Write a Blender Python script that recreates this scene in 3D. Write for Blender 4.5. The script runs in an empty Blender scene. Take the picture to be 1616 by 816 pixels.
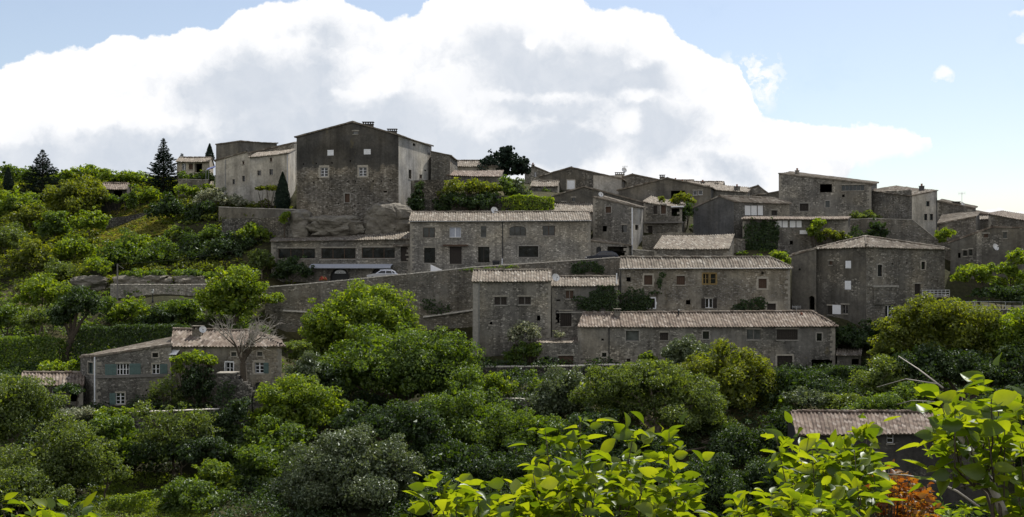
import bpy, math, random
import numpy as np
from mathutils import Vector

random.seed(7)
RNG = np.random.default_rng(11)
S = bpy.context.scene
COL = S.collection
R = math.radians

# ------------------------------------------------------------------ camera, sky, sun, exposure
F = 1600.0                      # focal length in photo pixels, photo is 1616 x 816
CX, CY = 808.0, 408.0
cam_d = bpy.data.cameras.new("camera")
cam_d.sensor_width = 36.0
cam_d.lens = F / 1616.0 * 36.0
cam_d.clip_start = 0.05
cam_d.clip_end = 20000.0
cam = bpy.data.objects.new("camera", cam_d)
cam.location = (0, 0, 0)
cam.rotation_euler = (R(90), 0, 0)
COL.objects.link(cam)
S.camera = cam

SUN_AZ, SUN_EL = R(30), R(54)
SUN_STRENGTH = 5.0
SKY_STRENGTH = 0.095
EXPOSURE = 0.4
CLOUD_STRENGTH = 0.80
FILL_CLOUD = 0.78  # strength of the unseen clouds added to brighten shaded facades

world = bpy.data.worlds.new("World")
S.world = world
world.use_nodes = True


def build_world():
    nt = world.node_tree
    N, L = nt.nodes, nt.links
    N.clear()
    out = N.new("ShaderNodeOutputWorld")
    sky = N.new("ShaderNodeTexSky")
    sky.sky_type = 'NISHITA'
    sky.sun_disc = False
    sky.sun_elevation = SUN_EL
    sky.sun_rotation = SUN_AZ
    sky.altitude = 300
    sky.air_density = 1.0
    sky.dust_density = 1.0
    sky.ozone_density = 1.3
    bg = N.new("ShaderNodeBackground")
    bg.inputs[1].default_value = SKY_STRENGTH
    L.new(sky.outputs[0], bg.inputs[0])

    def math_n(op, a, b=None, c=None, clamp=False):
        n = N.new("ShaderNodeMath")
        n.operation = op
        n.use_clamp = clamp
        for i, v in enumerate((a, b, c)):
            if v is None:
                continue
            if isinstance(v, (int, float)):
                n.inputs[i].default_value = v
            else:
                L.new(v, n.inputs[i])
        return n.outputs[0]

    def smooth(v, a, b):
        n = N.new("ShaderNodeMapRange")
        n.interpolation_type = 'SMOOTHSTEP'
        L.new(v, n.inputs[0])
        n.inputs[1].default_value = a
        n.inputs[2].default_value = b
        n.inputs[3].default_value = 0
        n.inputs[4].default_value = 1
        return n.outputs[0]

    tc = N.new("ShaderNodeTexCoord")
    sep = N.new("ShaderNodeSeparateXYZ")
    L.new(tc.outputs['Generated'], sep.inputs[0])
    ysafe = math_n('MAXIMUM', sep.outputs[1], 0.05)
    u = math_n('DIVIDE', sep.outputs[0], ysafe)
    v = math_n('DIVIDE', sep.outputs[2], ysafe)
    uv = N.new("ShaderNodeCombineXYZ")
    L.new(u, uv.inputs[0])
    L.new(v, uv.inputs[1])

    def noise(vec, scale, detail, rough=0.55, seed=0.0):
        n = N.new("ShaderNodeTexNoise")
        n.inputs['Scale'].default_value = scale
        n.inputs['Detail'].default_value = detail
        n.inputs['Roughness'].default_value = rough
        if seed:
            ad = N.new("ShaderNodeVectorMath")
            ad.operation = 'ADD'
            L.new(vec, ad.inputs[0])
            ad.inputs[1].default_value = (seed, seed * 1.7, seed * 0.3)
            vec = ad.outputs[0]
        L.new(vec, n.inputs['Vector'])
        return n.outputs

    def warp(vec, scale, detail, amp, seed):
        o = noise(vec, scale, detail, 0.6, seed)
        sb = N.new("ShaderNodeVectorMath")
        sb.operation = 'SUBTRACT'
        L.new(o['Color'], sb.inputs[0])
        sb.inputs[1].default_value = (0.5, 0.5, 0.5)
        ml = N.new("ShaderNodeVectorMath")
        ml.operation = 'MULTIPLY_ADD'
        L.new(sb.outputs[0], ml.inputs[0])
        ml.inputs[1].default_value = (amp, amp, 0)
        L.new(vec, ml.inputs[2])
        return ml.outputs[0]

    w1 = warp(uv.outputs[0], 34.0, 10, 0.030, 3.1)     # for the outline
    w2 = warp(uv.outputs[0], 9.0, 5, 0.10, 8.7)       # for the soft shading
    s1 = N.new("ShaderNodeSeparateXYZ")
    L.new(w1, s1.inputs[0])

    def curve(val, pts, lo=-0.65, hi=0.65, vmax=0.4):
        c = N.new("ShaderNodeFloatCurve")
        t = math_n('MULTIPLY_ADD', val, 1.0 / (hi - lo), -lo / (hi - lo))
        L.new(t, c.inputs['Value'])
        cu = c.mapping.curves[0]
        P = [(((px - CX) / F - lo) / (hi - lo), max(0.0, min(1.0, (CY - py) / F / vmax))) for px, py in pts]
        cu.points[0].location = P[0]
        cu.points[1].location = P[-1]
        for p in P[1:-1]:
            cu.points.new(*p)
        for p in cu.points:
            p.handle_type = 'VECTOR'
        c.mapping.update()
        return math_n('MULTIPLY', c.outputs[0], vmax)

    top = curve(s1.outputs[0], [(-220, 150), (-60, 125), (0, 104), (60, 80), (130, 70), (185, 54), (230, 60), (300, 42),
                                (345, 38), (375, 14), (430, -4), (520, -10), (560, 4), (600, 22), (648, 28), (672, 8),
                                (700, -22), (800, -40), (900, -30), (938, 8), (1000, 12), (1050, 26), (1090, 68),
                                (1130, 92), (1168, 98), (1185, 150), (1204, 180), (1240, 186), (1300, 193), (1380, 197),
                                (1440, 204), (1466, 226), (1482, 332), (1540, 331), (1570, 324), (1640, 331), (1840, 345)])
    bot = curve(s1.outputs[0], [(-220, 420), (1318, 420), (1340, 262), (1400, 248), (1468, 236), (1505, 236), (1512, 420), (1840, 420)])
    d_top = math_n('SUBTRACT', top, s1.outputs[1])
    d_bot = math_n('SUBTRACT', s1.outputs[1], bot)
    m = math_n('MULTIPLY', smooth(d_top, -0.001, 0.0045), smooth(d_bot, -0.010, 0.010))

    def blob(vec, px, py, rx, ry, a=1.0, b=0.0):
        n = N.new("ShaderNodeVectorMath")
        n.operation = 'MULTIPLY_ADD'
        L.new(vec, n.inputs[0])
        n.inputs[1].default_value = (F / rx, F / ry, 0)
        n.inputs[2].default_value = (-(px - CX) / rx, -(CY - py) / ry, 0)
        ln = N.new("ShaderNodeVectorMath")
        ln.operation = 'LENGTH'
        L.new(n.outputs[0], ln.inputs[0])
        mr = N.new("ShaderNodeMapRange")
        mr.interpolation_type = 'SMOOTHSTEP'
        L.new(ln.outputs['Value'], mr.inputs[0])
        mr.inputs[1].default_value = 1.0
        mr.inputs[2].default_value = b
        mr.inputs[3].default_value = 0
        mr.inputs[4].default_value = a
        return mr.outputs[0]

    # wisps torn from the right flank and three small clouds
    wn = noise(w1, 30.0, 6, 0.62, 5.0)['Fac']
    wis = math_n('MULTIPLY', smooth(wn, 0.45, 0.60),
                 math_n('MAXIMUM', blob(uv.outputs[0], 1195, 130, 80, 75, 1.0, 0.1),
                        blob(uv.outputs[0], 1190, 100, 90, 40, 0.9, 0.1)))
    sm = blob(w1, 1488, 121, 27, 14, 1.0, 0.3)
    sm = math_n('MAXIMUM', sm, blob(w1, 1612, 20, 36, 11, 0.9, 0.2))
    sm = math_n('MAXIMUM', sm, blob(w1, 1622, 60, 20, 12, 0.8, 0.2))
    sm = math_n('MULTIPLY', sm, math_n('MULTIPLY_ADD', wn, 1.1, 0.25, clamp=True))
    m = math_n('MAXIMUM', m, math_n('MAXIMUM', wis, sm))
    m = math_n('MAXIMUM', m, 0.20)     # thin veil of high haze
    front = smooth(sep.outputs[1], 0.05, 0.2)
    m = math_n('MULTIPLY', m, front)

    # shaded undersides of the cumulus
    grey = None
    for bl in [(430, 150, 270, 130), (560, 215, 460, 110, 1.0), (320, 245, 560, 80, 0.95), (100, 262, 460, 75, 0.9),
               (475, 45, 95, 40, 0.6), (520, 62, 70, 42, 0.6), (790, 75, 140, 100, 1.0), (850, 125, 230, 120, 1.0),
               (960, 95, 120, 110, 0.95), (1020, 130, 170, 75, 1.0), (780, 235, 460, 75, 0.9), (1000, 205, 190, 80, 0.9),
               (640, 255, 520, 60, 0.8), (1150, 272, 140, 34, 0.5), (195, 112, 70, 26, 0.4)]:
        b = blob(w2, *bl)
        grey = b if grey is None else math_n('MAXIMUM', grey, b)
    white = None
    for bl in [(600, 132, 75, 26, 0.9), (560, 145, 40, 16, 0.6), (836, 66, 26, 22, 1.0), (990, 190, 45, 28, 0.9),
               (880, 155, 110, 20, 0.7), (995, 100, 22, 30, 0.8), (470, 66, 55, 14, 0.7), (800, 150, 90, 18, 0.5),
               (1010, 150, 60, 14, 0.6)]:
        b = blob(w1, *bl)
        white = b if white is None else math_n('MAXIMUM', white, b)
    fine = noise(w2, 22.0, 7, 0.6, 1.3)['Fac']
    rim = smooth(d_top, 0.010, 0.075)
    puff = noise(w1, 15.0, 8, 0.62, 4.4)['Fac']
    base = math_n('MULTIPLY', math_n('MULTIPLY', grey, rim), math_n('SUBTRACT', 1.0, white))
    g = smooth(math_n('ADD', base, math_n('MULTIPLY_ADD', puff, 1.5, -0.75)), 0.05, 0.74)
    g = math_n('MULTIPLY', g, math_n('MULTIPLY_ADD', fine, 0.9, 0.42), clamp=True)
    soft = math_n('MULTIPLY', base, math_n('MULTIPLY_ADD', fine, 1.0, 0.05), clamp=True)
    g = math_n('MAXIMUM', g, soft)
    g = math_n('ADD', g, math_n('MULTIPLY', math_n('MULTIPLY', smooth(puff, 0.45, 0.75), rim), 0.16), clamp=True)
    mix = N.new("ShaderNodeMix")
    mix.data_type = 'RGBA'
    L.new(g, mix.inputs['Factor'])
    mix.inputs['A'].default_value = (1.0, 1.0, 1.01, 1)
    mix.inputs['B'].default_value = (0.62, 0.67, 0.745, 1)
    cb = N.new("ShaderNodeBackground")
    cb.inputs[1].default_value = CLOUD_STRENGTH
    L.new(mix.outputs['Result'], cb.inputs[0])
    ms = N.new("ShaderNodeMixShader")
    L.new(m, ms.inputs[0])
    L.new(bg.outputs[0], ms.inputs[1])
    L.new(cb.outputs[0], ms.inputs[2])
    # unseen clouds added behind and beside the viewer as fill light on shaded facades
    bn = noise(tc.outputs['Generated'], 2.3, 6, 0.55, 2.0)['Fac']
    back = math_n('MULTIPLY', smooth(bn, 0.40, 0.52),
                  math_n('MULTIPLY', smooth(sep.outputs[1], 0.10, -0.25), smooth(sep.outputs[2], -0.02, 0.06)))
    bb = N.new("ShaderNodeBackground")
    bb.inputs[0].default_value = (1.0, 0.985, 0.965, 1)
    bb.inputs[1].default_value = FILL_CLOUD
    m3 = N.new("ShaderNodeMixShader")
    L.new(back, m3.inputs[0])
    L.new(ms.outputs[0], m3.inputs[1])
    L.new(bb.outputs[0], m3.inputs[2])
    L.new(m3.outputs[0], out.inputs[0])


build_world()
sun_d = bpy.data.lights.new("sun", 'SUN')
sun_d.energy = SUN_STRENGTH
sun_d.angle = R(0.53)
sun_d.color = (1.0, 0.95, 0.86)
sun = bpy.data.objects.new("sun", sun_d)
SUN_DIR = Vector((math.sin(SUN_AZ) * math.cos(SUN_EL), math.cos(SUN_AZ) * math.cos(SUN_EL), math.sin(SUN_EL)))
sun.rotation_euler = SUN_DIR.to_track_quat('Z', 'Y').to_euler()
sun.location = (60, 60, 120)
COL.objects.link(sun)
S.view_settings.view_transform = 'Standard'
S.view_settings.look = 'None'
S.view_settings.exposure = EXPOSURE
S.view_settings.gamma = 1.0
S.view_settings.use_curve_mapping = False
S.render.engine = 'CYCLES'
S.cycles.max_bounces = 8
S.cycles.transmission_bounces = 4
S.cycles.use_denoising = True


# ------------------------------------------------------------------ helpers
def WX(px, Y):
    return (px - CX) / F * Y


def WZ(py, Y):
    return (CY - py) / F * Y


def tag(o, label=None, cat=None, group=None, kind=None):
    if label:
        o['label'] = label
    if cat:
        o['category'] = cat
    if group:
        o['group'] = group
    if kind:
        o['kind'] = kind
    if kind is None:
        o['kind'] = 'thing'
    return o


def empty(name, loc, label, cat, group=None):
    o = bpy.data.objects.new(name, None)
    o.location = loc
    o.empty_display_size = 0.5
    COL.objects.link(o)
    return tag(o, label, cat, group)


class MB:
    """collects polygons in world coordinates and links them as one mesh"""
    def __init__(s):
        s.v, s.f, s.m, s.uv, s.sm = [], [], [], [], False

    def poly(s, pts, mat=0):
        i = len(s.v)
        s.v.extend([tuple(map(float, p)) for p in pts])
        s.f.append(list(range(i, i + len(pts))))
        s.m.append(mat)

    def mesh(s, verts, faces, mat=0):
        i = len(s.v)
        s.v.extend([tuple(map(float, p)) for p in verts])
        for f in faces:
            s.f.append([i + k for k in f])
            s.m.append(mat)

    def box(s, c, ex, ey, ez, mat=0):
        """c centre, ex/ey/ez half-extent vectors"""
        c, ex, ey, ez = (np.array(q, float) for q in (c, ex, ey, ez))
        p = [c + a * ex + b * ey + d * ez for d in (-1, 1) for b in (-1, 1) for a in (-1, 1)]
        s.mesh(p, [(0, 2, 3, 1), (4, 5, 7, 6), (0, 1, 5, 4), (2, 6, 7, 3), (0, 4, 6, 2), (1, 3, 7, 5)], mat)

    def tube(s, pts, radii, n=6, mat=0, cap=True):
        pts = [np.array(p, float) for p in pts]
        if isinstance(radii, (int, float)):
            radii = [radii] * len(pts)
        rings = []
        for i, p in enumerate(pts):
            d = pts[min(i + 1, len(pts) - 1)] - pts[max(i - 1, 0)]
            d = d / (np.linalg.norm(d) + 1e-9)
            a = np.cross(d, (0, 0, 1) if abs(d[2]) < 0.9 else (1, 0, 0))
            a /= np.linalg.norm(a)
            b = np.cross(d, a)
            rings.append([p + radii[i] * (math.cos(2 * math.pi * k / n) * a + math.sin(2 * math.pi * k / n) * b) for k in range(n)])
        V = [q for r in rings for q in r]
        Fc = []
        for i in range(len(pts) - 1):
            for k in range(n):
                k2 = (k + 1) % n
                Fc.append((i * n + k, i * n + k2, (i + 1) * n + k2, (i + 1) * n + k))
        if cap:
            Fc.append(tuple(range(n - 1, -1, -1)))
            Fc.append(tuple((len(pts) - 1) * n + k for k in range(n)))
        s.mesh(V, Fc, mat)

    def lathe(s, c, prof, n=12, mat=0):
        V, Fc = [], []
        for r, z in prof:
            for k in range(n):
                a = 2 * math.pi * k / n
                V.append((c[0] + r * math.cos(a), c[1] + r * math.sin(a), c[2] + z))
        for i in range(len(prof) - 1):
            for k in range(n):
                k2 = (k + 1) % n
                Fc.append((i * n + k, i * n + k2, (i + 1) * n + k2, (i + 1) * n + k))
        s.mesh(V, Fc, mat)

    def build(s, name, mats, root=None, parent=None, smooth=False):
        """root: the thing's Empty (its location is the origin of all parts)"""
        me = bpy.data.meshes.new(name)
        off = np.array(root.location) if root is not None else np.zeros(3)
        v = (np.array(s.v) - off) if len(s.v) else np.zeros((0, 3))
        me.from_pydata(v.tolist(), [], s.f)
        for m in (mats if isinstance(mats, (list, tuple)) else [mats]):
            me.materials.append(m)
        me.polygons.foreach_set('material_index', s.m)
        if smooth:
            me.polygons.foreach_set('use_smooth', [True] * len(s.f))
        me.update()
        o = bpy.data.objects.new(name, me)
        COL.objects.link(o)
        if parent is not None:
            o.parent = parent
        elif root is not None:
            o.parent = root
        return o


def fast_mesh(name, verts, quads, mats, root=None, parent=None, mat_idx=None, uv=None, smooth=False):
    """verts (n,3), quads (k,4) numpy"""
    me = bpy.data.meshes.new(name)
    off = np.array(root.location) if root is not None else np.zeros(3)
    v = (np.asarray(verts, float) - off).astype(np.float32)
    q = np.asarray(quads, np.int32)
    k, w = q.shape
    me.vertices.add(len(v))
    me.loops.add(k * w)
    me.polygons.add(k)
    me.vertices.foreach_set('co', v.ravel())
    me.loops.foreach_set('vertex_index', q.ravel())
    me.polygons.foreach_set('loop_start', np.arange(0, k * w, w, dtype=np.int32))
    for m in (mats if isinstance(mats, (list, tuple)) else [mats]):
        me.materials.append(m)
    if mat_idx is not None:
        me.polygons.foreach_set('material_index', np.asarray(mat_idx, np.int32))
    if uv is not None:
        l = me.uv_layers.new(name='UVMap')
        l.data.foreach_set('uv', np.asarray(uv, np.float32)[q.ravel()].ravel())
    me.polygons.foreach_set('use_smooth', [smooth] * k)
    me.update(calc_edges=True)
    o = bpy.data.objects.new(name, me)
    COL.objects.link(o)
    if parent is not None:
        o.parent = parent
    elif root is not None:
        o.parent = root
    return o


# ------------------------------------------------------------------ materials
MATS = {}


def new_mat(name):
    m = bpy.data.materials.new(name)
    m.use_nodes = True
    nt = m.node_tree
    b = nt.nodes['Principled BSDF']
    return m, nt, nt.nodes, nt.links, b


def ramp(N, L, fac, stops):
    r = N.new('ShaderNodeValToRGB')
    e = r.color_ramp.elements
    e[0].position, e[0].color = stops[0][0], (*stops[0][1], 1)
    e[1].position, e[1].color = stops[-1][0], (*stops[-1][1], 1)
    for p, c in stops[1:-1]:
        q = e.new(p)
        q.color = (*c, 1)
    L.new(fac, r.inputs[0])
    return r.outputs[0]


def mixc(N, L, f, a, b, mode='MIX'):
    n = N.new('ShaderNodeMix')
    n.data_type = 'RGBA'
    n.blend_type = mode
    for k, v in (('Factor', f), ('A', a), ('B', b)):
        if isinstance(v, (int, float)):
            n.inputs[k].default_value = v
        elif isinstance(v, tuple):
            n.inputs[k].default_value = (*v, 1)
        else:
            L.new(v, n.inputs[k])
    return n.outputs['Result']


def noise_n(N, L, vec, scale, detail=4, rough=0.55, sv=None):
    n = N.new('ShaderNodeTexNoise')
    n.inputs['Scale'].default_value = scale
    n.inputs['Detail'].default_value = detail
    n.inputs['Roughness'].default_value = rough
    if sv:
        m = N.new('ShaderNodeVectorMath')
        m.operation = 'MULTIPLY'
        m.inputs[1].default_value = sv
        L.new(vec, m.inputs[0])
        vec = m.outputs[0]
    L.new(vec, n.inputs['Vector'])
    return n.outputs['Fac']


def mapr(N, L, v, a, b, lo=0.0, hi=1.0):
    n = N.new('ShaderNodeMapRange')
    n.interpolation_type = 'SMOOTHSTEP'
    L.new(v, n.inputs[0])
    for i, q in enumerate((a, b, lo, hi)):
        n.inputs[i + 1].default_value = q
    return n.outputs[0]


def mat_stone(name, stones, mortar, scale=1.0, plaster=None, pl_amt=0.5, stain=0.55, seed=0.0, plaster_z=None):
    """rubble masonry, partly covered by old render when plaster is given; pl_amt 0 none .. 1 all"""
    m, nt, N, L, b = new_mat(name)
    tc = N.new('ShaderNodeTexCoord')
    ad = N.new('ShaderNodeVectorMath')
    ad.operation = 'ADD'
    ad.inputs[1].default_value = (seed * 13.1, seed * 7.3, seed * 3.7)
    L.new(tc.outputs['Object'], ad.inputs[0])
    co = ad.outputs[0]
    # wobble so the courses are not straight
    wn = N.new('ShaderNodeTexNoise')
    wn.inputs['Scale'].default_value = 1.3
    L.new(co, wn.inputs['Vector'])
    wm = N.new('ShaderNodeVectorMath')
    wm.operation = 'MULTIPLY_ADD'
    wm.inputs[1].default_value = (0.16, 0.16, 0.16)
    L.new(wn.outputs['Color'], wm.inputs[0])
    L.new(co, wm.inputs[2])
    sc = N.new('ShaderNodeVectorMath')
    sc.operation = 'MULTIPLY'
    sc.inputs[1].default_value = (3.3 * scale, 3.3 * scale, 5.6 * scale)
    L.new(wm.outputs[0], sc.inputs[0])
    vo = N.new('ShaderNodeTexVoronoi')
    vo.feature = 'F1'
    vo.inputs['Scale'].default_value = 1.0
    vo.inputs['Randomness'].default_value = 0.85
    L.new(sc.outputs[0], vo.inputs['Vector'])
    ve = N.new('ShaderNodeTexVoronoi')
    ve.feature = 'DISTANCE_TO_EDGE'
    ve.inputs['Scale'].default_value = 1.0
    ve.inputs['Randomness'].default_value = 0.85
    L.new(sc.outputs[0], ve.inputs['Vector'])
    sp = N.new('ShaderNodeSeparateColor')
    L.new(vo.outputs['Color'], sp.inputs[0])
    k = len(stones)
    stone_c = ramp(N, L, sp.outputs[0], [(i / (k - 1), c) for i, c in enumerate(stones)])
    f1 = noise_n(N, L, co, 9.0, 5, 0.65)
    stone_c = mixc(N, L, 0.45, stone_c, ramp(N, L, f1, [(0.3, (0.55,) * 3), (0.7, (1.2,) * 3)]), 'MULTIPLY')
    edge = mapr(N, L, ve.outputs['Distance'], 0.02, 0.11)
    c = mixc(N, L, edge, mortar, stone_c)
    h = edge
    big = noise_n(N, L, co, 0.28, 5, 0.6)
    if plaster:
        pn = noise_n(N, L, co, 0.42, 6, 0.62, (1, 1, 0.8))
        thr = 0.78 - 0.56 * pl_amt
        if plaster_z:       # render that survives above a given height and has fallen off below it
            sz = N.new('ShaderNodeSeparateXYZ')
            L.new(tc.outputs['Object'], sz.inputs[0])
            zz = mapr(N, L, sz.outputs[2], plaster_z[0] - plaster_z[1], plaster_z[0] + plaster_z[1], -.22, .30)
            aa = N.new('ShaderNodeMath')
            aa.operation = 'ADD'
            L.new(pn, aa.inputs[0])
            L.new(zz, aa.inputs[1])
            pn = aa.outputs[0]
        pm = mapr(N, L, pn, thr - 0.05, thr + 0.05)
        fine = noise_n(N, L, co, 3.0, 6, 0.65)
        pc = mixc(N, L, 0.8, plaster, ramp(N, L, fine, [(0.3, (0.62,) * 3), (0.7, (1.15,) * 3)]), 'MULTIPLY')
        c = mixc(N, L, pm, c, pc)
        inv = N.new('ShaderNodeMath')
        inv.operation = 'MAXIMUM'
        L.new(h, inv.inputs[0])
        L.new(pm, inv.inputs[1])
        h = inv.outputs[0]
    # weathering: broad tone, vertical rain streaks, ochre lichen
    c = mixc(N, L, 0.85, c, ramp(N, L, big, [(0.32, (1 - stain,) * 3), (0.68, (1.12,) * 3)]), 'MULTIPLY')
    st = noise_n(N, L, co, 1.0, 5, 0.6, (1.4, 1.4, 0.10))
    c = mixc(N, L, 0.55, c, ramp(N, L, st, [(0.36, (0.55, 0.54, 0.53)), (0.56, (1.05, 1.05, 1.05))]), 'MULTIPLY')
    pt = noise_n(N, L, co, 0.17, 3, 0.5, (1, 1, 1.3))
    c = mixc(N, L, 0.9, c, ramp(N, L, pt, [(0.36, (.74, .745, .76)), (0.5, (1.0, .99, .96)), (0.64, (1.26, 1.2, 1.08))]), 'MULTIPLY')
    li = noise_n(N, L, co, 0.55, 6, 0.7, (1, 1, 0.55))
    c = mixc(N, L, mapr(N, L, li, 0.60, 0.74, 0, 0.35), c, (0.20, 0.165, 0.075))
    L.new(c, b.inputs['Base Color'])
    b.inputs['Roughness'].default_value = 0.93
    b.inputs['Specular IOR Level'].default_value = 0.2
    bp = N.new('ShaderNodeBump')
    bp.inputs['Strength'].default_value = 0.8
    bp.inputs['Distance'].default_value = 0.07
    am = N.new('ShaderNodeMath')
    am.operation = 'MULTIPLY_ADD'
    L.new(f1, am.inputs[0])
    am.inputs[1].default_value = 0.5
    L.new(h, am.inputs[2])
    L.new(am.outputs[0], bp.inputs['Height'])
    L.new(bp.outputs[0], b.inputs['Normal'])
    MATS[name] = m
    return m


def mat_tiles(name, cols, lichen=0.35, seed=0.0):
    m, nt, N, L, b = new_mat(name)
    uvn = N.new('ShaderNodeUVMap')
    fl = N.new('ShaderNodeVectorMath')
    fl.operation = 'FLOOR'
    L.new(uvn.outputs[0], fl.inputs[0])
    wn = N.new('ShaderNodeTexWhiteNoise')
    wn.noise_dimensions = '3D'
    ad = N.new('ShaderNodeVectorMath')
    ad.operation = 'ADD'
    ad.inputs[1].default_value = (0, 0, seed)
    L.new(fl.outputs[0], ad.inputs[0])
    L.new(ad.outputs[0], wn.inputs['Vector'])
    k = len(cols)
    c = ramp(N, L, wn.outputs['Value'], [(i / (k - 1), q) for i, q in enumerate(cols)])
    tc = N.new('ShaderNodeTexCoord')
    co = tc.outputs['Object']
    f = noise_n(N, L, co, 0.5, 6, 0.65)
    c = mixc(N, L, 0.8, c, ramp(N, L, f, [(0.3, (0.62, 0.6, 0.58)), (0.7, (1.15, 1.13, 1.1))]), 'MULTIPLY')
    f2 = noise_n(N, L, co, 2.6, 6, 0.7)
    c = mixc(N, L, mapr(N, L, f2, 0.5, 0.72, 0, lichen), c, (0.30, 0.285, 0.22))
    f3 = noise_n(N, L, co, 6.0, 4, 0.7)
    c = mixc(N, L, mapr(N, L, f3, 0.58, 0.75, 0, 0.5), c, (0.07, 0.062, 0.05))
    L.new(c, b.inputs['Base Color'])
    b.inputs['Roughness'].default_value = 0.9
    b.inputs['Specular IOR Level'].default_value = 0.25
    sp = N.new('ShaderNodeSeparateXYZ')
    L.new(uvn.outputs[0], sp.inputs[0])
    fr = N.new('ShaderNodeMath')
    fr.operation = 'FRACT'
    L.new(sp.outputs[1], fr.inputs[0])
    bp = N.new('ShaderNodeBump')
    bp.inputs['Strength'].default_value = 0.6
    bp.inputs['Distance'].default_value = 0.05
    bp.invert = True
    L.new(fr.outputs[0], bp.inputs['Height'])
    L.new(bp.outputs[0], b.inputs['Normal'])
    MATS[name] = m
    return m


def mat_plain(name, col, rough=0.7, var=0.25, scale=4.0, metal=0.0, spec=0.3):
    m, nt, N, L, b = new_mat(name)
    tc = N.new('ShaderNodeTexCoord')
    f = noise_n(N, L, tc.outputs['Object'], scale, 5, 0.6)
    c = mixc(N, L, 1.0, tuple(col), ramp(N, L, f, [(0.25, (1 - var,) * 3), (0.75, (1 + var * 0.6,) * 3)]), 'MULTIPLY')
    L.new(c, b.inputs['Base Color'])
    b.inputs['Roughness'].default_value = rough
    b.inputs['Metallic'].default_value = metal
    b.inputs['Specular IOR Level'].default_value = spec
    MATS[name] = m
    return m


def mat_glass(name, col=(0.012, 0.014, 0.016), rough=0.06, spec=0.5):
    m, nt, N, L, b = new_mat(name)
    tc = N.new('ShaderNodeTexCoord')
    f = noise_n(N, L, tc.outputs['Object'], 1.1, 3, 0.5)
    c = mixc(N, L, 1.0, tuple(col), ramp(N, L, f, [(0.35, (0.5,) * 3), (0.65, (1.6,) * 3)]), 'MULTIPLY')
    L.new(c, b.inputs['Base Color'])
    b.inputs['Roughness'].default_value = rough
    b.inputs['Specular IOR Level'].default_value = spec
    bp = N.new('ShaderNodeBump')
    bp.inputs['Strength'].default_value = 0.15
    bp.inputs['Distance'].default_value = 0.05
    L.new(noise_n(N, L, tc.outputs['Object'], 0.9, 2, 0.5), bp.inputs['Height'])
    L.new(bp.outputs[0], b.inputs['Normal'])
    MATS[name] = m
    return m


def mat_leaf(name, dark, mid, light, trans=0.42, tcol=None, gloss=0.05, grough=0.38, patch=0.6, pscale=0.5):
    m = bpy.data.materials.new(name)
    m.use_nodes = True
    nt = m.node_tree
    N, L = nt.nodes, nt.links
    N.clear()
    out = N.new('ShaderNodeOutputMaterial')
    ge = N.new('ShaderNodeNewGeometry')
    tc = N.new('ShaderNodeTexCoord')
    c = ramp(N, L, ge.outputs['Random Per Island'], [(0.0, dark), (0.5, mid), (1.0, light)])
    f = noise_n(N, L, tc.outputs['Object'], pscale, 4, 0.6)
    c = mixc(N, L, patch, c, ramp(N, L, f, [(0.32, (0.62, 0.66, 0.6)), (0.68, (1.35, 1.22, 0.95))]), 'MULTIPLY')
    df = N.new('ShaderNodeBsdfDiffuse')
    L.new(c, df.inputs[0])
    tr = N.new('ShaderNodeBsdfTranslucent')
    tcn = mixc(N, L, 1.0, c, tcol or (1.9, 1.75, 0.55), 'MULTIPLY')
    L.new(tcn, tr.inputs[0])
    ms = N.new('ShaderNodeMixShader')
    ms.inputs[0].default_value = trans
    L.new(df.outputs[0], ms.inputs[1])
    L.new(tr.outputs[0], ms.inputs[2])
    gl = N.new('ShaderNodeBsdfGlossy')
    gl.inputs['Color'].default_value = (0.9, 0.95, 0.95, 1)
    gl.inputs['Roughness'].default_value = grough
    m2 = N.new('ShaderNodeMixShader')
    m2.inputs[0].default_value = gloss
    L.new(ms.outputs[0], m2.inputs[1])
    L.new(gl.outputs[0], m2.inputs[2])
    L.new(m2.outputs[0], out.inputs[0])
    MATS[name] = m
    return m


G = lambda v, t=(1, 0.945, 0.85): tuple(v * q for q in t)
mat_stone('masonry_pale', [G(.20), G(.34), G(.44), G(.30), G(.66), G(.26), G(.40)], G(.26), 1.05, None, 0, 0.45, 1)
mat_stone('masonry_grey', [G(.12), G(.24), G(.31), G(.20), G(.52), G(.17), G(.28)], G(.18), 1.05, G(.24), 0.38, 0.5, 2)
mat_stone('masonry_brown', [G(.11, (1, .91, .78)), G(.21, (1, .91, .78)), G(.27, (1, .92, .8)), G(.18), G(.43), G(.15)], G(.16), 1.05, G(.20), 0.35, 0.5, 3)
mat_stone('masonry_warm', [G(.14, (1, .9, .74)), G(.26, (1, .9, .74)), G(.34, (1, .91, .76)), G(.22, (1, .88, .7)), G(.55), G(.18)], G(.24, (1, .9, .76)), 1.2, G(.30, (1, .92, .78)), 0.45, 0.45, 12)
mat_stone('masonry_plastered', [G(.13), G(.24), G(.33), G(.5), G(.18)], G(.2), .95, G(.23, (1, .95, .87)), 0.46, 0.5, 13)
mat_stone('render_grey', [G(.11), G(.2), G(.28), G(.36)], G(.16), 1.0, G(.17), 0.80, 0.55, 4)
mat_stone('render_patchy', [G(.08), G(.17), G(.26), G(.42)], G(.13), .9, G(.145), 0.60, 0.6, 5)
mat_stone('render_pale_and_sunlit', [G(.16), G(.28), G(.38), G(.5)], G(.24), .9, G(.46, (1, .96, .9)), 0.80, 0.5, 6)  # real pale render, also the lighter colour of walls painted as sunlit
mat_stone('render_bluish', [G(.1), G(.15)], G(.12), 1.0, (.115, .116, .12), 0.95, 0.4, 7)
mat_stone('render_cream', [G(.4), G(.4)], G(.4), 1.0, (.46, .42, .35), 0.98, 0.3, 8)
mat_stone('drystone', [G(.07), G(.13), G(.19), G(.30), G(.10)], G(.06), 1.0, None, 0, 0.55, 9)
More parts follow.
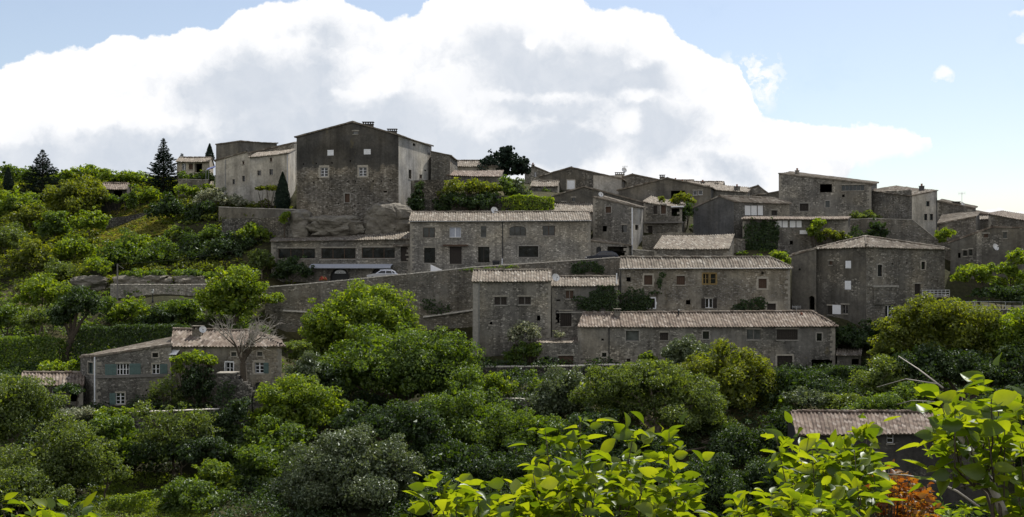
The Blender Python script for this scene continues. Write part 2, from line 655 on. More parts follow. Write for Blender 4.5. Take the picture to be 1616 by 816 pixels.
mat_stone('manor_render', [G(.10, (1, .9, .76)), G(.19, (1, .9, .76)), G(.26, (1, .9, .78)), G(.42)], G(.19, (1, .92, .8)), .9, G(.095, (1, .96, .9)), 0.5, 0.55, 10, plaster_z=(11.0, 2.2))
mat_stone('render_dark', [G(.05), G(.10), G(.16), G(.2)], G(.07), 1.0, G(.07, (1, .96, .92)), 0.75, 0.5, 11)
mat_tiles('tiles_grey', [G(0.088, (1, .86, .70)), G(0.158, (1, .87, .72)), G(0.220, (1, .88, .74)), G(0.123, (1, .80, .64)), G(0.317)], 0.45, 1)
mat_tiles('tiles_pink', [G(0.079, (1, .80, .65)), G(0.150, (1, .78, .63)), G(0.211, (1, .84, .70)), G(0.114, (1, .75, .60)), G(0.290, (1, .88, .78))], 0.4, 2)
mat_tiles('tiles_terracotta', [G(0.070, (1, .76, .63)), G(0.141, (1, .74, .60)), G(0.211, (1, .80, .68)), G(0.106, (1, .70, .57)), G(0.290, (1, .87, .78))], 0.35, 3)
mat_plain('stone_trim', (.29, .275, .25), .85, .3)
mat_plain('quoin_stone', (.27, .25, .215), .9, .45, 2.0)
mat_plain('coping_stone', (.5, .47, .42), .9, .4, 2.5)
mat_plain('white_paint', (.74, .75, .78), .5, .12)
mat_plain('cream_trim', (.36, .33, .28), .8, .3)
mat_plain('ochre_trim', (.25, .175, .07), .8, .3)
mat_plain('turquoise_paint', (.09, .14, .135), .6, .25)
mat_plain('brown_wood', (.075, .045, .03), .7, .35, 6)
mat_plain('dark_wood', (.03, .024, .02), .7, .3, 6)
mat_plain('grey_wood', (.16, .15, .14), .8, .3)
mat_plain('dark_metal', (.04, .042, .045), .5, .2, 4, .6)
mat_plain('zinc', (.32, .32, .32), .45, .25, 3, .7)
mat_plain('grey_metal', (.42, .43, .44), .4, .15, 3, .6)
mat_plain('dish_white', (.62, .62, .62), .5, .15)
mat_plain('awning_cloth', (.34, .36, .42), .8, .15)
mat_plain('dark_fabric', (.015, .03, .025), .8, .2)
mat_plain('black_plastic', (.02, .021, .023), .5, .2)
mat_plain('brick_red', (.26, .11, .07), .9, .4, 8)
mat_plain('bark', (.075, .06, .045), .95, .5, 6)
mat_plain('bark_pale', (.2, .17, .13), .95, .4, 6)
mat_plain('twig_grey', (.34, .31, .27), .8, .35, 20)
mat_plain('red_petal', (.32, .015, .02), .6, .3)
mat_plain('rubber', (.015, .015, .016), .8, .1)
mat_plain('car_silver', (.5, .52, .58), .28, .04, 2, .6, .5)
mat_plain('car_dark', (.035, .04, .055), .25, .04, 2, .4, .5)
mat_plain('car_white', (.7, .71, .74), .3, .04, 2, 0, .5)
mat_plain('lamp_glass', (.6, .6, .58), .3, .05)
mat_plain('tarp_blue', (.12, .14, .30), .6, .2)
mat_plain('blind_white', (.66, .66, .66), .7, .1)
mat_plain('asphalt', (.055, .053, .05), .92, .3, 3)
mat_glass('glass_dark')
mat_glass('glass_grey', (.07, .075, .075), .12)
mat_glass('car_glass', (.02, .022, .03), .04)
TC = (2.45, 2.35, .5)
mat_leaf('leaf_bright', (.060, .102, .011), (.108, .164, .015), (.17, .22, .022), .44, TC, .025, .5)
mat_leaf('leaf_mid', (.038, .072, .012), (.070, .118, .015), (.115, .168, .022), .40, TC, .03, .5)
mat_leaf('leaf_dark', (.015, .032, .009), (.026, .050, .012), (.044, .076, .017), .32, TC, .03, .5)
mat_leaf('leaf_yellow', (.062, .086, .012), (.10, .128, .016), (.145, .165, .022), .44, TC, .025, .5)
mat_leaf('leaf_olive', (.048, .076, .015), (.086, .124, .022), (.135, .178, .036), .42, (2.1, 2.05, .7), .035, .5)
mat_leaf('leaf_silver', (.045, .068, .03), (.08, .108, .05), (.14, .17, .10), .3, (1.7, 1.75, .8), .05, .45)
mat_leaf('leaf_conifer', (.008, .017, .012), (.012, .026, .016), (.02, .038, .022), .10, (1.3, 1.4, .7), .02, .5)
mat_leaf('leaf_ivy', (.014, .032, .008), (.024, .048, .011), (.042, .075, .015), .34, TC, .03, .5)
mat_leaf('leaf_ground', (.046, .068, .012), (.088, .118, .016), (.15, .172, .03), .42, TC, .02, .5, .9, .09)
mat_leaf('leaf_flower', (.08, .10, .05), (.2, .22, .15), (.40, .40, .34), .28, (1.3, 1.35, .8), .04, .45)
mat_leaf('leaf_grass', (.07, .11, .012), (.105, .15, .018), (.15, .19, .03), .48, TC, .02, .5)
mat_leaf('leaf_drygrass', (.11, .12, .03), (.17, .17, .045), (.24, .23, .08), .4, (1.6, 1.5, .7), .01, .5)
mat_leaf('leaf_near', (.042, .078, .008), (.084, .132, .010), (.14, .185, .018), .60, (2.45, 2.15, .5), .025, .38, .7, 16.0)
mat_leaf('leaf_red', (.09, .030, .010), (.15, .058, .014), (.17, .11, .02), .5, (2.3, 1.8, .6), .02, .4, .35, 6.0)


def mat_ground():
    m, nt, N, L, b = new_mat('earth')
    tc = N.new('ShaderNodeTexCoord')
    co = tc.outputs['Object']
    f = noise_n(N, L, co, 0.06, 6, 0.6)
    c = ramp(N, L, f, [(0.34, (.022, .024, .012)), (0.5, (.04, .04, .02)), (0.62, (.075, .07, .035)), (0.75, (.10, .09, .05))])
    g = noise_n(N, L, co, 1.7, 6, 0.7)
    c = mixc(N, L, 0.85, c, ramp(N, L, g, [(0.3, (.5, .5, .5)), (0.7, (1.35, 1.3, 1.2))]), 'MULTIPLY')
    L.new(c, b.inputs['Base Color'])
    b.inputs['Roughness'].default_value = 0.95
    b.inputs['Specular IOR Level'].default_value = 0.1
    bp = N.new('ShaderNodeBump')
    bp.inputs['Strength'].default_value = 1.0
    bp.inputs['Distance'].default_value = 0.3
    L.new(g, bp.inputs['Height'])
    L.new(bp.outputs[0], b.inputs['Normal'])
    MATS['earth'] = m


mat_ground()


def mat_rock():
    m, nt, N, L, b = new_mat('rock')
    tc = N.new('ShaderNodeTexCoord')
    co = tc.outputs['Object']
    f = noise_n(N, L, co, 0.5, 8, 0.65, (1, 1, 1.8))
    c = ramp(N, L, f, [(0.3, (.08, .07, .055)), (0.5, (.16, .145, .12)), (0.7, (.27, .25, .21))])
    L.new(c, b.inputs['Base Color'])
    b.inputs['Roughness'].default_value = 0.95
    bp = N.new('ShaderNodeBump')
    bp.inputs['Strength'].default_value = 1.0
    bp.inputs['Distance'].default_value = 0.4
    L.new(noise_n(N, L, co, 1.6, 8, 0.7), bp.inputs['Height'])
    L.new(bp.outputs[0], b.inputs['Normal'])
    MATS['rock'] = m


mat_rock()
# ------------------------------------------------------------------ terrain
NEAR = [(-4000, 40), (-60, 6), (-6, -1.0), (0, -1.75), (3, -2.5), (6, -4.2), (15, -12), (40, -26), (65, -27.5)]


def cap_py(px):
    return float(np.interp(px, [300, 427, 700, 742, 1000, 1100], [463, 453, 427, 421.5, 404, 398]))


ROAD_Y = 138.5


def z_road(px):
    return WZ(cap_py(px) + 9.0, 134.5)


def road_prof(px):
    z = z_road(px)
    return [(134.78, z), (146.5, z + 0.1)]


PROF = {
    -700: [(80, 850), (100, 690), (115, 600), (140, 510), (160, 420), (185, 350), (205, 305), (230, 285), (260, 290)],
    0: [(80, 850), (95, 720), (104, 650), (112, 610), (118, 590), (128, 578), (140, 500), (146, 462), (160, 405), (180, 340), (205, 298), (230, 284), (260, 290)],
    130: [(80, 838), (84, 806), (92, 770), (97, 712), (103, 648), (112, 618), (119, 584), (127, 565), (140, 480), (143.5, 473), (147, 448), (160, 400), (175, 362), (190, 328), (210, 295), (235, 283), (265, 290)],
    330: [(80, 842), (84, 812), (92, 776), (97, 712), (103, 650), (112, 620), (120, 572), (132, 500), (138, 472), (143.5, 466), (147, 446), (152, 420), (157, 395), (160, 352), (170, 320), (180, 306), (200, 292), (230, 288), (260, 296)],
    418: [(80, 845), (95, 740), (103, 655), (112, 622), (122, 565), (132, 515), (138, 470), (143.5, 462), (148, 440), (153, 390), (158, 368), (163, 330), (172, 308), (200, 290), (230, 300)],
    440: [(80, 850), (95, 750), (105, 690), (120, 600), (134.45, 545), 'road', (150.5, 446), (153, 392), (157, 370), (160, 362), (167, 315), (178, 292), (200, 288), (230, 302)],
    640: [(80, 855), (95, 755), (105, 700), (120, 608), (134.45, 550), 'road', (149, 436), (154, 372), (158, 362), (161, 320), (166, 290), (180, 284), (200, 284), (230, 300)],
    740: [(80, 855), (95, 755), (105, 690), (114, 606), (118.78, 598), (119.0, 582), (125, 560), (134.45, 545), 'road', (150, 418), (154, 370), (158.1, 345), (158.5, 306), (164, 290), (180, 284), (200, 284), (230, 300)],
    900: [(80, 855), (95, 755), (105, 690), (114, 606), (118.78, 600), (119.0, 582), (122, 580), (130, 545), (134.45, 515), 'road', (150, 408), (154, 372), (158, 345), (160, 330), (168, 312), (180, 298), (200, 292), (240, 310)],
    985: [(80, 855), (95, 755), (105, 675), (114, 606), (118.78, 601), (119.0, 584), (128.8, 576), (129.6, 500), (134.45, 498), 'road', (150, 402), (156, 375), (163, 345), (170, 322), (180, 308), (200, 296), (240, 310)],
    1030: [(80, 855), (95, 755), (105, 670), (114, 606), (118.78, 601), (119.0, 586), (128.8, 578), (129.6, 499), (135, 497), (137, 425), (142, 408), (148, 402), (156, 378), (163, 348), (172, 325), (185, 308), (205, 300), (240, 312)],
    1240: [(80, 860), (95, 765), (105, 670), (113, 608), (118, 592), (121, 587), (128.2, 575), (129.2, 500), (135, 494), (139, 425), (144, 410), (150, 398), (158, 370), (168, 338), (180, 325), (205, 312), (240, 320)],
    1300: [(80, 860), (92, 780), (100, 700), (106, 670), (113, 610), (118, 592), (123, 586), (126.4, 530), (128.5, 508), (140, 480), (143, 415), (150, 400), (158, 372), (166, 342), (180, 328), (205, 315), (240, 325)],
    1480: [(80, 862), (92, 790), (98, 720), (106, 690), (116, 612), (122, 560), (126, 515), (130, 500), (140, 475), (146, 430), (151, 398), (158, 382), (168, 352), (180, 338), (205, 330), (240, 340)],
    1616: [(80, 862), (92, 790), (98, 730), (106, 700), (116, 612), (122, 540), (126, 500), (132, 488), (140, 470), (148, 430), (158, 390), (168, 365), (185, 350), (205, 345), (240, 350)],
    2400: [(80, 862), (95, 760), (106, 700), (118, 600), (126, 510), (140, 475), (158, 410), (185, 370), (240, 360)],
}
PX_KEYS = sorted(PROF)
YS_COMMON = np.unique(np.concatenate([np.arange(66, 300, 0.4), np.array([p[0] for p in NEAR]), np.array([320, 360, 420, 600, 1000, 9000])]))
TABLE = []
for kpx in PX_KEYS:
    pts = list(NEAR)
    for q in PROF[kpx]:
        if q == 'road':
            pts += road_prof(kpx)
        else:
            pts.append((q[0], WZ(q[1], q[0])))
    lY, lz = pts[-1]
    pts += [(lY + 40, lz - 5), (420, -20), (600, -60), (9000, -60)]
    pts = np.array(pts)
    TABLE.append(np.interp(YS_COMMON, pts[:, 0], pts[:, 1]))
TABLE = np.array(TABLE)


def terrain(X, Y):
    X = np.asarray(X, float)
    Y = np.asarray(Y, float)
    px = np.clip(CX + F * X / np.maximum(Y, 60.0), PX_KEYS[0], PX_KEYS[-1])
    yi = np.interp(Y, YS_COMMON, np.arange(len(YS_COMMON)))
    y0 = np.clip(yi.astype(int), 0, len(YS_COMMON) - 2)
    fy = yi - y0
    k = np.interp(px, PX_KEYS, np.arange(len(PX_KEYS)))
    k0 = np.clip(k.astype(int), 0, len(PX_KEYS) - 2)
    fk = k - k0
    z0 = TABLE[k0, y0] * (1 - fy) + TABLE[k0, y0 + 1] * fy
    z1 = TABLE[k0 + 1, y0] * (1 - fy) + TABLE[k0 + 1, y0 + 1] * fy
    z = z0 * (1 - fk) + z1 * fk
    bump = 0.25 * np.sin(X * 0.55 + 1.3 * np.sin(Y * 0.31)) * np.sin(Y * 0.47 + 0.7 * np.sin(X * 0.23))
    on_road = (px > 415) & (px < 1030) & (Y > 132.5) & (Y < 148)
    return z + np.where(on_road | (Y < 20), 0.0, bump)


def tz(x, y):
    return float(terrain(np.array([x]), np.array([y]))[0])


def build_terrain():
    def axis(lo, hi, step, far_lo, far_hi):
        a = list(np.arange(lo, hi + step, step))
        g, s = [], step
        x = lo
        while x > far_lo:
            s *= 1.35
            x -= s
            g.append(x)
        h, s = [], step
        x = a[-1]
        while x < far_hi:
            s *= 1.35
            x += s
            h.append(x)
        return np.array(g[::-1] + a + h)
    xs = axis(-130, 130, 1.3, -6000, 6000)
    ys = np.unique(np.concatenate([axis(64, 250, 0.9, 63, 6000), axis(-12, 64, 1.6, -3000, 64.0)[:-1]]))
    ys = ys[(ys < 6200)]
    ys = np.unique(np.concatenate([ys, [118.77, 119.02, 134.44, 134.8, 158.1, 158.5]]))
    XX, YY = np.meshgrid(xs, ys)
    ZZ = terrain(XX.ravel(), YY.ravel())
    V = np.stack([XX.ravel(), YY.ravel(), ZZ], 1)
    nx, ny = len(xs), len(ys)
    i = np.arange(nx * ny).reshape(ny, nx)
    Q = np.stack([i[:-1, :-1].ravel(), i[:-1, 1:].ravel(), i[1:, 1:].ravel(), i[1:, :-1].ravel()], 1)
    tag(fast_mesh('hillside_ground', V, Q, MATS['earth'], smooth=True), kind='structure')
    # the village street behind the retaining wall
    mb = MB()
    pxs = list(range(424, 1031, 20))
    for a, b in zip(pxs[:-1], pxs[1:]):
        q = []
        for p, y in ((a, 135.0), (b, 135.0), (b, 146.3), (a, 146.3)):
            x = WX(p, y)
            q.append((x, y, tz(x, y) + 0.03))
        mb.poly(q)
    tag(mb.build('street', MATS['asphalt']), kind='structure')


build_terrain()

# ------------------------------------------------------------------ houses
FOOTPRINTS = []


class Fac:
    def __init__(s, A, B):
        s.A, s.B = np.array(A, float), np.array(B, float)
        d = s.B - s.A
        s.L = float(np.linalg.norm(d))
        s.t = d / s.L
        s.n = np.array([s.t[1], -s.t[0]])
        s.outline, s.holes = [], []

    def on(s, px, py):
        u = (px - CX) / F
        q = (u * s.A[1] - s.A[0]) / (s.t[0] - u * s.t[1])
        Y = s.A[1] + q * s.t[1]
        return q, WZ(py, Y)

    def pt(s, a, z, off=0.0):
        p = s.A + a * s.t + s.n * off
        return (p[0], p[1], z)


def clip_convex(rect, poly):
    """Sutherland-Hodgman, both counter-clockwise in (s, z)"""
    out = list(rect)
    n = len(poly)
    for i in range(n):
        a, b = poly[i], poly[(i + 1) % n]
        inp, out = out, []
        if not inp:
            break
        def side(p):
            return (b[0] - a[0]) * (p[1] - a[1]) - (b[1] - a[1]) * (p[0] - a[0])
        for j in range(len(inp)):
            p, q = inp[j], inp[(j + 1) % len(inp)]
            sp, sq = side(p), side(q)
            if sp >= -1e-9:
                out.append(p)
            if (sp > 1e-9 and sq < -1e-9) or (sp < -1e-9 and sq > 1e-9):
                t = sp / (sp - sq)
                out.append((p[0] + t * (q[0] - p[0]), p[1] + t * (q[1] - p[1])))
    return out


TILE = 0.35


def roof_sheet(e0, e1, r1, r0, thick=0.16, over=0.35, verge=0.12, tile=TILE, amp=0.062, planar=False, rs=0, top_over=0.0):
    """corrugated tile sheet: returns verts, quads, uv.  e0->e1 eave, r0->r1 ridge"""
    e0, e1, r1, r0 = (np.array(q, float) for q in (e0, e1, r1, r0))
    rng = np.random.default_rng(rs + int(abs(e0[0] * 37 + e1[1] * 11)) % 9999)
    t = (e1 - e0)
    Lh = np.linalg.norm(t)
    t = t / Lh
    upm = (r0 + r1) / 2 - (e0 + e1) / 2
    g = upm - t * np.dot(upm, t)
    g = g / np.linalg.norm(g)
    nrm = np.cross(t, g)
    if nrm[2] < 0:
        nrm = -nrm
    if planar:
        a0, b0 = np.dot(r0 - e0, t), np.dot(r0 - e0, g)
        a1, b1 = np.dot(r1 - e0, t), np.dot(r1 - e0, g)
        o = over
        lo, hi = 0.0, Lh
        # extend the eave outward along the hip lines
        k0 = a0 / max(b0, 1e-6)
        k1 = (a1 - Lh) / max(b1, 1e-6)
        lo, hi = -o * k0, Lh - o * k1
        if a0 < lo:
            lo = a0
        if a1 > hi:
            hi = a1
        n = max(2, int(round((hi - lo) / tile)))
        aa = np.linspace(lo, hi, n * 6 + 1)
        def bmax(a):
            if a < a0 and a0 > 1e-6:
                return min(b0, a / k0) if k0 > 1e-6 else b0
            if a > a1 and a1 < Lh - 1e-6:
                return min(b1, (a - Lh) / k1) if k1 < -1e-6 else b1
            return b0 + (b1 - b0) * (a - a0) / max(a1 - a0, 1e-6) if a1 > a0 else b0
        def bmin(a):
            m = -o
            if a < 0 and k0 < -1e-6:
                m = max(m, a / k0)
            if a > Lh and k1 > 1e-6:
                m = max(m, (a - Lh) / k1)
            return m
        bm = np.array([bmax(a) for a in aa])
        bn = np.array([bmin(a) for a in aa])
        bm = np.maximum(bm, bn + 0.02)
        rows = max(2, int(round(max(b0, b1) / 0.55)))
        vv = np.linspace(0, 1, rows + 1)
        A = np.repeat(aa[None, :], rows + 1, 0)
        Bv = bn[None, :] + (bm - bn)[None, :] * vv[:, None]
        base = e0 + A[..., None] * t + Bv[..., None] * g
        U, Vv = A / tile, Bv / 0.42
        wave = np.cos(2 * np.pi * A / tile)
    else:
        d0, d1 = (r0 - e0), (r1 - e1)
        l0, l1 = np.linalg.norm(d0), np.linalg.norm(d1)
        tr = (r1 - r0)
        tr = tr / max(np.linalg.norm(tr), 1e-6)
        E0 = e0 - d0 / l0 * over - t * verge
        E1 = e1 - d1 / l1 * over + t * verge
        R0 = r0 + d0 / l0 * top_over - tr * verge
        R1 = r1 + d1 / l1 * top_over + tr * verge
        n = max(2, int(round(np.linalg.norm(E1 - E0) / tile)))
        uu = np.linspace(0, 1, n * 6 + 1)
        rows = max(2, int(round((l0 + l1) / 2 / 0.55)))
        vv = np.linspace(0, 1, rows + 1)
        Ug, Vg = np.meshgrid(uu, vv)
        base = ((E0 * (1 - Ug[..., None]) + E1 * Ug[..., None]) * (1 - Vg[..., None]) +
                (R0 * (1 - Ug[..., None]) + R1 * Ug[..., None]) * Vg[..., None])
        U, Vv = Ug * n, Vg * ((l0 + l1) / 2 + over) / 0.42
        wave = np.cos(2 * np.pi * Ug * n)
    nr, nc = base.shape[:2]
    colj = rng.normal(0, 0.018, (1, nc // 6 + 2))
    jit = np.repeat(colj, 6, 1)[:, :nc]
    sag = -0.09 * np.sin(np.linspace(0, np.pi, nc))[None, :] * np.ones((nr, 1)) + rng.normal(0, 0.012, (nr, 1))
    prof = np.where(wave > 0, amp * np.abs(wave) ** 0.7, -amp * 0.8 * np.abs(wave) ** 0.7)
    top = base + (thick + prof + jit + sag)[..., None] * nrm
    bot = base + 0.02 * nrm
    V = np.concatenate([top.reshape(-1, 3), bot.reshape(-1, 3)])
    UV = np.concatenate([np.stack([U.ravel() + 0.25, Vv.ravel()], 1)] * 2)
    i = np.arange(nr * nc).reshape(nr, nc)
    Q = [np.stack([i[:-1, :-1].ravel(), i[:-1, 1:].ravel(), i[1:, 1:].ravel(), i[1:, :-1].ravel()], 1)]
    o = nr * nc
    Q.append(np.stack([i[:-1, :-1].ravel() + o, i[1:, :-1].ravel() + o, i[1:, 1:].ravel() + o, i[:-1, 1:].ravel() + o], 1))
    for edge in (i[0, :], i[-1, ::-1], i[::-1, 0], i[:, -1]):
        Q.append(np.stack([edge[:-1], edge[:-1] + o, edge[1:] + o, edge[1:]], 1))
    return V, np.concatenate(Q), UV


class House:
    def __init__(s, name, label, cat, A, B, C, D=None, wall='masonry_grey', tiles='tiles_grey', base=None, group=None, foot=True):
        pt = lambda q: np.array([WX(q[0], q[1]), q[1]], float)
        s.A, s.B, s.C = pt(A), pt(B), pt(C)
        s.D = pt(D) if D is not None else s.A + (s.C - s.B)
        P4 = [s.A, s.B, s.C, s.D]
        if base is None:
            # sample along the walls, so the house is footed everywhere
            zs = []
            for i in range(4):
                for t in np.linspace(0, 1, 9):
                    q = P4[i] * (1 - t) + P4[(i + 1) % 4] * t
                    zs.append(tz(q[0], q[1]))
            base = min(zs) - 0.6
        s.base = base
        s.wallm, s.tiles = MATS[wall], MATS[tiles]
        c = sum(P4) / 4
        s.root = empty(name, (c[0], c[1], base), label, cat, group)
        s.fac = {'f': Fac(s.A, s.B), 'r': Fac(s.B, s.C), 'b': Fac(s.C, s.D), 'l': Fac(s.D, s.A)}
        s.sheets = []
        s.facemat = {}
        s.quoins = wall.startswith('masonry') and float(np.linalg.norm(s.B - s.A)) > 5.5
        s.gutter = 0
        s.extra = MB()
        s.todo = []
        if foot:
            FOOTPRINTS.append(np.array(P4))

    # --- roofs --------------------------------------------------------
    def _tops(s, zA, zB, zC, zD):
        s.zt = [zA, zB, zC, zD]
        for k, (p, q) in {'f': (zA, zB), 'r': (zB, zC), 'b': (zC, zD), 'l': (zD, zA)}.items():
            fc = s.fac[k]
            fc.outline = [(0, s.base), (fc.L, s.base), (fc.L, q), (0, p)]

    @staticmethod
    def p3(xy, z):
        return np.array([xy[0], xy[1], z])

    def par(s, yA, yB, r0, r1, hip=(0, 0), over=0.35, frac=0.5):
        """ridge parallel to the front; r0, r1 = photo rows of the ridge ends"""
        zA, zB = WZ(yA, s.A[1]), WZ(yB, s.B[1])
        s._tops(zA, zB, zB, zA)
        m0, m1 = s.A + (s.D - s.A) * frac, s.B + (s.C - s.B) * frac
        q0, q1 = m0 + (m1 - m0) * hip[0], m1 + (m0 - m1) * hip[1]
        R0, R1 = s.p3(q0, WZ(r0, q0[1])), s.p3(q1, WZ(r1, q1[1]))
        A, B, C, D = s.p3(s.A, zA), s.p3(s.B, zB), s.p3(s.C, zB), s.p3(s.D, zA)
        pl = hip[0] > 0 or hip[1] > 0
        s.sheets.append(roof_sheet(A, B, R1, R0, planar=pl, over=over))
        s.sheets.append(roof_sheet(C, D, R0, R1, planar=pl, over=over))
        if hip[0] > 0:
            s.sheets.append(roof_sheet(D, A, R0, R0, planar=True, over=over))
        else:
            fc = s.fac['l']
            fc.outline = [(0, s.base), (fc.L, s.base), (fc.L, zA), (fc.L * (1 - frac), R0[2]), (0, zA)]
        if hip[1] > 0:
            s.sheets.append(roof_sheet(B, C, R1, R1, planar=True, over=over))
        else:
            fc = s.fac['r']
            fc.outline = [(0, s.base), (fc.L, s.base), (fc.L, zB), (fc.L * frac, R1[2]), (0, zB)]
        s.ridge_tiles(R0, R1)
        if hip[0] > 0:
            s.ridge_tiles(A, R0); s.ridge_tiles(D, R0)
        if hip[1] > 0:
            s.ridge_tiles(B, R1); s.ridge_tiles(C, R1)
        return s

    def ridge_tiles(s, P, Q):
        d = Q - P
        n = max(1, int(np.linalg.norm(d) / 0.45))
        for i in range(n):
            a, b = P + d * (i / n), P + d * ((i + 1.08) / n)
            j = RNG.normal(0, 0.015)
            s.extra.tube([a + (0, 0, 0.17 + j), b + (0, 0, 0.15 + j)], [0.15, 0.13], 8)

    def gab(s, yA, yB, apex, back=None, over=0.12, eave=0.3):
        """gable towards the viewer"""
        zA, zB = WZ(yA, s.A[1]), WZ(yB, s.B[1])
        sa, za = s.fac['f'].on(*apex)
        fr = sa / s.fac['f'].L
        s._tops(zA, zB, zB, zA)
        f, b = s.fac['f'], s.fac['b']
        f.outline = [(0, s.base), (f.L, s.base), (f.L, zB), (sa, za), (0, zA)]
        b.outline = [(0, s.base), (b.L, s.base), (b.L, zA), (b.L * (1 - fr), za), (0, zB)]
        pf, pb = s.A + (s.B - s.A) * fr, s.D + (s.C - s.D) * fr
        R0, R1 = s.p3(pf, za), s.p3(pb, za)
        s.sheets.append(roof_sheet(s.p3(s.D, zA), s.p3(s.A, zA), R0, R1, verge=over, over=eave))
        s.sheets.append(roof_sheet(s.p3(s.B, zB), s.p3(s.C, zB), R1, R0, verge=over, over=eave))
        s.ridge_tiles(R0, R1)
        return s

    def mono(s, yA, yB, yC, yD, low='f', over=0.3, abs_back=None):
        zA, zB = WZ(yA, s.A[1]), WZ(yB, s.B[1])
        zC, zD = (abs_back if abs_back else (WZ(yC, s.C[1]), WZ(yD, s.D[1])))
        s._tops(zA, zB, zC, zD)
        P = [s.p3(s.A, zA), s.p3(s.B, zB), s.p3(s.C, zC), s.p3(s.D, zD)]
        k = 'frbl'.index(low)
        e0, e1, r1, r0 = P[k], P[(k + 1) % 4], P[(k + 2) % 4], P[(k + 3) % 4]
        s.sheets.append(roof_sheet(e0, e1, r1, r0, over=over, top_over=0.1))
        return s

    def pyr(s, yA, yB, yC, yD, apex, over=0.4):
        zA, zB, zC, zD = WZ(yA, s.A[1]), WZ(yB, s.B[1]), WZ(yC, s.C[1]), WZ(yD, s.D[1])
        s._tops(zA, zB, zC, zD)
        ap = np.array([WX(apex[0], apex[2]), apex[2], WZ(apex[1], apex[2])])
        P = [s.p3(s.A, zA), s.p3(s.B, zB), s.p3(s.C, zC), s.p3(s.D, zD)]
        for i in range(4):
            s.sheets.append(roof_sheet(P[i], P[(i + 1) % 4], ap, ap, planar=True, over=over))
            s.ridge_tiles(P[i], ap)
        return s

    # --- openings -----------------------------------------------------
    def win(s, px, py, w, h, kind='glass', face='f', frame=None, mull=(0, 0), sur=None, sill=None, shut=None,
            shut_m='turquoise_paint', arch=False, depth=0.26, name=None, sur_w=0.12, shut_w=None):
        fc = s.fac[face]
        s0, s1 = fc.on(px - w / 2, py)[0], fc.on(px + w / 2, py)[0]
        if s0 > s1:
            s0, s1 = s1, s0
        z0, z1 = fc.on(px, py + h / 2)[1], fc.on(px, py - h / 2)[1]
        s0, s1 = max(s0, 0.1), min(s1, fc.L - 0.1)
        z0 = max(z0, s.base + 0.1)
        if s1 - s0 < 0.08:
            return s
        fc.holes.append((s0, s1, z0, z1, arch, depth))
        s.todo.append((fc, s0, s1, z0, z1, kind, frame, mull, sur, sill, shut, shut_m, arch, depth, name, sur_w, shut_w))
        return s

    def _make_win(s, fc, s0, s1, z0, z1, kind, frame, mull, sur, sill, shut, shut_m, arch, depth, name, sur_w, shut_w):
        d = depth - 0.04
        mats = {'glass': 'glass_dark', 'pale': 'glass_grey', 'shutter': 'white_paint', 'brown': 'brown_wood', 'wood': 'dark_wood',
                'blind': 'blind_white', 'door': 'dark_wood', 'dark': 'black_plastic', 'infill': None, 'curtain': 'awning_cloth'}
        if kind == 'open':
            par = None
        else:
            nm = name or ('door' if kind == 'door' else 'shutter' if kind == 'shutter' else 'window')
            mb = MB()
            if kind in ('shutter', 'brown', 'wood', 'door') and (s1 - s0) > 0.5:
                # boarded leaf: separate boards with grooves
                nb = max(3, int((s1 - s0) / 0.22))
                for i in range(nb):
                    a, b = s0 + (s1 - s0) * i / nb + 0.008, s0 + (s1 - s0) * (i + 1) / nb - 0.008
                    c = fc.pt((a + b) / 2, (z0 + z1) / 2, -d if kind != 'shutter' else -0.05)
                    mb.box(c, np.append(fc.t, 0) * (b - a) / 2, np.append(fc.n, 0) * 0.025, (0, 0, (z1 - z0) / 2 - 0.01))
                for zz in (z0 + (z1 - z0) * 0.2, z0 + (z1 - z0) * 0.8):
                    c = fc.pt((s0 + s1) / 2, zz, -d + 0.035 if kind != 'shutter' else -0.015)
                    mb.box(c, np.append(fc.t, 0) * (s1 - s0) * 0.47, np.append(fc.n, 0) * 0.012, (0, 0, 0.06))
            else:
                c = fc.pt((s0 + s1) / 2, (z0 + z1) / 2, -d)
                mb.box(c, np.append(fc.t, 0) * ((s1 - s0) / 2 - 0.004), np.append(fc.n, 0) * 0.012, (0, 0, (z1 - z0) / 2 - 0.004))
            par = mb.build(nm, s.wallm if kind == 'infill' else MATS[mats[kind]], s.root)
        if frame:
            mb = MB()
            T, Nn = np.append(fc.t, 0), np.append(fc.n, 0)
            fw = 0.06 if (s1 - s0) > 0.5 else 0.04
            def bar(a0, a1, b0, b1, off=-d + 0.04):
                mb.box(fc.pt((a0 + a1) / 2, (b0 + b1) / 2, off), T * (a1 - a0) / 2, Nn * 0.026, (0, 0, (b1 - b0) / 2))
            bar(s0 + .005, s0 + fw, z0 + .005, z1 - .005)
            bar(s1 - fw, s1 - .005, z0 + .005, z1 - .005)
            bar(s0 + fw, s1 - fw, z0 + .005, z0 + fw)
            bar(s0 + fw, s1 - fw, z1 - fw, z1 - .005)
            for i in range(mull[0]):
                q = s0 + (s1 - s0) * (i + 1) / (mull[0] + 1)
                hw = 0.055 if mull[0] == 1 else 0.04
                bar(q - hw, q + hw, z0 + fw, z1 - fw, -d + 0.043)
            for i in range(mull[1]):
                q = z0 + (z1 - z0) * (i + 1) / (mull[1] + 1)
                bar(s0 + fw, s1 - fw, q - 0.025, q + 0.025, -d + 0.037)
            mb.build('frame', MATS[frame], s.root, par)
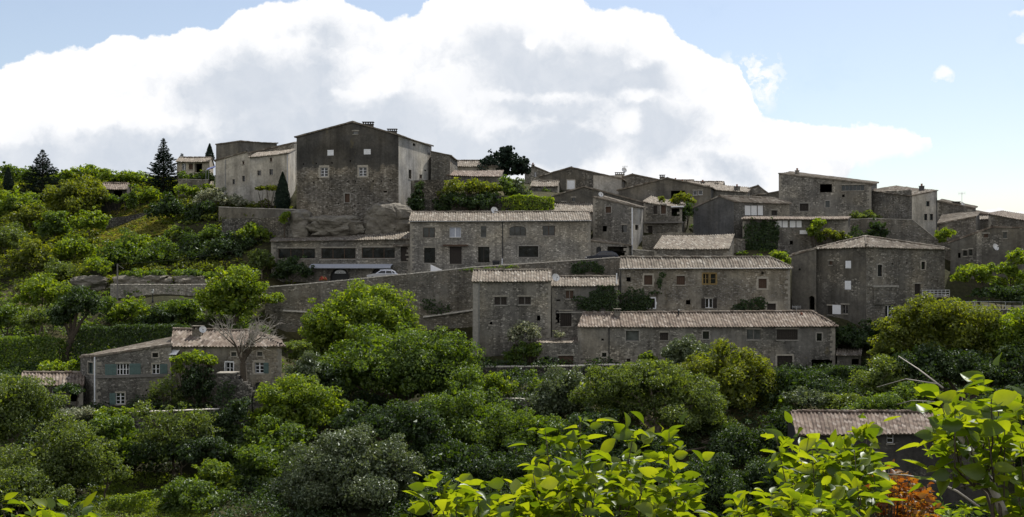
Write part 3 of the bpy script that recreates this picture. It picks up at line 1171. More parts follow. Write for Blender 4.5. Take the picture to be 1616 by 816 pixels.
        if sur:
            mb = MB()
            T, Nn = np.append(fc.t, 0), np.append(fc.n, 0)
            w = sur_w
            def blk(a0, a1, b0, b1, pr):
                mb.box(fc.pt((a0 + a1) / 2, (b0 + b1) / 2, pr / 2 - 0.03), T * (a1 - a0) / 2, Nn * (pr / 2 + 0.03), (0, 0, (b1 - b0) / 2))
            nz = max(2, int((z1 - z0) / 0.4))
            for i in range(nz):
                za, zb = z0 + (z1 - z0) * i / nz, z0 + (z1 - z0) * (i + 1) / nz - 0.012
                wl, wr = w * random.uniform(.75, 1.45), w * random.uniform(.75, 1.45)
                blk(s0 - wl, s0 - 0.001, za, zb, .022)
                blk(s1 + 0.001, s1 + wr, za, zb, .022)
            blk(s0 - w * .8, s1 + w * .8, z1 + 0.002, z1 + w * 1.15, .026)
            blk(s0 - w * .9, s1 + w * .9, z0 - w * .75, z0 - 0.002, .05)
            mb.build('surround', MATS[sur], s.root, par)
        elif sill or kind in ('glass', 'pale', 'wood', 'brown', 'curtain', 'door'):
            sill = sill or 'quoin_stone'
            mb = MB()
            T, Nn = np.append(fc.t, 0), np.append(fc.n, 0)
            mb.box(fc.pt((s0 + s1) / 2, z0 - 0.06, 0.02), T * ((s1 - s0) / 2 + 0.08), Nn * 0.07, (0, 0, 0.055))
            if not arch:
                ml = MB()
                ml.box(fc.pt((s0 + s1) / 2, z1 + 0.10, -0.005), T * ((s1 - s0) / 2 + random.uniform(.1, .25)), Nn * 0.022, (0, 0, 0.095))
                ml.build('lintel', MATS['quoin_stone'], s.root, par)
            mb.build('sill', MATS[sill], s.root, par)
        if shut:
            sw = shut_w or (s1 - s0) * (0.5 if len(shut) > 1 else 0.6)
            for ch in shut:
                mb = MB()
                T, Nn = np.append(fc.t, 0), np.append(fc.n, 0)
                a = s0 - sw - 0.02 if ch == 'L' else s1 + 0.02
                nb = max(2, int(sw / 0.16))
                for i in range(nb):
                    b0, b1 = a + sw * i / nb + 0.006, a + sw * (i + 1) / nb - 0.006
                    mb.box(fc.pt((b0 + b1) / 2, (z0 + z1) / 2, 0.05), T * (b1 - b0) / 2, Nn * 0.02, (0, 0, (z1 - z0) / 2))
                for f_ in (0.18, 0.82):
                    mb.box(fc.pt(a + sw / 2, z0 + (z1 - z0) * f_, 0.083), T * sw * 0.48, Nn * 0.012, (0, 0, 0.05))
                mb.build('shutter', MATS[shut_m], s.root, par)

    # --- extras -------------------------------------------------------
    def pipe(s, px, y0, y1, face='f', m='zinc', r=0.055):
        fc = s.fac[face]
        a, z0 = fc.on(px, y0)
        z1 = fc.on(px, y1)[1]
        mb = MB()
        mb.tube([fc.pt(a, z0, 0.10), fc.pt(a, z1, 0.10)], r, 8)
        for t in np.linspace(0.1, 0.9, 4):
            mb.tube([fc.pt(a, z0 + (z1 - z0) * t - .03, 0.10), fc.pt(a, z0 + (z1 - z0) * t + .03, 0.10)], r * 1.35, 8)
        mb.build('drainpipe', MATS[m], s.root)
        return s

    def slab(s, px0, px1, y0, y1, proud=0.04, face='f', m='stone_trim', name='band'):
        fc = s.fac[face]
        a0, z1 = fc.on(px0, y0)
        a1, z0 = fc.on(px1, y1)
        mb = MB()
        mb.box(fc.pt((a0 + a1) / 2, (z0 + z1) / 2, proud / 2 - .02), np.append(fc.t, 0) * abs(a1 - a0) / 2, np.append(fc.n, 0) * (proud / 2 + .02), (0, 0, abs(z1 - z0) / 2))
        mb.build(name, MATS[m] if isinstance(m, str) else m, s.root)
        return s

    def chimney(s, px, ytop, Y, w=0.7, d=0.6, ybot=None, style='slab', m=None, hgt=1.6):
        """stack standing on the roof; style slab | pot | pipe"""
        x, zt = WX(px, Y), WZ(ytop, Y)
        zb = zt - hgt
        mb = MB()
        if style == 'pipe':
            mb.tube([(x, Y, zb), (x, Y, zt - 0.15)], 0.09, 8, 1)
            mb.lathe((x, Y, zt), [(0.02, 0), (0.2, -0.12), (0.2, -0.16), (0.03, -0.18)], 10, 1)
        else:
            mb.box((x, Y, (zb + zt - 0.4) / 2), (w / 2, 0, 0), (0, d / 2, 0), (0, 0, (zt - 0.4 - zb) / 2))
            mb.box((x, Y, zt - 0.37), (w / 2 + .06, 0, 0), (0, d / 2 + .06, 0), (0, 0, 0.03))
            if style == 'slab':
                for i in np.linspace(-1, 1, max(2, int(w / 0.35) + 1)):
                    mb.box((x + i * (w / 2 - .08), Y, zt - 0.21), (.06, 0, 0), (0, d / 2 - .06, 0), (0, 0, 0.13))
                mb.box((x, Y, zt - 0.04), (w / 2 + .1, 0, 0), (0, d / 2 + .1, 0), (0, 0, 0.04))
            else:
                mb.lathe((x, Y, zt - 0.34), [(0.16, 0), (0.13, 0.24), (0.17, 0.28), (0.17, 0.34), (0.0, 0.36)], 10, 1)
        s.todo.append(('chimney', mb, [m or s.wallm, MATS['dark_metal'] if style == 'pipe' else MATS['brick_red']]))
        return s

    def dish(s, px, py, Y, dia=1.0, post=0.9):
        x, z = WX(px, Y), WZ(py, Y)
        mb = MB()
        dirn = np.array([0.35, -0.85, 0.35])
        dirn /= np.linalg.norm(dirn)
        a = np.cross(dirn, (0, 0, 1)); a /= np.linalg.norm(a)
        b = np.cross(a, dirn)
        c0 = np.array([x, Y, z])
        V, Fq = [], []
        nr, nk = 4, 18
        for th in (0.0, -0.03):
            for i in range(nr + 1):
                r = dia / 2 * i / nr
                for k in range(nk):
                    an = 2 * math.pi * k / nk
                    V.append(c0 + r * (math.cos(an) * a + math.sin(an) * b) + dirn * (0.35 * r * r / (dia / 2) - 0.09 * dia + th))
        o = (nr + 1) * nk
        for q in (0, o):
            for i in range(nr):
                for k in range(nk):
                    k2 = (k + 1) % nk
                    Fq.append((q + i * nk + k, q + i * nk + k2, q + (i + 1) * nk + k2, q + (i + 1) * nk + k))
        mb.mesh(V, Fq)
        mb.tube([c0 - dirn * 0.1, c0 - dirn * 0.25 - (0, 0, .1), c0 - dirn * 0.25 - (0, 0, post)], 0.04, 6, 1)
        mb.tube([c0 - b * dia * 0.45, c0 + dirn * dia * 0.42 - b * dia * 0.1], 0.018, 5, 1)
        mb.box(c0 + dirn * dia * 0.42 - b * dia * 0.1, a * 0.05, b * 0.05, dirn * 0.07, 1)
        mb.build('satellite_dish', [MATS['dish_white'], MATS['dark_metal']], s.root, smooth=True)
        return s

    def antenna(s, px, ytop, Y, hgt=3.0):
        x, z = WX(px, Y), WZ(ytop, Y)
        mb = MB()
        mb.tube([(x, Y, z - hgt), (x, Y, z)], 0.03, 5)
        mb.tube([(x - 0.5, Y + .2, z - 0.12), (x + 0.5, Y - .2, z - 0.12)], 0.02, 4)
        for q in np.linspace(-0.45, 0.45, 6):
            mb.tube([(x + q, Y - .4 * q, z - 0.12 - .25), (x + q, Y - .4 * q, z - 0.12 + .25)], 0.012, 4)
        mb.build('antenna', MATS['grey_metal'], s.root)
        return s

    def gut(s, off=.40):
        s.gutter = off
        return s

    def face(s, k, m):
        s.facemat[k] = m
        return s

    def done(s):
        mb = MB()
        wm = [s.wallm]
        for k, fc in s.fac.items():
            mi = 0
            if k in s.facemat:
                wm.append(MATS[s.facemat[k]])
                mi = len(wm) - 1
            poly = fc.outline
            xs = sorted({0.0, fc.L} | {q for h in fc.holes for q in h[:2]})
            zmax = max(p[1] for p in poly)
            zs = sorted({s.base, zmax} | {q for h in fc.holes for q in h[2:4] if q < zmax})
            for i in range(len(xs) - 1):
                for j in range(len(zs) - 1):
                    cx_, cz_ = (xs[i] + xs[i + 1]) / 2, (zs[j] + zs[j + 1]) / 2
                    if any(h[0] < cx_ < h[1] and h[2] < cz_ < h[3] for h in fc.holes):
                        continue
                    c = clip_convex([(xs[i], zs[j]), (xs[i + 1], zs[j]), (xs[i + 1], zs[j + 1]), (xs[i], zs[j + 1])], poly)
                    if len(c) >= 3:
                        mb.poly([fc.pt(a, z) for a, z in c], mi)
            for s0, s1, z0, z1, arch, dp in fc.holes:
                ring = [(s0, z0), (s1, z0), (s1, z1), (s0, z1)]
                if arch:
                    hw = (s1 - s0) / 2
                    rise = min(hw, (z1 - z0) * 0.55) if arch is True else arch * hw
                    arc = [((s0 + s1) / 2 + hw * math.cos(t), z1 - rise + rise * math.sin(t)) for t in np.linspace(0, math.pi, 13)]
                    right = arc[:7]      # from right springing to crown
                    left = arc[6:]       # crown to left springing
                    mb.poly([fc.pt(a, z, 0.0) for a, z in [(s1, z1)] + right[::-1]])
                    mb.poly([fc.pt(a, z, 0.0) for a, z in [(s0, z1)] + left[::-1]])
                    ring = [(s0, z0), (s1, z0)] + arc
                n = len(ring)
                for i in range(n):
                    a, b = ring[i], ring[(i + 1) % n]
                    mb.poly([fc.pt(a[0], a[1]), fc.pt(a[0], a[1], -dp), fc.pt(b[0], b[1], -dp), fc.pt(b[0], b[1])])
        mb.build('wall', wm, s.root)
        if s.quoins:
            fc = s.fac['f']
            T, Nn = np.append(fc.t, 0), np.append(fc.n, 0)
            for end, ztop in ((0, fc.outline[-1][1]), (1, fc.outline[2][1])):
                mq = MB()
                z = s.base
                i = 0
                while z < ztop - .35:
                    hh = random.uniform(.24, .40)
                    w = random.uniform(.45, .75) if i % 2 else random.uniform(.25, .4)
                    a = w / 2 if end == 0 else fc.L - w / 2
                    mq.box(fc.pt(a, z + hh / 2, -.02 + random.uniform(0, .012)), T * (w / 2 + .012), Nn * .03, (0, 0, hh / 2 - .002))
                    z += hh
                    i += 1
                mq.build('quoin', MATS['quoin_stone'], s.root)
        if s.gutter:
            fc = s.fac['f']
            o = fc.outline
            mg = MB()
            za, zb_ = o[-1][1], o[2][1]
            n = 8
            pts = [np.array(fc.pt(-.1 + (fc.L + .2) * i / n, za + (zb_ - za) * i / n - .10 + random.uniform(-.015, .015), s.gutter)) for i in range(n + 1)]
            mg.tube(pts, .07, 7)
            mg.build('gutter', MATS['zinc'], s.root)
        if s.sheets:
            Vs, Qs, Us, off = [], [], [], 0
            for V, Q, U in s.sheets:
                Vs.append(V); Qs.append(Q + off); Us.append(U)
                off += len(V)
            if s.extra.v:
                V = np.array(s.extra.v)
                Q = [f for f in s.extra.f if len(f) == 4]
                Vs.append(V); Qs.append(np.array(Q) + off); Us.append(np.stack([V[:, 0] * 2.2, V[:, 1] * 2.2], 1))
            roof = fast_mesh('roof', np.concatenate(Vs), np.concatenate(Qs), s.tiles, s.root, uv=np.concatenate(Us))
        else:
            roof = None
        for t in s.todo:
            if t[0] == 'chimney':
                t[1].build('chimney', t[2], s.root, roof)
            else:
                s._make_win(*t)
        return s


# ------------------------------------------------------------------ the village, from the ridge down
# tall manor
h = House('manor_house', 'tall dark manor with a broad gable and two small white shutters, standing on rock', 'house',
          (468, 160), (629, 157), (681, 172), wall='manor_render', tiles='tiles_grey', base=WZ(372, 158))
h.gab(217, 214, (556.5, 193.5), over=0.2)
h.win(521.5, 241, 10, 9, 'shutter', depth=.12).win(579.5, 239.5, 11, 8.5, 'shutter', depth=.12)
h.win(511.5, 271.5, 11.5, 14, 'glass', frame='white_paint', mull=(1, 2), sur='cream_trim', sur_w=.3)
h.win(572.5, 271, 12, 14, 'glass', frame='white_paint', mull=(1, 2), sur='cream_trim', sur_w=.3)
h.win(548, 312.5, 8, 14, 'brown', sur='stone_trim').win(561, 209.5, 8, 4.5, 'pale', depth=.2)
for hx, hy in [(479, 259), (499, 258), (524, 257), (553, 254), (502, 282), (549, 287), (561, 286.5), (589, 286), (602, 286), (616, 285), (569.5, 298),
               (534, 321), (516, 326), (560, 325), (565, 321), (495, 288)]:
    h.win(hx, hy, 2.2, 2.2, 'open', depth=.5)
h.win(608, 302.5, 6, 2.5, 'open', depth=.5)
h.win(647, 275, 4, 14, 'glass', 'r', sur='stone_trim', sur_w=.2).win(653.5, 228.5, 4, 4, 'open', 'r').win(664, 279, 4, 6, 'brown', 'r').win(671, 269, 2.5, 2.5, 'open', 'r')
h.face('r', 'render_pale_and_sunlit').chimney(581, 192.5, 163, 1.7, 0.8).chimney(619, 203.5, 165, 1.5, 0.7, hgt=2.2)  # right wall coloured paler to paint in the grazing sun
h.done()
h = House('stone_house', 'low grey stone annex stepping down behind the right wall of the tall manor', 'house', (680, 170), (710, 171), (722, 180), wall='masonry_brown')
h.mono(240, 246, 246, 240, 'r', abs_back=(WZ(247, 171), WZ(240, 170))).done()

# left row on the ridge
h = House('stone_house', 'windowless grey block on the ridge behind the long left row', 'house', (341, 186), (380, 182), (437, 190), wall='render_grey')
h.mono(229, 223.5, 227, 231, 'r', abs_back=(WZ(227, 190), WZ(229, 186))).done()
h = House('row_house', 'plain grey house with a sloping roof line between ridge block and manor', 'house', (372, 177), (464, 173), (470, 180), wall='masonry_brown')
h.mono(247, 226, 224, 244, 'l', abs_back=(WZ(225, 180), WZ(246, 184))).done()
h = House('row_house', 'low grey gabled house with two slit windows at left end of the ridge row', 'house', (340, 170), (394, 168), (401, 176), wall='render_pale_and_sunlit', tiles='tiles_grey')
h.gab(254, 246, (389, 240.5), over=.2)
h.win(369, 287, 4, 8, 'glass', sur='cream_trim').win(384.5, 282, 4.5, 9, 'glass', sur='cream_trim').win(384, 257, 3, 5, 'brown')
h.pipe(356, 252, 306).done()
h = House('row_house', 'pale grey row house with two small square windows and a white drainpipe beside manor', 'house', (394, 167), (455, 165), (466, 172), wall='render_pale_and_sunlit')
h.mono(249, 242, 238, 244, 'f', abs_back=(WZ(236, 172), WZ(242, 174)))
h.win(409, 273, 5.5, 7.5, 'glass', sur='cream_trim').win(428, 271.5, 5.5, 9, 'glass', sur='cream_trim').win(427.5, 252, 3.5, 6, 'brown')
h.pipe(454, 244, 305, m='white_paint').done()
h = House('villa', 'low white villa with a flat tiled roof and columns behind the big fir', 'villa', (279, 186), (330, 184), (337, 191), wall='render_cream')
h.par(255, 255, 249.5, 249.5, over=.7)
h.win(290, 263, 7, 11, 'pale', frame='white_paint', mull=(1, 0)).win(301, 263, 7, 9, 'brown').win(313, 265, 12, 14, 'open', depth=.6)
h.done()
h = House('garden_hut', 'small hut with a shallow grey roof among bushes on the left hillside', 'hut', (160, 182), (200, 182), (206, 187), wall='render_dark', tiles='tiles_pink')
h.par(297.5, 298, 290, 290.5, over=.6).win(186, 306, 14, 10, 'open').done()

# ---- house row behind the street
h = House('stone_house', 'long pale rubble house with tiled roof, ten dark windows and doors facing the street wall', 'house', (647, 145.5), (932, 146.5), (925, 154), wall='masonry_pale', tiles='tiles_grey', base=WZ(446, 146))
h.par(348.5, 347.5, 336.5, 335.5, over=.45).gut(.5)
h.win(677, 367, 19, 16, 'glass', frame='brown_wood', mull=(1, 0), sill='stone_trim').win(718.5, 366.5, 18, 16, 'curtain', frame='white_paint', mull=(1, 0), sill='stone_trim')
h.win(763, 365.5, 8.5, 17, 'glass', sill='stone_trim').win(817, 364.5, 26, 15, 'glass', frame='dark_wood', mull=(2, 0), arch=.25, sill='stone_trim')
h.win(866, 364, 19.5, 15.5, 'glass', frame='brown_wood', mull=(1, 0), sill='stone_trim')
h.win(678, 403, 17.5, 24, 'glass', frame='dark_wood', sill='stone_trim').win(719, 403, 19, 27, 'door').win(763.5, 402, 18, 25, 'glass', frame='dark_wood', mull=(1, 0), sill='stone_trim')
h.win(834, 397, 31, 17.5, 'glass', frame='dark_wood', sur='stone_trim', sur_w=.12)
h.slab(699, 739, 386, 388.5, .5, m='brown_wood', name='canopy')
h.pipe(793, 349, 420, m='dark_metal').pipe(792.5, 408, 421, m='white_paint', r=.08)
h.dish(780, 332, 149.6, 1.05).done()
h = House('restaurant', 'low stone building with three wide upper openings and two arches facing the street', 'restaurant', (428, 150), (648, 147.2), (650, 154), wall='masonry_grey', tiles='tiles_grey', base=WZ(462, 149))
h.mono(381, 377, 364, 374, 'f', over=.5)
h.win(468, 400, 58, 16, 'glass', frame='brown_wood', mull=(2, 0), sill='stone_trim').win(534, 400, 54, 17, 'glass', frame='brown_wood', mull=(2, 0), sill='stone_trim')
h.win(597, 399, 52, 17, 'glass', frame='brown_wood', mull=(2, 0), sill='stone_trim').win(639.5, 401, 14, 23, 'door')
h.win(536, 439, 30, 34, 'dark', arch=True, sur=None, depth=.5).win(600, 437, 29, 32, 'dark', arch=True, depth=.5)
fc = h.fac['f']
# awning: a sloping cloth on two arms
a0, zt_ = fc.on(492, 416.5); a1, _ = fc.on(620, 413.5)
mb = MB()
mb.mesh([fc.pt(a0, zt_, .05), fc.pt(a1, zt_, .05), fc.pt(a1, zt_ - .38, 1.3), fc.pt(a0, zt_ - .38, 1.3),
         fc.pt(a0, zt_ - .03, .05), fc.pt(a1, zt_ - .03, .05), fc.pt(a1, zt_ - .41, 1.3), fc.pt(a0, zt_ - .41, 1.3),
         fc.pt(a1, zt_ - .62, 1.32), fc.pt(a0, zt_ - .62, 1.32)],
        [(0, 3, 2, 1), (4, 5, 6, 7), (3, 9, 8, 2), (0, 4, 7, 3), (1, 2, 6, 5)])
for a in (a0 + .3, (a0 + a1) / 2, a1 - .3):
    mb.tube([fc.pt(a, zt_ - .9, .02), fc.pt(a, zt_ - .42, 1.25)], .025, 6)
mb.build('awning', MATS['awning_cloth'], h.root)
# white lunette with a line of small dark lettering over the left arch
aL, zL = fc.on(527, 431.6); aR, _ = fc.on(545, 431.6)
am, hw = (aL + aR) / 2, (aR - aL) / 2
mb = MB()
arc = [(am + hw * math.cos(t), zL + hw * .62 * math.sin(t)) for t in np.linspace(0, math.pi, 13)]
mb.poly([fc.pt(a, z, -.30) for a, z in arc])
mb.poly([fc.pt(a, z, -.34) for a, z in arc[::-1]])
for i in range(13):
    p, q = arc[i], arc[(i + 1) % 13]
    mb.poly([fc.pt(p[0], p[1], -.30), fc.pt(p[0], p[1], -.34), fc.pt(q[0], q[1], -.34), fc.pt(q[0], q[1], -.30)])
for i, wd in enumerate([.09, .05, .08, .03, .09, .07, .04, .08]):
    if i in (3,):
        continue
    x0 = am - hw * .62 + i * hw * 1.24 / 8
    mb.box(fc.pt(x0 + .04, zL + .17, -.296), np.append(fc.t, 0) * wd / 2, np.append(fc.n, 0) * .003, (0, 0, .055), 1)
mb.build('sign', [MATS['white_paint'], MATS['black_plastic']], h.root)
# strip of tiles over the side door
e0, e1 = np.array(fc.pt(*fc.on(622, 389), .55)), np.array(fc.pt(*fc.on(648, 388), .55))
r0, r1 = np.array(fc.pt(fc.on(622, 389)[0], fc.on(622, 389)[1] + .22, .02)), np.array(fc.pt(fc.on(648, 388)[0], fc.on(648, 388)[1] + .22, .02))
V, Q, U = roof_sheet(e0, e1, r1, r0, over=.05, thick=.08, verge=0)
fast_mesh('canopy', V, Q, MATS['tiles_grey'], h.root, uv=U)
h.done()
h = House('stone_house', 'short tiled lean-to just behind the right end of the long pale street house', 'house', (868, 156), (936, 156), (940, 163), wall='masonry_grey')
h.mono(335, 335, 320, 322, 'f').done()
h = House('tower_house', 'narrow rubble house with a sunlit-toned right flank and a white drainpipe above the dark car', 'house', (936, 153), (999, 150), (1015, 156), wall='masonry_grey')
h.mono(312, 326, 329, 303, 'r', abs_back=(WZ(328, 156), WZ(311, 159)))
h.win(960, 331, 9, 10, 'brown', sur='stone_trim', sur_w=.1).win(954, 361, 7, 9, 'open').win(985, 361, 8, 12, 'glass').win(1005, 359, 5, 8, 'open', face='r')
h.face('r', 'render_pale_and_sunlit').pipe(998, 328, 402, m='white_paint', r=.09).dish(948, 307, 154, .8)  # grazing sun on the right wall is put into its paler colour
h.done()
h = House('garage', 'low garage with a sloping tile canopy and a wide dark opening behind the dark car', 'garage', (931, 147.5), (992, 147.5), (996, 151), wall='masonry_pale', tiles='tiles_grey', base=WZ(420, 147))
h.mono(381, 388, 383, 377, 'r', abs_back=(WZ(388, 151), WZ(377, 151)))
h.win(974, 398, 31, 18, 'open', depth=1.5).win(945, 397, 8, 15, 'dark', arch=True).done()
h = House('stone_house', 'low curved outbuilding with one sloping tile roof above the long tiled house', 'outbuilding', (1033, 141.5), (1150, 141), (1158, 148), wall='masonry_brown', tiles='tiles_grey')
h.mono(393, 393, 371, 373.5, 'f').done()

# ---- houses above, centre
h = House('stone_house', 'wide dark gabled house with a broken roof line, nearest above the hedge', 'house', (873, 164), (1017, 161), (1030, 172), wall='render_patchy')
h.gab(310, 321, (922, 295.5), over=.2)
h.win(905, 315, 4, 6, 'glass').win(890, 322, 5, 6, 'brown').done()
h = House('stone_house', 'pale gabled house with one closed white shutter on the skyline', 'house', (852, 178), (981, 176), (990, 186), wall='render_patchy', tiles='tiles_grey')
h.gab(279, 283, (901.5, 265), over=.2)
h.win(901, 291.5, 12, 14, 'shutter', depth=.1, sur='cream_trim').win(876, 300, 2, 18, 'brown').slab(936.5, 981, 277, 310, .03, m=MATS['render_pale_and_sunlit'], name='sunlit_panel').done()  # thin pale slab paints the sunlit right part of the front
h = House('stone_house', 'small gabled house half hidden behind the dark cedar', 'house', (828, 190), (868, 190), (872, 198), wall='masonry_pale')
h.gab(272, 274, (842, 263), over=.2).win(845, 275, 4, 8, 'glass', frame='white_paint', mull=(1, 0)).chimney(841, 257, 193, .6, .6, style='pot').done()
h = House('stone_house', 'long low house with a tan wall and tiled roof left of the dark cedar', 'house', (708, 182), (790, 182), (794, 189), wall='render_cream', tiles='tiles_grey')
h.par(262.5, 262.5, 254.5, 254.5).done()
h = House('stone_house', 'low shed with a reddish lean-to roof behind the overgrown garden wall', 'shed', (706, 171), (790, 170), (794, 175), wall='masonry_brown', tiles='tiles_terracotta')
h.mono(277, 279, 270, 270, 'f').done()
h = House('stone_house', 'grey stone house with gable peak and antenna stack right of the white shutter house', 'house', (972, 182), (1042, 181), (1048, 190), wall='masonry_brown')
h.gab(284, 285, (998, 276), over=.2).chimney(978, 272, 184, 1.6, .7, hgt=2.0).dish(985, 268.5, 184, 1.0, 1.4).antenna(986, 262, 184.3, 2.5).done()
h = House('stone_house', 'broad grey gable with twin small windows above the bright garden bush', 'house', (976, 172), (1122, 170), (1134, 180), wall='render_grey')
h.gab(301, 297, (1053, 282), over=.25)
h.win(1097, 304.5, 6.5, 7, 'glass', frame='white_paint').win(1105.5, 304, 6.5, 7, 'glass', frame='white_paint').win(1070, 307, 22, 12, 'open')
h.chimney(1045, 276, 176, .8, .7, style='slab', hgt=2.2).chimney(1077, 283, 177, .6, .6, style='pot').done()
h = House('stone_house', 'squat terrace house with dark doors, a balcony and a white canopy below the grey gable', 'house', (1016, 158), (1076, 156), (1086, 164), wall='masonry_brown')
h.mono(319, 328, 322, 314, 'f', abs_back=(WZ(322, 164), WZ(311, 166)))
h.win(1034, 331, 6, 14, 'wood').win(1026, 364, 7, 15, 'wood').win(1047, 330, 8, 15, 'brown', sur='stone_trim').win(1066, 335, 13, 12, 'open', depth=.6)
h.slab(1060, 1079, 325.5, 327, .6, m='white_paint', name='canopy').slab(1018, 1079, 350.5, 352, .7, m='grey_wood', name='balcony').done()
h = House('stone_house', 'flat roofed house with chimney stacks just right of the broad grey gable', 'house', (1090, 182), (1140, 181), (1144, 188), wall='masonry_grey')
h.par(293, 293, 288, 288).chimney(1109, 284, 184, .7, .6, style='pot').win(1131, 292, 5, 4, 'brown').done()
h = House('stone_house', 'house with one chimney and a long falling roof behind the bluish loft window house', 'house', (1118, 174), (1180, 172), (1186, 180), wall='masonry_grey')
h.mono(299, 304, 297, 291, 'f').chimney(1163, 291, 174, .9, .7, style='pot').done()
h = House('stone_house', 'small gabled roof peeping between the loft window house and the big house with a loggia', 'house', (1172, 178), (1212, 177), (1216, 184), wall='masonry_pale')
h.gab(302, 306, (1196, 294), over=.25).chimney(1184, 297, 179, .6, .5, style='pot').done()
h = House('stone_house', 'low brown shed roof squeezed against the left wall of the loggia house', 'shed', (1188, 171), (1232, 170), (1234, 175), wall='masonry_brown')
h.mono(310, 303, 302, 308, 'l', abs_back=(WZ(302, 175), WZ(309, 176))).done()

# ---- loft-window house, lean-to
h = House('stone_house', 'dark grey gable wall with a lit tile slope and a wide white loft window', 'house', (1094, 157), (1158, 153), (1246, 158.5), (1182, 164), wall='render_bluish', tiles='tiles_grey').face('r', 'masonry_grey')
zA, zB = WZ(329, 157), WZ(319, 153)
h.gab(329, 318.5, (1135.5, 310.5), over=.15)
h.win(1180, 332, 9, 15, 'blind', face='r', frame='white_paint', depth=.12).win(1190, 332, 9, 15, 'blind', face='r', frame='white_paint', depth=.12).win(1200, 332, 8, 15, 'blind', face='r', frame='white_paint', depth=.12)
h.win(1222, 336, 9, 8, 'wood', face='r').done()
h = House('stone_house', 'lean-to with a thin flat roof, four blinded windows and a dark ivy cloak', 'house', (1172, 150.5), (1338, 149.5), (1342, 153.2), wall='masonry_brown', tiles='tiles_pink')
h.mono(345.8, 346.2, 343, 342.5, 'f', over=.6)
h.win(1229, 353.5, 9.5, 10.5, 'blind', frame='white_paint', depth=.12).win(1239, 353.5, 8, 10.5, 'blind', frame='white_paint', depth=.12)
h.win(1251, 353.5, 9, 10.5, 'blind', frame='white_paint', depth=.12).win(1261, 353.5, 8, 10.5, 'blind', frame='white_paint', depth=.12)
h.win(1249, 383, 5, 6, 'open').slab(1262, 1274, 363.5, 369.5, .25, m='blind_white', name='vent_box').win(1285, 352, 8, 9, 'wood').done()

# ---- loggia house and white tower
h = House('stone_house', 'tall dark house with an open loggia and a glazed strip under its sloping roof', 'house', (1229, 163), (1375, 159), (1384, 169), wall='masonry_plastered')
h.mono(275, 291, 286, 271, 'r', abs_back=(WZ(289, 169), WZ(271, 171)))
h.win(1303.5, 297, 19, 13, 'open', depth=1.2).win(1346, 296.5, 36, 9, 'glass', frame='grey_wood', mull=(5, 0))
h.win(1269, 327, 14, 12, 'wood', sur='stone_trim', sur_w=.12).win(1306, 322, 7, 10, 'glass', sur='stone_trim').win(1331, 309, 4, 4, 'open')
h.chimney(1258, 265.5, 165, .55, .55, style='pot', hgt=2.2).done()
h = House('tower_house', 'pale rendered tower with three small windows joined to a dark gable roof on the right', 'house', (1376, 160), (1439, 155), (1479, 158), wall='render_bluish').face('r', 'render_pale_and_sunlit')
h.mono(301, 309.5, 311.5, 297.5, 'f', abs_back=(WZ(304, 162), WZ(296, 165)))
h.win(1464, 321.5, 5.5, 8, 'glass', face='r', sur='cream_trim', sur_w=.1).win(1460.5, 342.5, 5.5, 10, 'glass', face='r', sur='cream_trim', sur_w=.1).win(1469.5, 342.5, 5.5, 10, 'glass', face='r', sur='cream_trim', sur_w=.1)
h.slab(1377, 1438.5, 303, 350, .03, m=MATS['masonry_brown'], name='stone_panel')
h.pipe(1477.5, 312, 382, face='r', m='dark_metal').chimney(1454.5, 290, 158.5, .62, .6, style='pot', hgt=2.2).done()

# ---- right cluster
h = House('stone_house', 'dark flat-fronted house with chimney and mast, directly right of the pale tower', 'house', (1478, 168), (1534, 167), (1540, 174), wall='masonry_brown')
h.mono(318, 329, 326, 315, 'r', abs_back=(WZ(327, 174), WZ(316, 175))).chimney(1509, 318, 169.5, 1.1, .7, hgt=1.8).antenna(1518, 304, 170, 3.2).dish(1519, 322, 169, .7, .6).done()
h = House('stone_house', 'small house with a bright single slope of tiles below the mast house', 'house', (1481, 159), (1540, 157), (1546, 165), wall='masonry_brown', tiles='tiles_grey')
h.mono(354, 343, 336, 337, 'l', abs_back=(WZ(336, 165), WZ(339, 166))).done()
h = House('stone_house', 'little link house with a short tile roof between bright slope and far right house', 'house', (1536, 166), (1562, 166), (1566, 172), wall='masonry_pale')
h.mono(346, 346, 339, 339, 'f').done()
h = House('stone_house', 'far right skyline house with a tile roof running out of the picture', 'house', (1560, 161), (1640, 156), (1660, 166), wall='masonry_brown', tiles='tiles_pink')
h.mono(338, 352, 344, 334, 'f', abs_back=(WZ(344, 166), WZ(334, 171))).done()
h = House('stone_house', 'large dark house at right edge with a wall dish and a stair-stepped left roof line', 'house', (1500, 146), (1700, 140), (1712, 150), wall='render_patchy', tiles='tiles_pink')
h.gab(383, 362, (1566, 359.5), over=.1)
h.win(1586, 371, 6, 10, 'glass').win(1514, 403, 4, 8, 'open').win(1523, 399.5, 6, 9, 'glass').win(1532, 398.5, 5, 10, 'glass').win(1556, 372, 7, 6, 'brown')
h.slab(1541, 1549, 364, 415, .05, m=MATS['masonry_pale'], name='quoin').dish(1571, 390, 142.3, 1.0, .5).done()
h = House('stone_house', 'angular grey house with a shallow hipped roof, small white shutters and a railed balcony', 'house', (1288, 132), (1367, 127), (1491, 130), (1425, 141), wall='render_patchy', tiles='tiles_grey', base=WZ(560, 128)).face('r', 'masonry_brown')
h.pyr(392.5, 389.5, 393, 393, (1366, 374.5, 132.5))
h.win(1338.5, 417.5, 9, 12, 'shutter', depth=.1).win(1338, 450, 10, 14, 'shutter', depth=.1).win(1310, 489.5, 7, 14, 'wood').win(1333.5, 488, 8.5, 14, 'glass', frame='grey_wood', mull=(1, 1))
h.slab(1314, 1327, 481, 496, .06, m='white_paint', name='shutter')
h.win(1311, 415, 5, 6, 'brown')
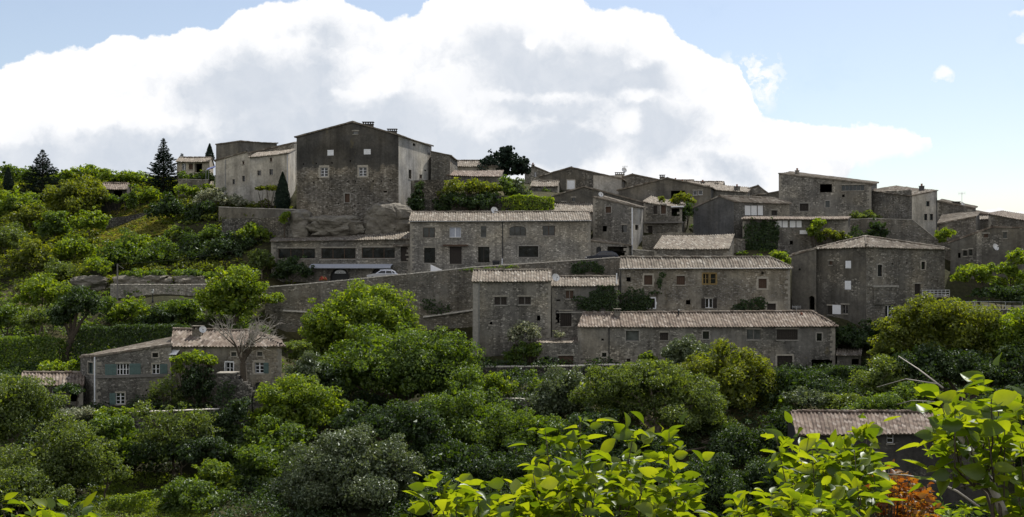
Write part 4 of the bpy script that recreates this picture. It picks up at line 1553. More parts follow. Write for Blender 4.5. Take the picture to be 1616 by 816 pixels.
h.win(1388.5, 427, 7, 18, 'glass', face='r', sur='stone_trim', sur_w=.12).win(1457, 419, 6, 12, 'glass', face='r', sur='cream_trim', sur_w=.13).win(1402.5, 491, 11, 18, 'glass', face='r', frame='white_paint', mull=(1, 0))
h.win(1448, 457, 9, 18, 'door', face='r').win(1408, 416, 2.4, 2.4, 'open', face='r').win(1431, 415, 2.4, 2.4, 'open', face='r')
h.slab(1376, 1416, 450.5, 453, .35, 'r', 'stone_trim', 'band').slab(1378, 1414, 453, 480, .22, 'r', MATS['masonry_brown'], 'bay')
fc = h.fac['r']
mb = MB()
a0, zf = fc.on(1446, 467); a1, _ = fc.on(1489, 467)
mb.box(fc.pt((a0 + a1) / 2, zf - .08, .6), np.append(fc.t, 0) * (a1 - a0) / 2, np.append(fc.n, 0) * .6, (0, 0, .08))
for zz in (.75, .45, .15):
    mb.tube([fc.pt(a0, zf + zz, 1.15), fc.pt(a1, zf + zz, 1.15)], .025, 6, 1)
for a in np.linspace(a0, a1, 8):
    mb.tube([fc.pt(a, zf, 1.15), fc.pt(a, zf + .77, 1.15)], .025, 6, 1)
mb.build('balcony', [MATS['stone_trim'], MATS['white_paint']], h.root)
h.done()
h = House('stone_house', 'narrow grey wing with a stone-edged roof and dark arch between tiled house and angular house', 'house', (1249, 133), (1288, 131.2), (1291, 136), wall='render_grey', tiles='tiles_grey', base=WZ(545, 131))
h.mono(404, 393.5, 389, 400, 'l', abs_back=(WZ(392, 136), WZ(402, 138)))
h.win(1281, 478, 9, 22, 'open', arch=True, depth=.6).win(1262, 425, 3, 3, 'open').done()

# ---- tiled houses below the street
h = House('stone_house', 'two storey rubble house with tiled roof, ochre double window and creeping vine', 'house', (978, 130), (1247, 129.5), (1240, 134), wall='masonry_warm', tiles='tiles_grey', base=WZ(512, 129.7))
h.par(423, 422, 407.5, 407.5, hip=(0, .11), over=.4).gut(.46)
h.win(992, 441, 7, 7, 'open').win(1023, 442, 13, 15, 'brown', sur='cream_trim', sur_w=.22).win(1074.5, 442.5, 13, 14, 'brown', sill='cream_trim')
h.win(1114, 440, 9, 16, 'glass', frame='ochre_trim', mull=(1, 1), sur='ochre_trim', sur_w=.14).win(1125.5, 440, 8.5, 16, 'glass', frame='ochre_trim', mull=(0, 1), sur='ochre_trim', sur_w=.14)
h.win(1203.5, 447.5, 13, 15, 'brown', sur='cream_trim', sur_w=.25).win(1203.5, 431, 4, 3.5, 'open')
h.win(1027.5, 478.5, 12, 15, 'glass', frame='dark_wood', sur='white_paint', sur_w=.16).win(1086, 477, 7, 7, 'open')
h.win(1119, 478.5, 12, 15, 'glass', frame='white_paint', mull=(1, 0), shut='LR', shut_m='dark_wood').win(1217.5, 486.5, 14, 15, 'door', sur='cream_trim', sur_w=.25)
h.chimney(1087, 405, 132.5, .55, .5, style='pot', hgt=1.9).pipe(979.5, 424, 500, m='dark_metal')
h.done()
h = House('stone_house', 'long low house with pinkish tile roof below the ochre window house, stovepipe on roof', 'house', (912, 122), (1318, 121.3), (1312, 127.8), wall='masonry_plastered', tiles='tiles_pink', base=WZ(600, 121.5))
h.par(515, 514, 495.5, 493, hip=(0, .085), over=.35)
h.win(998, 530, 21, 16, 'pale', frame='grey_wood', sur='stone_trim', sur_w=.12).win(1048, 531, 13, 12, 'wood').win(1114, 529, 10, 12, 'glass', sur='stone_trim', sur_w=.12)
h.win(1189.5, 528, 22, 16, 'pale', frame='grey_wood', mull=(1, 0), sill='stone_trim').win(1242.5, 528, 33, 16.5, 'wood', sill='stone_trim').win(1293, 532, 8, 12, 'glass', sur='stone_trim', sur_w=.12)
h.win(951, 536, 4, 3, 'open').win(953.5, 560, 7, 6.5, 'glass', sur='cream_trim', sur_w=.2).win(992, 570, 6, 8, 'wood').win(943, 574, 4, 4, 'open')
h.win(1238.5, 574, 24, 25, 'wood', sur='cream_trim', sur_w=.18, name='door').win(1299, 575, 36, 15, 'open', depth=.8)
h.chimney(974, 487, 124.6, .75, .6, style='slab', hgt=1.7).chimney(1071, 488, 124.5, style='pipe', hgt=1.6).chimney(1265, 493.5, 124, .5, .5, style='pot', hgt=1.3).antenna(1257, 483, 124.5, 1.8)
h.pipe(961, 517, 578, m='dark_metal').done()
h = House('annex', 'low rubble annex with a wide brown door at left end of long pinkish house', 'annex', (848, 120.8), (912, 120.8), (914, 126), wall='masonry_grey', base=WZ(592, 120.8))
h._tops(*[WZ(541, 120.8)] * 4)
V, Q, U = roof_sheet(h.p3(h.A, WZ(541, 120.8)), h.p3(h.B, WZ(541, 120.8)), h.p3(h.C, WZ(538, 120.8)), h.p3(h.D, WZ(538, 120.8)), over=.05, thick=.05)
h.sheets.append((V, Q, U))
h.win(862, 566, 7, 7, 'open').win(893, 568.5, 24, 14, 'brown', name='door').done()
h = House('stone_house', 'tall narrow rubble house with two square windows built against the street wall', 'house', (746, 125), (869, 125), (868, 131), wall='masonry_grey', tiles='tiles_grey', base=WZ(575, 125))
h.par(443.5, 443, 428, 428, over=.4)
h.win(790, 475, 20, 13, 'wood', frame='grey_wood', mull=(1, 0), sill='stone_trim').win(828, 474.5, 20, 12.5, 'wood', frame='grey_wood', mull=(1, 0), sill='stone_trim')
h.pipe(756, 445, 550, m='zinc').win(775, 510, 4, 4, 'open').win(850, 502, 5, 8, 'open').slab(747, 755, 447, 550, .05, m='stone_trim', name='quoin').done()
h = House('stone_house', 'short rubble house with dish on its roof edge between tall narrow house and ivy wall', 'house', (871, 127), (975, 127), (974, 132.5), wall='masonry_plastered', tiles='tiles_grey', base=WZ(575, 127))
h.par(450.5, 450, 438, 438, over=.4)
h.win(899, 465, 13, 13, 'brown', frame='grey_wood', mull=(1, 0), sill='stone_trim').win(881, 474, 7, 2.5, 'open').win(893, 503, 18, 24, 'wood').win(880, 500, 6, 20, 'open')
h.slab(878, 970, 492, 494, .05, m='stone_trim', name='band').dish(877, 438, 126.4, 1.0, .6)
h.pipe(973, 431, 449, m='white_paint', r=.06).done()
h = House('shed', 'tiny tiled shed at right foot of the long pinkish house', 'shed', (1321, 120), (1358, 120), (1359, 124), wall='masonry_brown', tiles='tiles_grey')
h.mono(561, 561, 551, 551, 'f').win(1350, 571, 12, 9, 'open').done()

# ---- bottom right barn and the farmhouse with turquoise shutters
h = House('barn', 'terracotta roofed barn with bare dark wall, lowest house behind the near leaves', 'barn', (1257, 92), (1580, 90), (1566, 97), (1243, 98), wall='render_dark', tiles='tiles_terracotta')
h.par(683, 680, 651.5, 652.5, over=.5)
h.win(1405, 692, 11, 15, 'glass', frame='white_paint', mull=(0, 1)).win(1492, 693, 42, 18, 'open', frame='white_paint', mull=(2, 2), depth=.6).done()
h = House('farmhouse', 'stone farmhouse block with pink hipped roof and white framed windows behind the bare tree', 'farmhouse', (270, 106.5), (444, 104.5), (438, 112), wall='masonry_warm', tiles='tiles_pink', base=WZ(650, 104))
h.par(545.5, 545.5, 521, 524, hip=(0, .25), over=.4)
h.win(409, 580.5, 14, 17, 'glass', frame='white_paint', mull=(1, 2), sur='cream_trim', sur_w=.2, shut='R', shut_w=.55)
h.win(369, 559, 8, 6.5, 'pale', sur='cream_trim').win(410, 558.5, 8, 6.5, 'pale', sur='cream_trim').win(362, 581, 12, 18, 'glass', frame='white_paint', mull=(1, 1), sur='white_paint')
h.win(408, 611, 14, 15, 'pale', frame='cream_trim', arch=True, sur=None).win(330, 580, 10, 18, 'wood').win(315, 620, 20, 30, 'open', depth=.8)
h.chimney(312, 514, 108.5, 1.0, .7, style='slab', hgt=1.8).dish(320, 520, 108, .75, .6)
mb = MB()
fc = h.fac['f']
a0, z0 = fc.on(272, 555); a1, _ = fc.on(284, 555)
mb.mesh([fc.pt(a0, z0 + .2, .03), fc.pt(a1, z0 + .2, .03), fc.pt(a1, z0 - .2, .8), fc.pt(a0, z0 - .2, .8), fc.pt(a0, z0 + .16, .03), fc.pt(a1, z0 + .16, .03), fc.pt(a1, z0 - .24, .8), fc.pt(a0, z0 - .24, .8)],
        [(0, 3, 2, 1), (4, 5, 6, 7), (3, 7, 6, 2), (0, 4, 7, 3), (1, 2, 6, 5)])
mb.build('awning', MATS['white_paint'], h.root)
h.done()
h = House('farmhouse', 'left wing of the farmhouse with a long falling roof and four turquoise shutters', 'farmhouse', (148, 104), (270, 105.8), (285, 113), (138, 112), wall='masonry_grey', tiles='tiles_grey', base=WZ(652, 104))
h.mono(564, 545.5, 533, 556, 'l', abs_back=(WZ(533, 112), WZ(562, 112)))
h.win(194, 583, 20, 18, 'glass', frame='white_paint', mull=(3, 1), shut='LR', shut_w=1.1)
h.win(246, 582.5, 12, 16, 'glass', frame='white_paint', mull=(1, 1), shut='R', shut_w=.75, sur='cream_trim').win(245, 560.5, 9, 7, 'glass', sur='cream_trim', sur_w=.12)
h.win(190, 629, 14, 18, 'glass', frame='white_paint', mull=(1, 2), sur='cream_trim', shut='L', shut_w=.6).slab(151, 268, 592.5, 594, .12, m='grey_wood', name='band')
h.pipe(149.5, 563, 638, m='white_paint', r=.07).win(231, 616, 3, 3, 'open').done()
h = House('farmhouse', 'narrow left end of the farmhouse with one turquoise framed window', 'farmhouse', (127, 106), (147.6, 104.2), (150, 111), wall='masonry_grey', tiles='tiles_grey', base=WZ(652, 104))
h.mono(565, 563.5, 562, 563.5, 'l', abs_back=(WZ(561, 111), WZ(563.5, 112)))
h.win(143, 581, 8, 18, 'glass', frame='turquoise_paint', mull=(1, 0), sur='cream_trim', sur_w=.1).done()
h = House('annex', 'low tiled annex beside the farmhouse, half hidden by olive bushes', 'annex', (34, 103), (131, 104), (133, 108.5), wall='masonry_brown', tiles='tiles_pink')
h.par(606, 606, 590, 590, over=.5)
h.win(90, 622, 16, 22, 'glass', frame='white_paint', mull=(1, 0)).win(62, 618, 12, 16, 'pale').win(117, 622, 12, 24, 'open').done()

# ------------------------------------------------------------------ walls, terraces, rocks
def wall_line(name, label, cat, pts, thick, mat, cap=None, cap_h=0.12, foot_drop=0.6):
    """pts: (px, Y, photo row of the top); the wall goes down into the ground"""
    P = [(WX(p[0], p[1]), p[1], WZ(p[2], p[1])) for p in pts]
    root = empty(name, (P[0][0], P[0][1], tz(P[0][0], P[0][1])), label, cat)
    mb, mc = MB(), MB()
    for (x0, y0, z0), (x1, y1, z1) in zip(P[:-1], P[1:]):
        d = np.array([x1 - x0, y1 - y0]); d /= np.linalg.norm(d)
        n = np.array([d[1], -d[0]])
        zb = min(min(tz(x0 + (x1 - x0) * t + n[0] * .5, y0 + (y1 - y0) * t + n[1] * .5), tz(x0 + (x1 - x0) * t, y0 + (y1 - y0) * t)) for t in np.linspace(0, 1, 9)) - foot_drop
        f0, f1 = (x0, y0), (x1, y1)
        b0, b1 = (x0 - n[0] * thick, y0 - n[1] * thick), (x1 - n[0] * thick, y1 - n[1] * thick)
        mb.mesh([(*f0, zb), (*f1, zb), (*b1, zb), (*b0, zb), (*f0, z0), (*f1, z1), (*b1, z1), (*b0, z0)],
                [(0, 1, 5, 4), (1, 2, 6, 5), (2, 3, 7, 6), (3, 0, 4, 7), (4, 5, 6, 7)])
        if cap:
            L = math.hypot(x1 - x0, y1 - y0)
            k = max(1, int(L / 0.8))
            for i in range(k):
                t0, t1 = i / k + .004, (i + 1) / k - .004
                e = .06
                j = random.uniform(-.02, .03)
                q = [(x0 + (x1 - x0) * t + sgn[0] * n[0], y0 + (y1 - y0) * t + sgn[0] * n[1], z0 + (z1 - z0) * t) for sgn, t in (((e,), t0), ((e,), t1), ((-thick - e,), t1), ((-thick - e,), t0))]
                V = [(a, b, c + .004) for a, b, c in q] + [(a, b, c + cap_h + j) for a, b, c in q]
                mc.mesh(V, [(0, 1, 5, 4), (1, 2, 6, 5), (2, 3, 7, 6), (3, 0, 4, 7), (4, 5, 6, 7)])
    mb.build('wall', MATS[mat], root)
    if cap:
        mc.build('coping', MATS[cap], root)
    return root


rw = wall_line('retaining_wall', 'long retaining wall under the village street with a pale coping rising to the right', 'retaining wall',
          [(418, 134.5, 454), (470, 134.5, 449.8), (540, 134.5, 443.2), (620, 134.5, 435.3), (700, 134.5, 427.6), (742, 134.5, 422.6), (790, 134.5, 419.2), (860, 134.5, 414.7), (930, 134.5, 409.8), (1002, 134.5, 405)],
          .55, 'masonry_brown', 'coping_stone')
mb = MB()
for (pa, ya, pb, yb) in [(447, 489, 486, 491), (668, 499, 747, 488)]:
    x0, x1 = WX(pa, 134.4), WX(pb, 134.4)
    z0, z1 = WZ(ya, 134.4), WZ(yb, 134.4)
    mb.mesh([(x0, 134.5, z0), (x1, 134.5, z1), (x1, 134.2, z1 - .05), (x0, 134.2, z0 - .05), (x0, 134.5, z0 - .18), (x1, 134.5, z1 - .18), (x1, 134.2, z1 - .2), (x0, 134.2, z0 - .2)],
            [(0, 3, 2, 1), (3, 7, 6, 2), (4, 5, 6, 7), (0, 4, 7, 3), (1, 2, 6, 5)])
mb.build('ledge', MATS['coping_stone'], rw)
wall_line('retaining_wall', 'low terrace wall with a pale flat cap in front of the long pinkish house', 'retaining wall', [(752, 118.8, 580), (860, 118.8, 579), (924, 118.8, 578), (926, 118.8, 576.5), (1050, 118.8, 577), (1130, 118.8, 578)], .5, 'drystone', 'coping_stone')
wall_line('garden_wall', 'high overgrown garden wall right of the manor', 'garden wall', [(648, 157.6, 285), (700, 158, 283), (702, 158, 305), (800, 158, 309), (872, 158.5, 322)], .6, 'drystone')
wall_line('garden_wall', 'grey parapet wall along the terrace below the ridge row', 'garden wall', [(345, 161, 327), (400, 160, 329), (466, 159, 331)], .5, 'render_grey', 'coping_stone', .08)
wall_line('garden_wall', 'lower terrace wall under the grey parapet beside the manor rock', 'garden wall', [(350, 156.5, 345), (420, 155.5, 344), (470, 154.5, 340)], .5, 'drystone')
wall_line('garden_wall', 'small pale wall below the white villa', 'garden wall', [(281, 180, 283), (329, 179, 284)], .4, 'masonry_brown', 'coping_stone', .06)
wall_line('roadside_wall', 'straight rubble wall beside the lane with the lamp post on the left', 'wall', [(174, 144, 449.5), (337, 143.6, 449.5), (420, 143, 452)], .5, 'masonry_pale', 'coping_stone', .08)
wall_line('garden_wall', 'stone terrace edge with a thin pale cap below the farmhouse windows', 'garden wall', [(195, 98.5, 652), (345, 98.5, 646)], .4, 'drystone', 'coping_stone', .06)
wall_line('garden_wall', 'terrace parapet on the right of the farmhouse', 'garden wall', [(393, 101.5, 618.5), (455, 101.5, 619)], .4, 'masonry_grey', 'coping_stone', .08)
wall_line('garden_wall', 'ruined drystone strip across the dry grass on the left hillside', 'dry stone wall', [(165, 171, 345.5), (205, 171.4, 340), (240, 172, 333), (262, 172.5, 331)], .7, 'drystone')
wall_line('garden_wall', 'short grey wall of the terrace under the pale tower', 'garden wall', [(1330, 154.5, 347), (1378, 153.8, 345), (1440, 152.6, 347), (1481, 152.6, 380)], .5, 'masonry_brown', 'coping_stone', .07)
wall_line('garden_wall', 'low wall with a dark hollow behind the bright bushes in the valley middle', 'garden wall', [(790, 110, 629), (868, 109.6, 632)], .4, 'masonry_pale', 'coping_stone', .08)
wall_line('garden_wall', 'dark alley wall between the narrow rubble house and the curved outbuilding', 'wall', [(1014, 150, 372), (1060, 150, 366), (1096, 150, 368)], .4, 'masonry_brown')
wall_line('garden_wall', 'low rubble wall at the street end, left of the curved outbuilding', 'wall', [(998, 145, 394), (1036, 144, 397)], .4, 'masonry_grey', 'coping_stone', .07)
wall_line('garden_wall', 'rubble wall under the bluish gable, right of the curved outbuilding', 'wall', [(1100, 149.5, 371), (1176, 149, 377)], .5, 'masonry_brown')
wall_line('garden_wall', 'dark wall behind the angular house below the lean-to bushes', 'wall', [(1262, 146, 396), (1345, 146, 382)], .5, 'masonry_grey')
wall_line('garden_wall', 'terrace wall between the pale tower foot and the large dark house', 'wall', [(1478, 150.5, 384), (1512, 149, 380)], .5, 'masonry_brown')
h = House('stone_house', 'tiny tiled roof on the skyline behind the broad grey gable right slope', 'house', (1056, 190), (1094, 190), (1096, 195), wall='masonry_brown')
h.par(292, 291, 285.5, 285.5).chimney(1066, 281, 191.5, .6, .6, style='pot').done()
h = House('stone_house', 'small house with a stepped roof between mast house and far right skyline house', 'house', (1526, 171), (1566, 170), (1570, 176), wall='masonry_grey', tiles='tiles_pink')
h.mono(334, 341, 338, 331, 'r', abs_back=(WZ(339, 176), WZ(332, 177))).done()
h = House('stone_house', 'low grey house tucked behind the hedge left of the wide dark gable', 'house', (838, 171), (880, 171), (884, 177), wall='masonry_grey')
h.par(294, 294, 287, 287).win(858, 300, 5, 7, 'glass').done()
# stepped wall and stairs right of the vine
root = empty('garden_stair', (WX(370, 101), 101, tz(WX(370, 101), 101)), 'stone stair wall stepping down beside the farmhouse vine', 'stair')
mb = MB()
for i, (pa, pb, yt) in enumerate([(343, 372, 590), (372, 377, 594), (377, 382, 598.5), (382, 387, 603), (387, 392, 608), (392, 397, 613)]):
    x0, x1, z = WX(pa, 101), WX(pb, 101), WZ(yt, 101)
    zb = tz(x0, 101) - 1.5
    mb.box(((x0 + x1) / 2, 101.6, (z + zb) / 2), ((x1 - x0) / 2 - .002, 0, 0), (0, .6, 0), (0, 0, (z - zb) / 2))
mb.build('wall', MATS['drystone'], root)
mb = MB()
mb.box((WX(357.5, 101), 101.6, WZ(590, 101) + .06), (WX(372, 101) / 2 - WX(343, 101) / 2 + .05, 0, 0), (0, .66, 0), (0, 0, .055))
mb.build('coping', MATS['quoin_stone'], root)


from mathutils import noise as mnoise


def rock(label, px, py, Y, rx, ry, rz=None, seed=0):
    n, k = 60, 96
    th = np.linspace(0, np.pi, n)
    ph = np.linspace(0, 2 * np.pi, k, endpoint=False)
    T, Pp = np.meshgrid(th, ph, indexing='ij')
    D = np.stack([np.sin(T) * np.cos(Pp), np.sin(T) * np.sin(Pp), np.cos(T)], -1)
    D = np.sign(D) * np.abs(D) ** 0.62
    sx, sz = rx * Y / F, ry * Y / F
    sy = rz or sx * .6
    V = (D * np.array([sx, sy, sz])).reshape(-1, 3)
    out = []
    for v in V:
        q = Vector((v[0] * .33 + seed * 9.1, v[1] * .33, v[2] * .4))
        d = mnoise.voronoi(q, distance_metric='DISTANCE', exponent=2.5)[0]
        crack = min(.5, (d[1] - d[0]) * 1.6) - .3
        q2 = Vector((v[0] * 1.1, v[1] * 1.1, v[2] * 2.4 + seed * 3.0))
        bed = mnoise.turbulence(q2 * .7, 5, False) * .22
        f = 1 + .40 * crack + .5 * (bed - .25) / max(1.0, sz * .6)
        out.append((v[0] * f + WX(px, Y), v[1] * f + Y, v[2] * (1 + .3 * crack) + .25 * (bed - .2) + WZ(py, Y)))
    i = np.arange(n * k).reshape(n, k)
    j = np.roll(i, -1, 1)
    Q = np.stack([i[:-1].ravel(), i[1:].ravel(), j[1:].ravel(), j[:-1].ravel()], 1)
    tag(fast_mesh('rock_outcrop', np.array(out), Q, MATS['rock'], smooth=False), label, 'rock')


rock('big grey rock bulging from the foot of the manor on its right side', 612, 350, 154.8, 40, 30, 2.6, 1)
rock('long low rock shelf under the manor wall, left part', 530, 357, 154.5, 52, 17, 2.6, 2)
rock('steep dark rock at left foot of the manor', 476, 358, 155, 20, 27, 2.4, 3)
rock('pale rock hump above the lane, left of the utility pole', 146, 448, 147.6, 34, 13, 3.0, 4)
rock('widest pale rock face above the lane wall, middle of three', 230, 447, 147.8, 56, 14, 3.0, 5)
rock('pale rock face above the lane wall, nearest the bright round tree', 308, 447, 147.6, 36, 13, 3.0, 6)
# ------------------------------------------------------------------ vegetation
def unit(v):
    return v / np.maximum(np.linalg.norm(v, axis=-1, keepdims=True), 1e-9)


def sphere_dirs(n, rng, zmin=-1.0):
    z = rng.uniform(zmin, 1, n)
    a = rng.uniform(0, 2 * np.pi, n)
    r = np.sqrt(np.maximum(0, 1 - z * z))
    return np.stack([r * np.cos(a), r * np.sin(a), z], 1)


def leaf_quads(c, nrm, ln, rng, aspect=0.62, axis=None):
    """bent diamond leaves: c centres, nrm normals, ln lengths"""
    n = len(c)
    r = rng.normal(size=(n, 3)) if axis is None else axis
    t = unit(r - nrm * np.sum(r * nrm, 1, keepdims=True))
    w = np.cross(nrm, t)
    l = ln[:, None]
    fold = nrm * l * 0.12
    V = np.stack([c - t * l * .5, c + w * l * aspect * .5 + fold, c + t * l * .5 - nrm * l * .1, c - w * l * aspect * .5 + fold], 1).reshape(-1, 3)
    return V, np.arange(4 * n).reshape(n, 4)


def crown_cloud(lobes, ls, rng, cover=1.0, droop=0.0, clump=0.33, zmin=-0.55, loose=0.6):
    """lobes (x, y, z, rx, ry, rz) in metres -> leaf centres, normals, lengths"""
    Cs, Ns, Ls = [], [], []
    for (x, y, z, rx, ry, rz) in lobes:
        Rm = (rx * ry * rz) ** (1 / 3)
        rc = float(np.clip(clump * Rm, min(0.35, Rm * .6), 1.35))
        nc = max(5, int(1.9 * (Rm / rc) ** 2))
        D = sphere_dirs(nc, rng, zmin)
        rad = np.array([rx, ry, rz])
        k = np.maximum(rad - 0.55 * rc, rad * .35)
        sc = rng.uniform(.66, 1.18, (nc, 1))
        cc = np.array([x, y, z]) + D * k * sc
        rcs = rc * rng.uniform(.55, 1.3, nc)
        out = (rng.random(nc) < .16) & (D[:, 2] > -.2)      # shoots that break the outline
        cc[out] = np.array([x, y, z]) + D[out] * k * rng.uniform(1.18, 1.42, (int(out.sum()), 1))
        rcs[out] *= .55
        nl = np.maximum(12, (cover * 4 * np.pi * rcs ** 2 * .62 / (ls * ls * .42)).astype(int))
        idx = np.repeat(np.arange(nc), nl)
        n = len(idx)
        d = sphere_dirs(n, rng)
        rr = rcs[idx][:, None] * rng.uniform(.35, 1.1, (n, 1)) ** .6
        p = cc[idx] + d * rr * np.array([1.08, 1.08, .78])
        p[:, 2] -= droop * rr[:, 0] * rng.uniform(0, 1, n)
        nm = unit(.55 * d + .35 * D[idx] + np.array([0, 0, .45]) + rng.normal(0, loose, (n, 3)))
        Cs.append(p); Ns.append(nm); Ls.append(ls * rng.uniform(.6, 1.3, n))
        # larger leaves added deep inside to block light, so the crown isn't hollow
        m = int(.22 * n)
        d = sphere_dirs(m, rng)
        p = np.array([x, y, z]) + d * rad * rng.uniform(.1, .75, (m, 1))
        Cs.append(p); Ns.append(unit(rng.normal(size=(m, 3)))); Ls.append(ls * 1.9 * rng.uniform(.7, 1.2, m))
    return np.concatenate(Cs), np.concatenate(Ns), np.concatenate(Ls)


KINDS = {   # material, leaf length at 100 m, cover, bark, extras
    'bright': ('leaf_bright', .31, 1.0, 'bark', {}),
    'mid': ('leaf_mid', .30, 1.0, 'bark', {}),
    'dark': ('leaf_dark', .30, 1.05, 'bark', {}),
    'yellow': ('leaf_yellow', .31, 1.0, 'bark', {}),
    'olive': ('leaf_olive', .25, .9, 'bark_pale', dict(loose=.8)),
    'silver': ('leaf_silver', .25, 1.0, 'bark', dict(loose=.75)),
    'conifer': ('leaf_conifer', .34, 1.2, 'bark', {}),
    'ivy': ('leaf_ivy', .28, 1.1, 'bark', {}),
    'flower': ('leaf_flower', .24, .9, 'bark', {}),
    'sparse': ('leaf_olive', .24, .38, 'bark', dict(clump=.26, loose=.8)),
}
N_LEAVES = 0


def lobes_world(Y, lobes, rng, flat=1.0):
    out = []
    for q in lobes:
        px, py, rx = q[:3]
        ry = q[3] if len(q) > 3 else rx * .92
        k = Y / F
        dy = rng.uniform(-.35, .35) * rx * k
        g = 1.22 if Y < 121 else 1.06
        rx, ry = rx * g, ry * g
        out.append((WX(px, Y), Y + dy, WZ(py, Y), rx * k, rx * k * flat, ry * k))
    return out


def tree(label, kind, Y, lobes, trunk=None, name='tree', group=None, cat='tree', seed=None, base_px=None, tr=None):
    """a tree: tapered trunk with limbs into every lobe, crown of leaves"""
    global N_LEAVES
    rng = np.random.default_rng(seed if seed is not None else abs(hash((label, Y))) % 10 ** 6 if False else int(Y * 100 + lobes[0][0] * 7 + lobes[0][1] * 3))
    mat, ls, cover, bark, kw = KINDS[kind]
    ls = ls * (Y / 100.0) ** .8
    L3 = lobes_world(Y, lobes, rng)
    xs = np.array([l[0] for l in L3]); zs = np.array([l[2] for l in L3])
    bx = WX(base_px, Y) if base_px is not None else float(np.average(xs, weights=[l[3] for l in L3]))
    by = Y
    bz = tz(bx, by)
    root = empty(name, (bx, by, bz), label, cat, group)
    C, Nn, Ln = crown_cloud(L3, ls, rng, cover, **kw)
    # leaves stay above the ground
    ok = C[:, 2] > terrain(C[:, 0], C[:, 1]) + .05
    C, Nn, Ln = C[ok], Nn[ok], Ln[ok]
    V, Q = leaf_quads(C, Nn, Ln, rng)
    N_LEAVES += len(Q)
    mb = MB()
    top = max(zs)
    hgt = top - bz
    tr = tr or max(.09, min(.38, hgt * .026))
    fork = bz + max(.4, (min(zs) - bz) * .55)
    fx = bx + (float(np.mean(xs)) - bx) * .5
    mb.tube([(bx, by, bz - .4), (bx + .05, by, bz + (fork - bz) * .5), (fx, by, fork)], [tr * 1.25, tr, tr * .85], 9)
    for l in L3:
        mid = np.array([fx + (l[0] - fx) * .45, by + (l[1] - by) * .4, fork + (l[2] - fork) * .6])
        end = np.array([l[0], l[1], l[2] + l[5] * .15])
        mb.tube([(fx, by, fork - .1), mid, end], [tr * .6, tr * .42, tr * .16], 6)
        for _ in range(5):
            d = sphere_dirs(1, rng, -.1)[0]
            e = np.array([l[0], l[1], l[2]]) + d * np.array(l[3:6]) * .85
            mb.tube([mid * .4 + end * .6, (mid + e) / 2 + (0, 0, .2), e], [tr * .2, tr * .13, .015], 5)
    mb.build('trunk', MATS[bark], root)
    fast_mesh('crown', V, Q, MATS[mat], root)
    return root


def shrub(label, kind, Y, lobes, name='shrub', group=None, cat='shrub', cover=None, **kw2):
    """many-stemmed bush: stems and foliage"""
    global N_LEAVES
    rng = np.random.default_rng(int(Y * 100 + lobes[0][0] * 7 + lobes[0][1] * 3))
    mat, ls, cov, bark, kw = KINDS[kind]
    ls = ls * (Y / 100.0) ** .8 * .92
    L3 = lobes_world(Y, lobes, rng)
    bx = float(np.mean([l[0] for l in L3]))
    root = empty(name, (bx, Y, tz(bx, Y)), label, cat, group)
    C, Nn, Ln = crown_cloud(L3, ls, rng, cover or cov, **{**kw, 'zmin': -.8, **kw2})
    ok = C[:, 2] > terrain(C[:, 0], C[:, 1]) - .15
    C, Nn, Ln = C[ok], Nn[ok], Ln[ok]
    V, Q = leaf_quads(C, Nn, Ln, rng)
    N_LEAVES += len(Q)
    mb = MB()
    for l in L3:
        gx = bx + (l[0] - bx) * .7
        gz = tz(gx, Y) - .3
        for _ in range(4):
            d = sphere_dirs(1, rng, 0)[0]
            e = np.array(l[:3]) + d * np.array(l[3:6]) * .8
            mb.tube([(gx, Y, gz), ((gx + e[0]) / 2 + rng.normal(0, .1), (Y + e[1]) / 2, (gz + e[2]) / 2 + .1), e], [.06, .04, .012], 5)
    mb.build('stem', MATS[bark], root)
    fast_mesh('foliage', V, Q, MATS[mat], root)
    return root


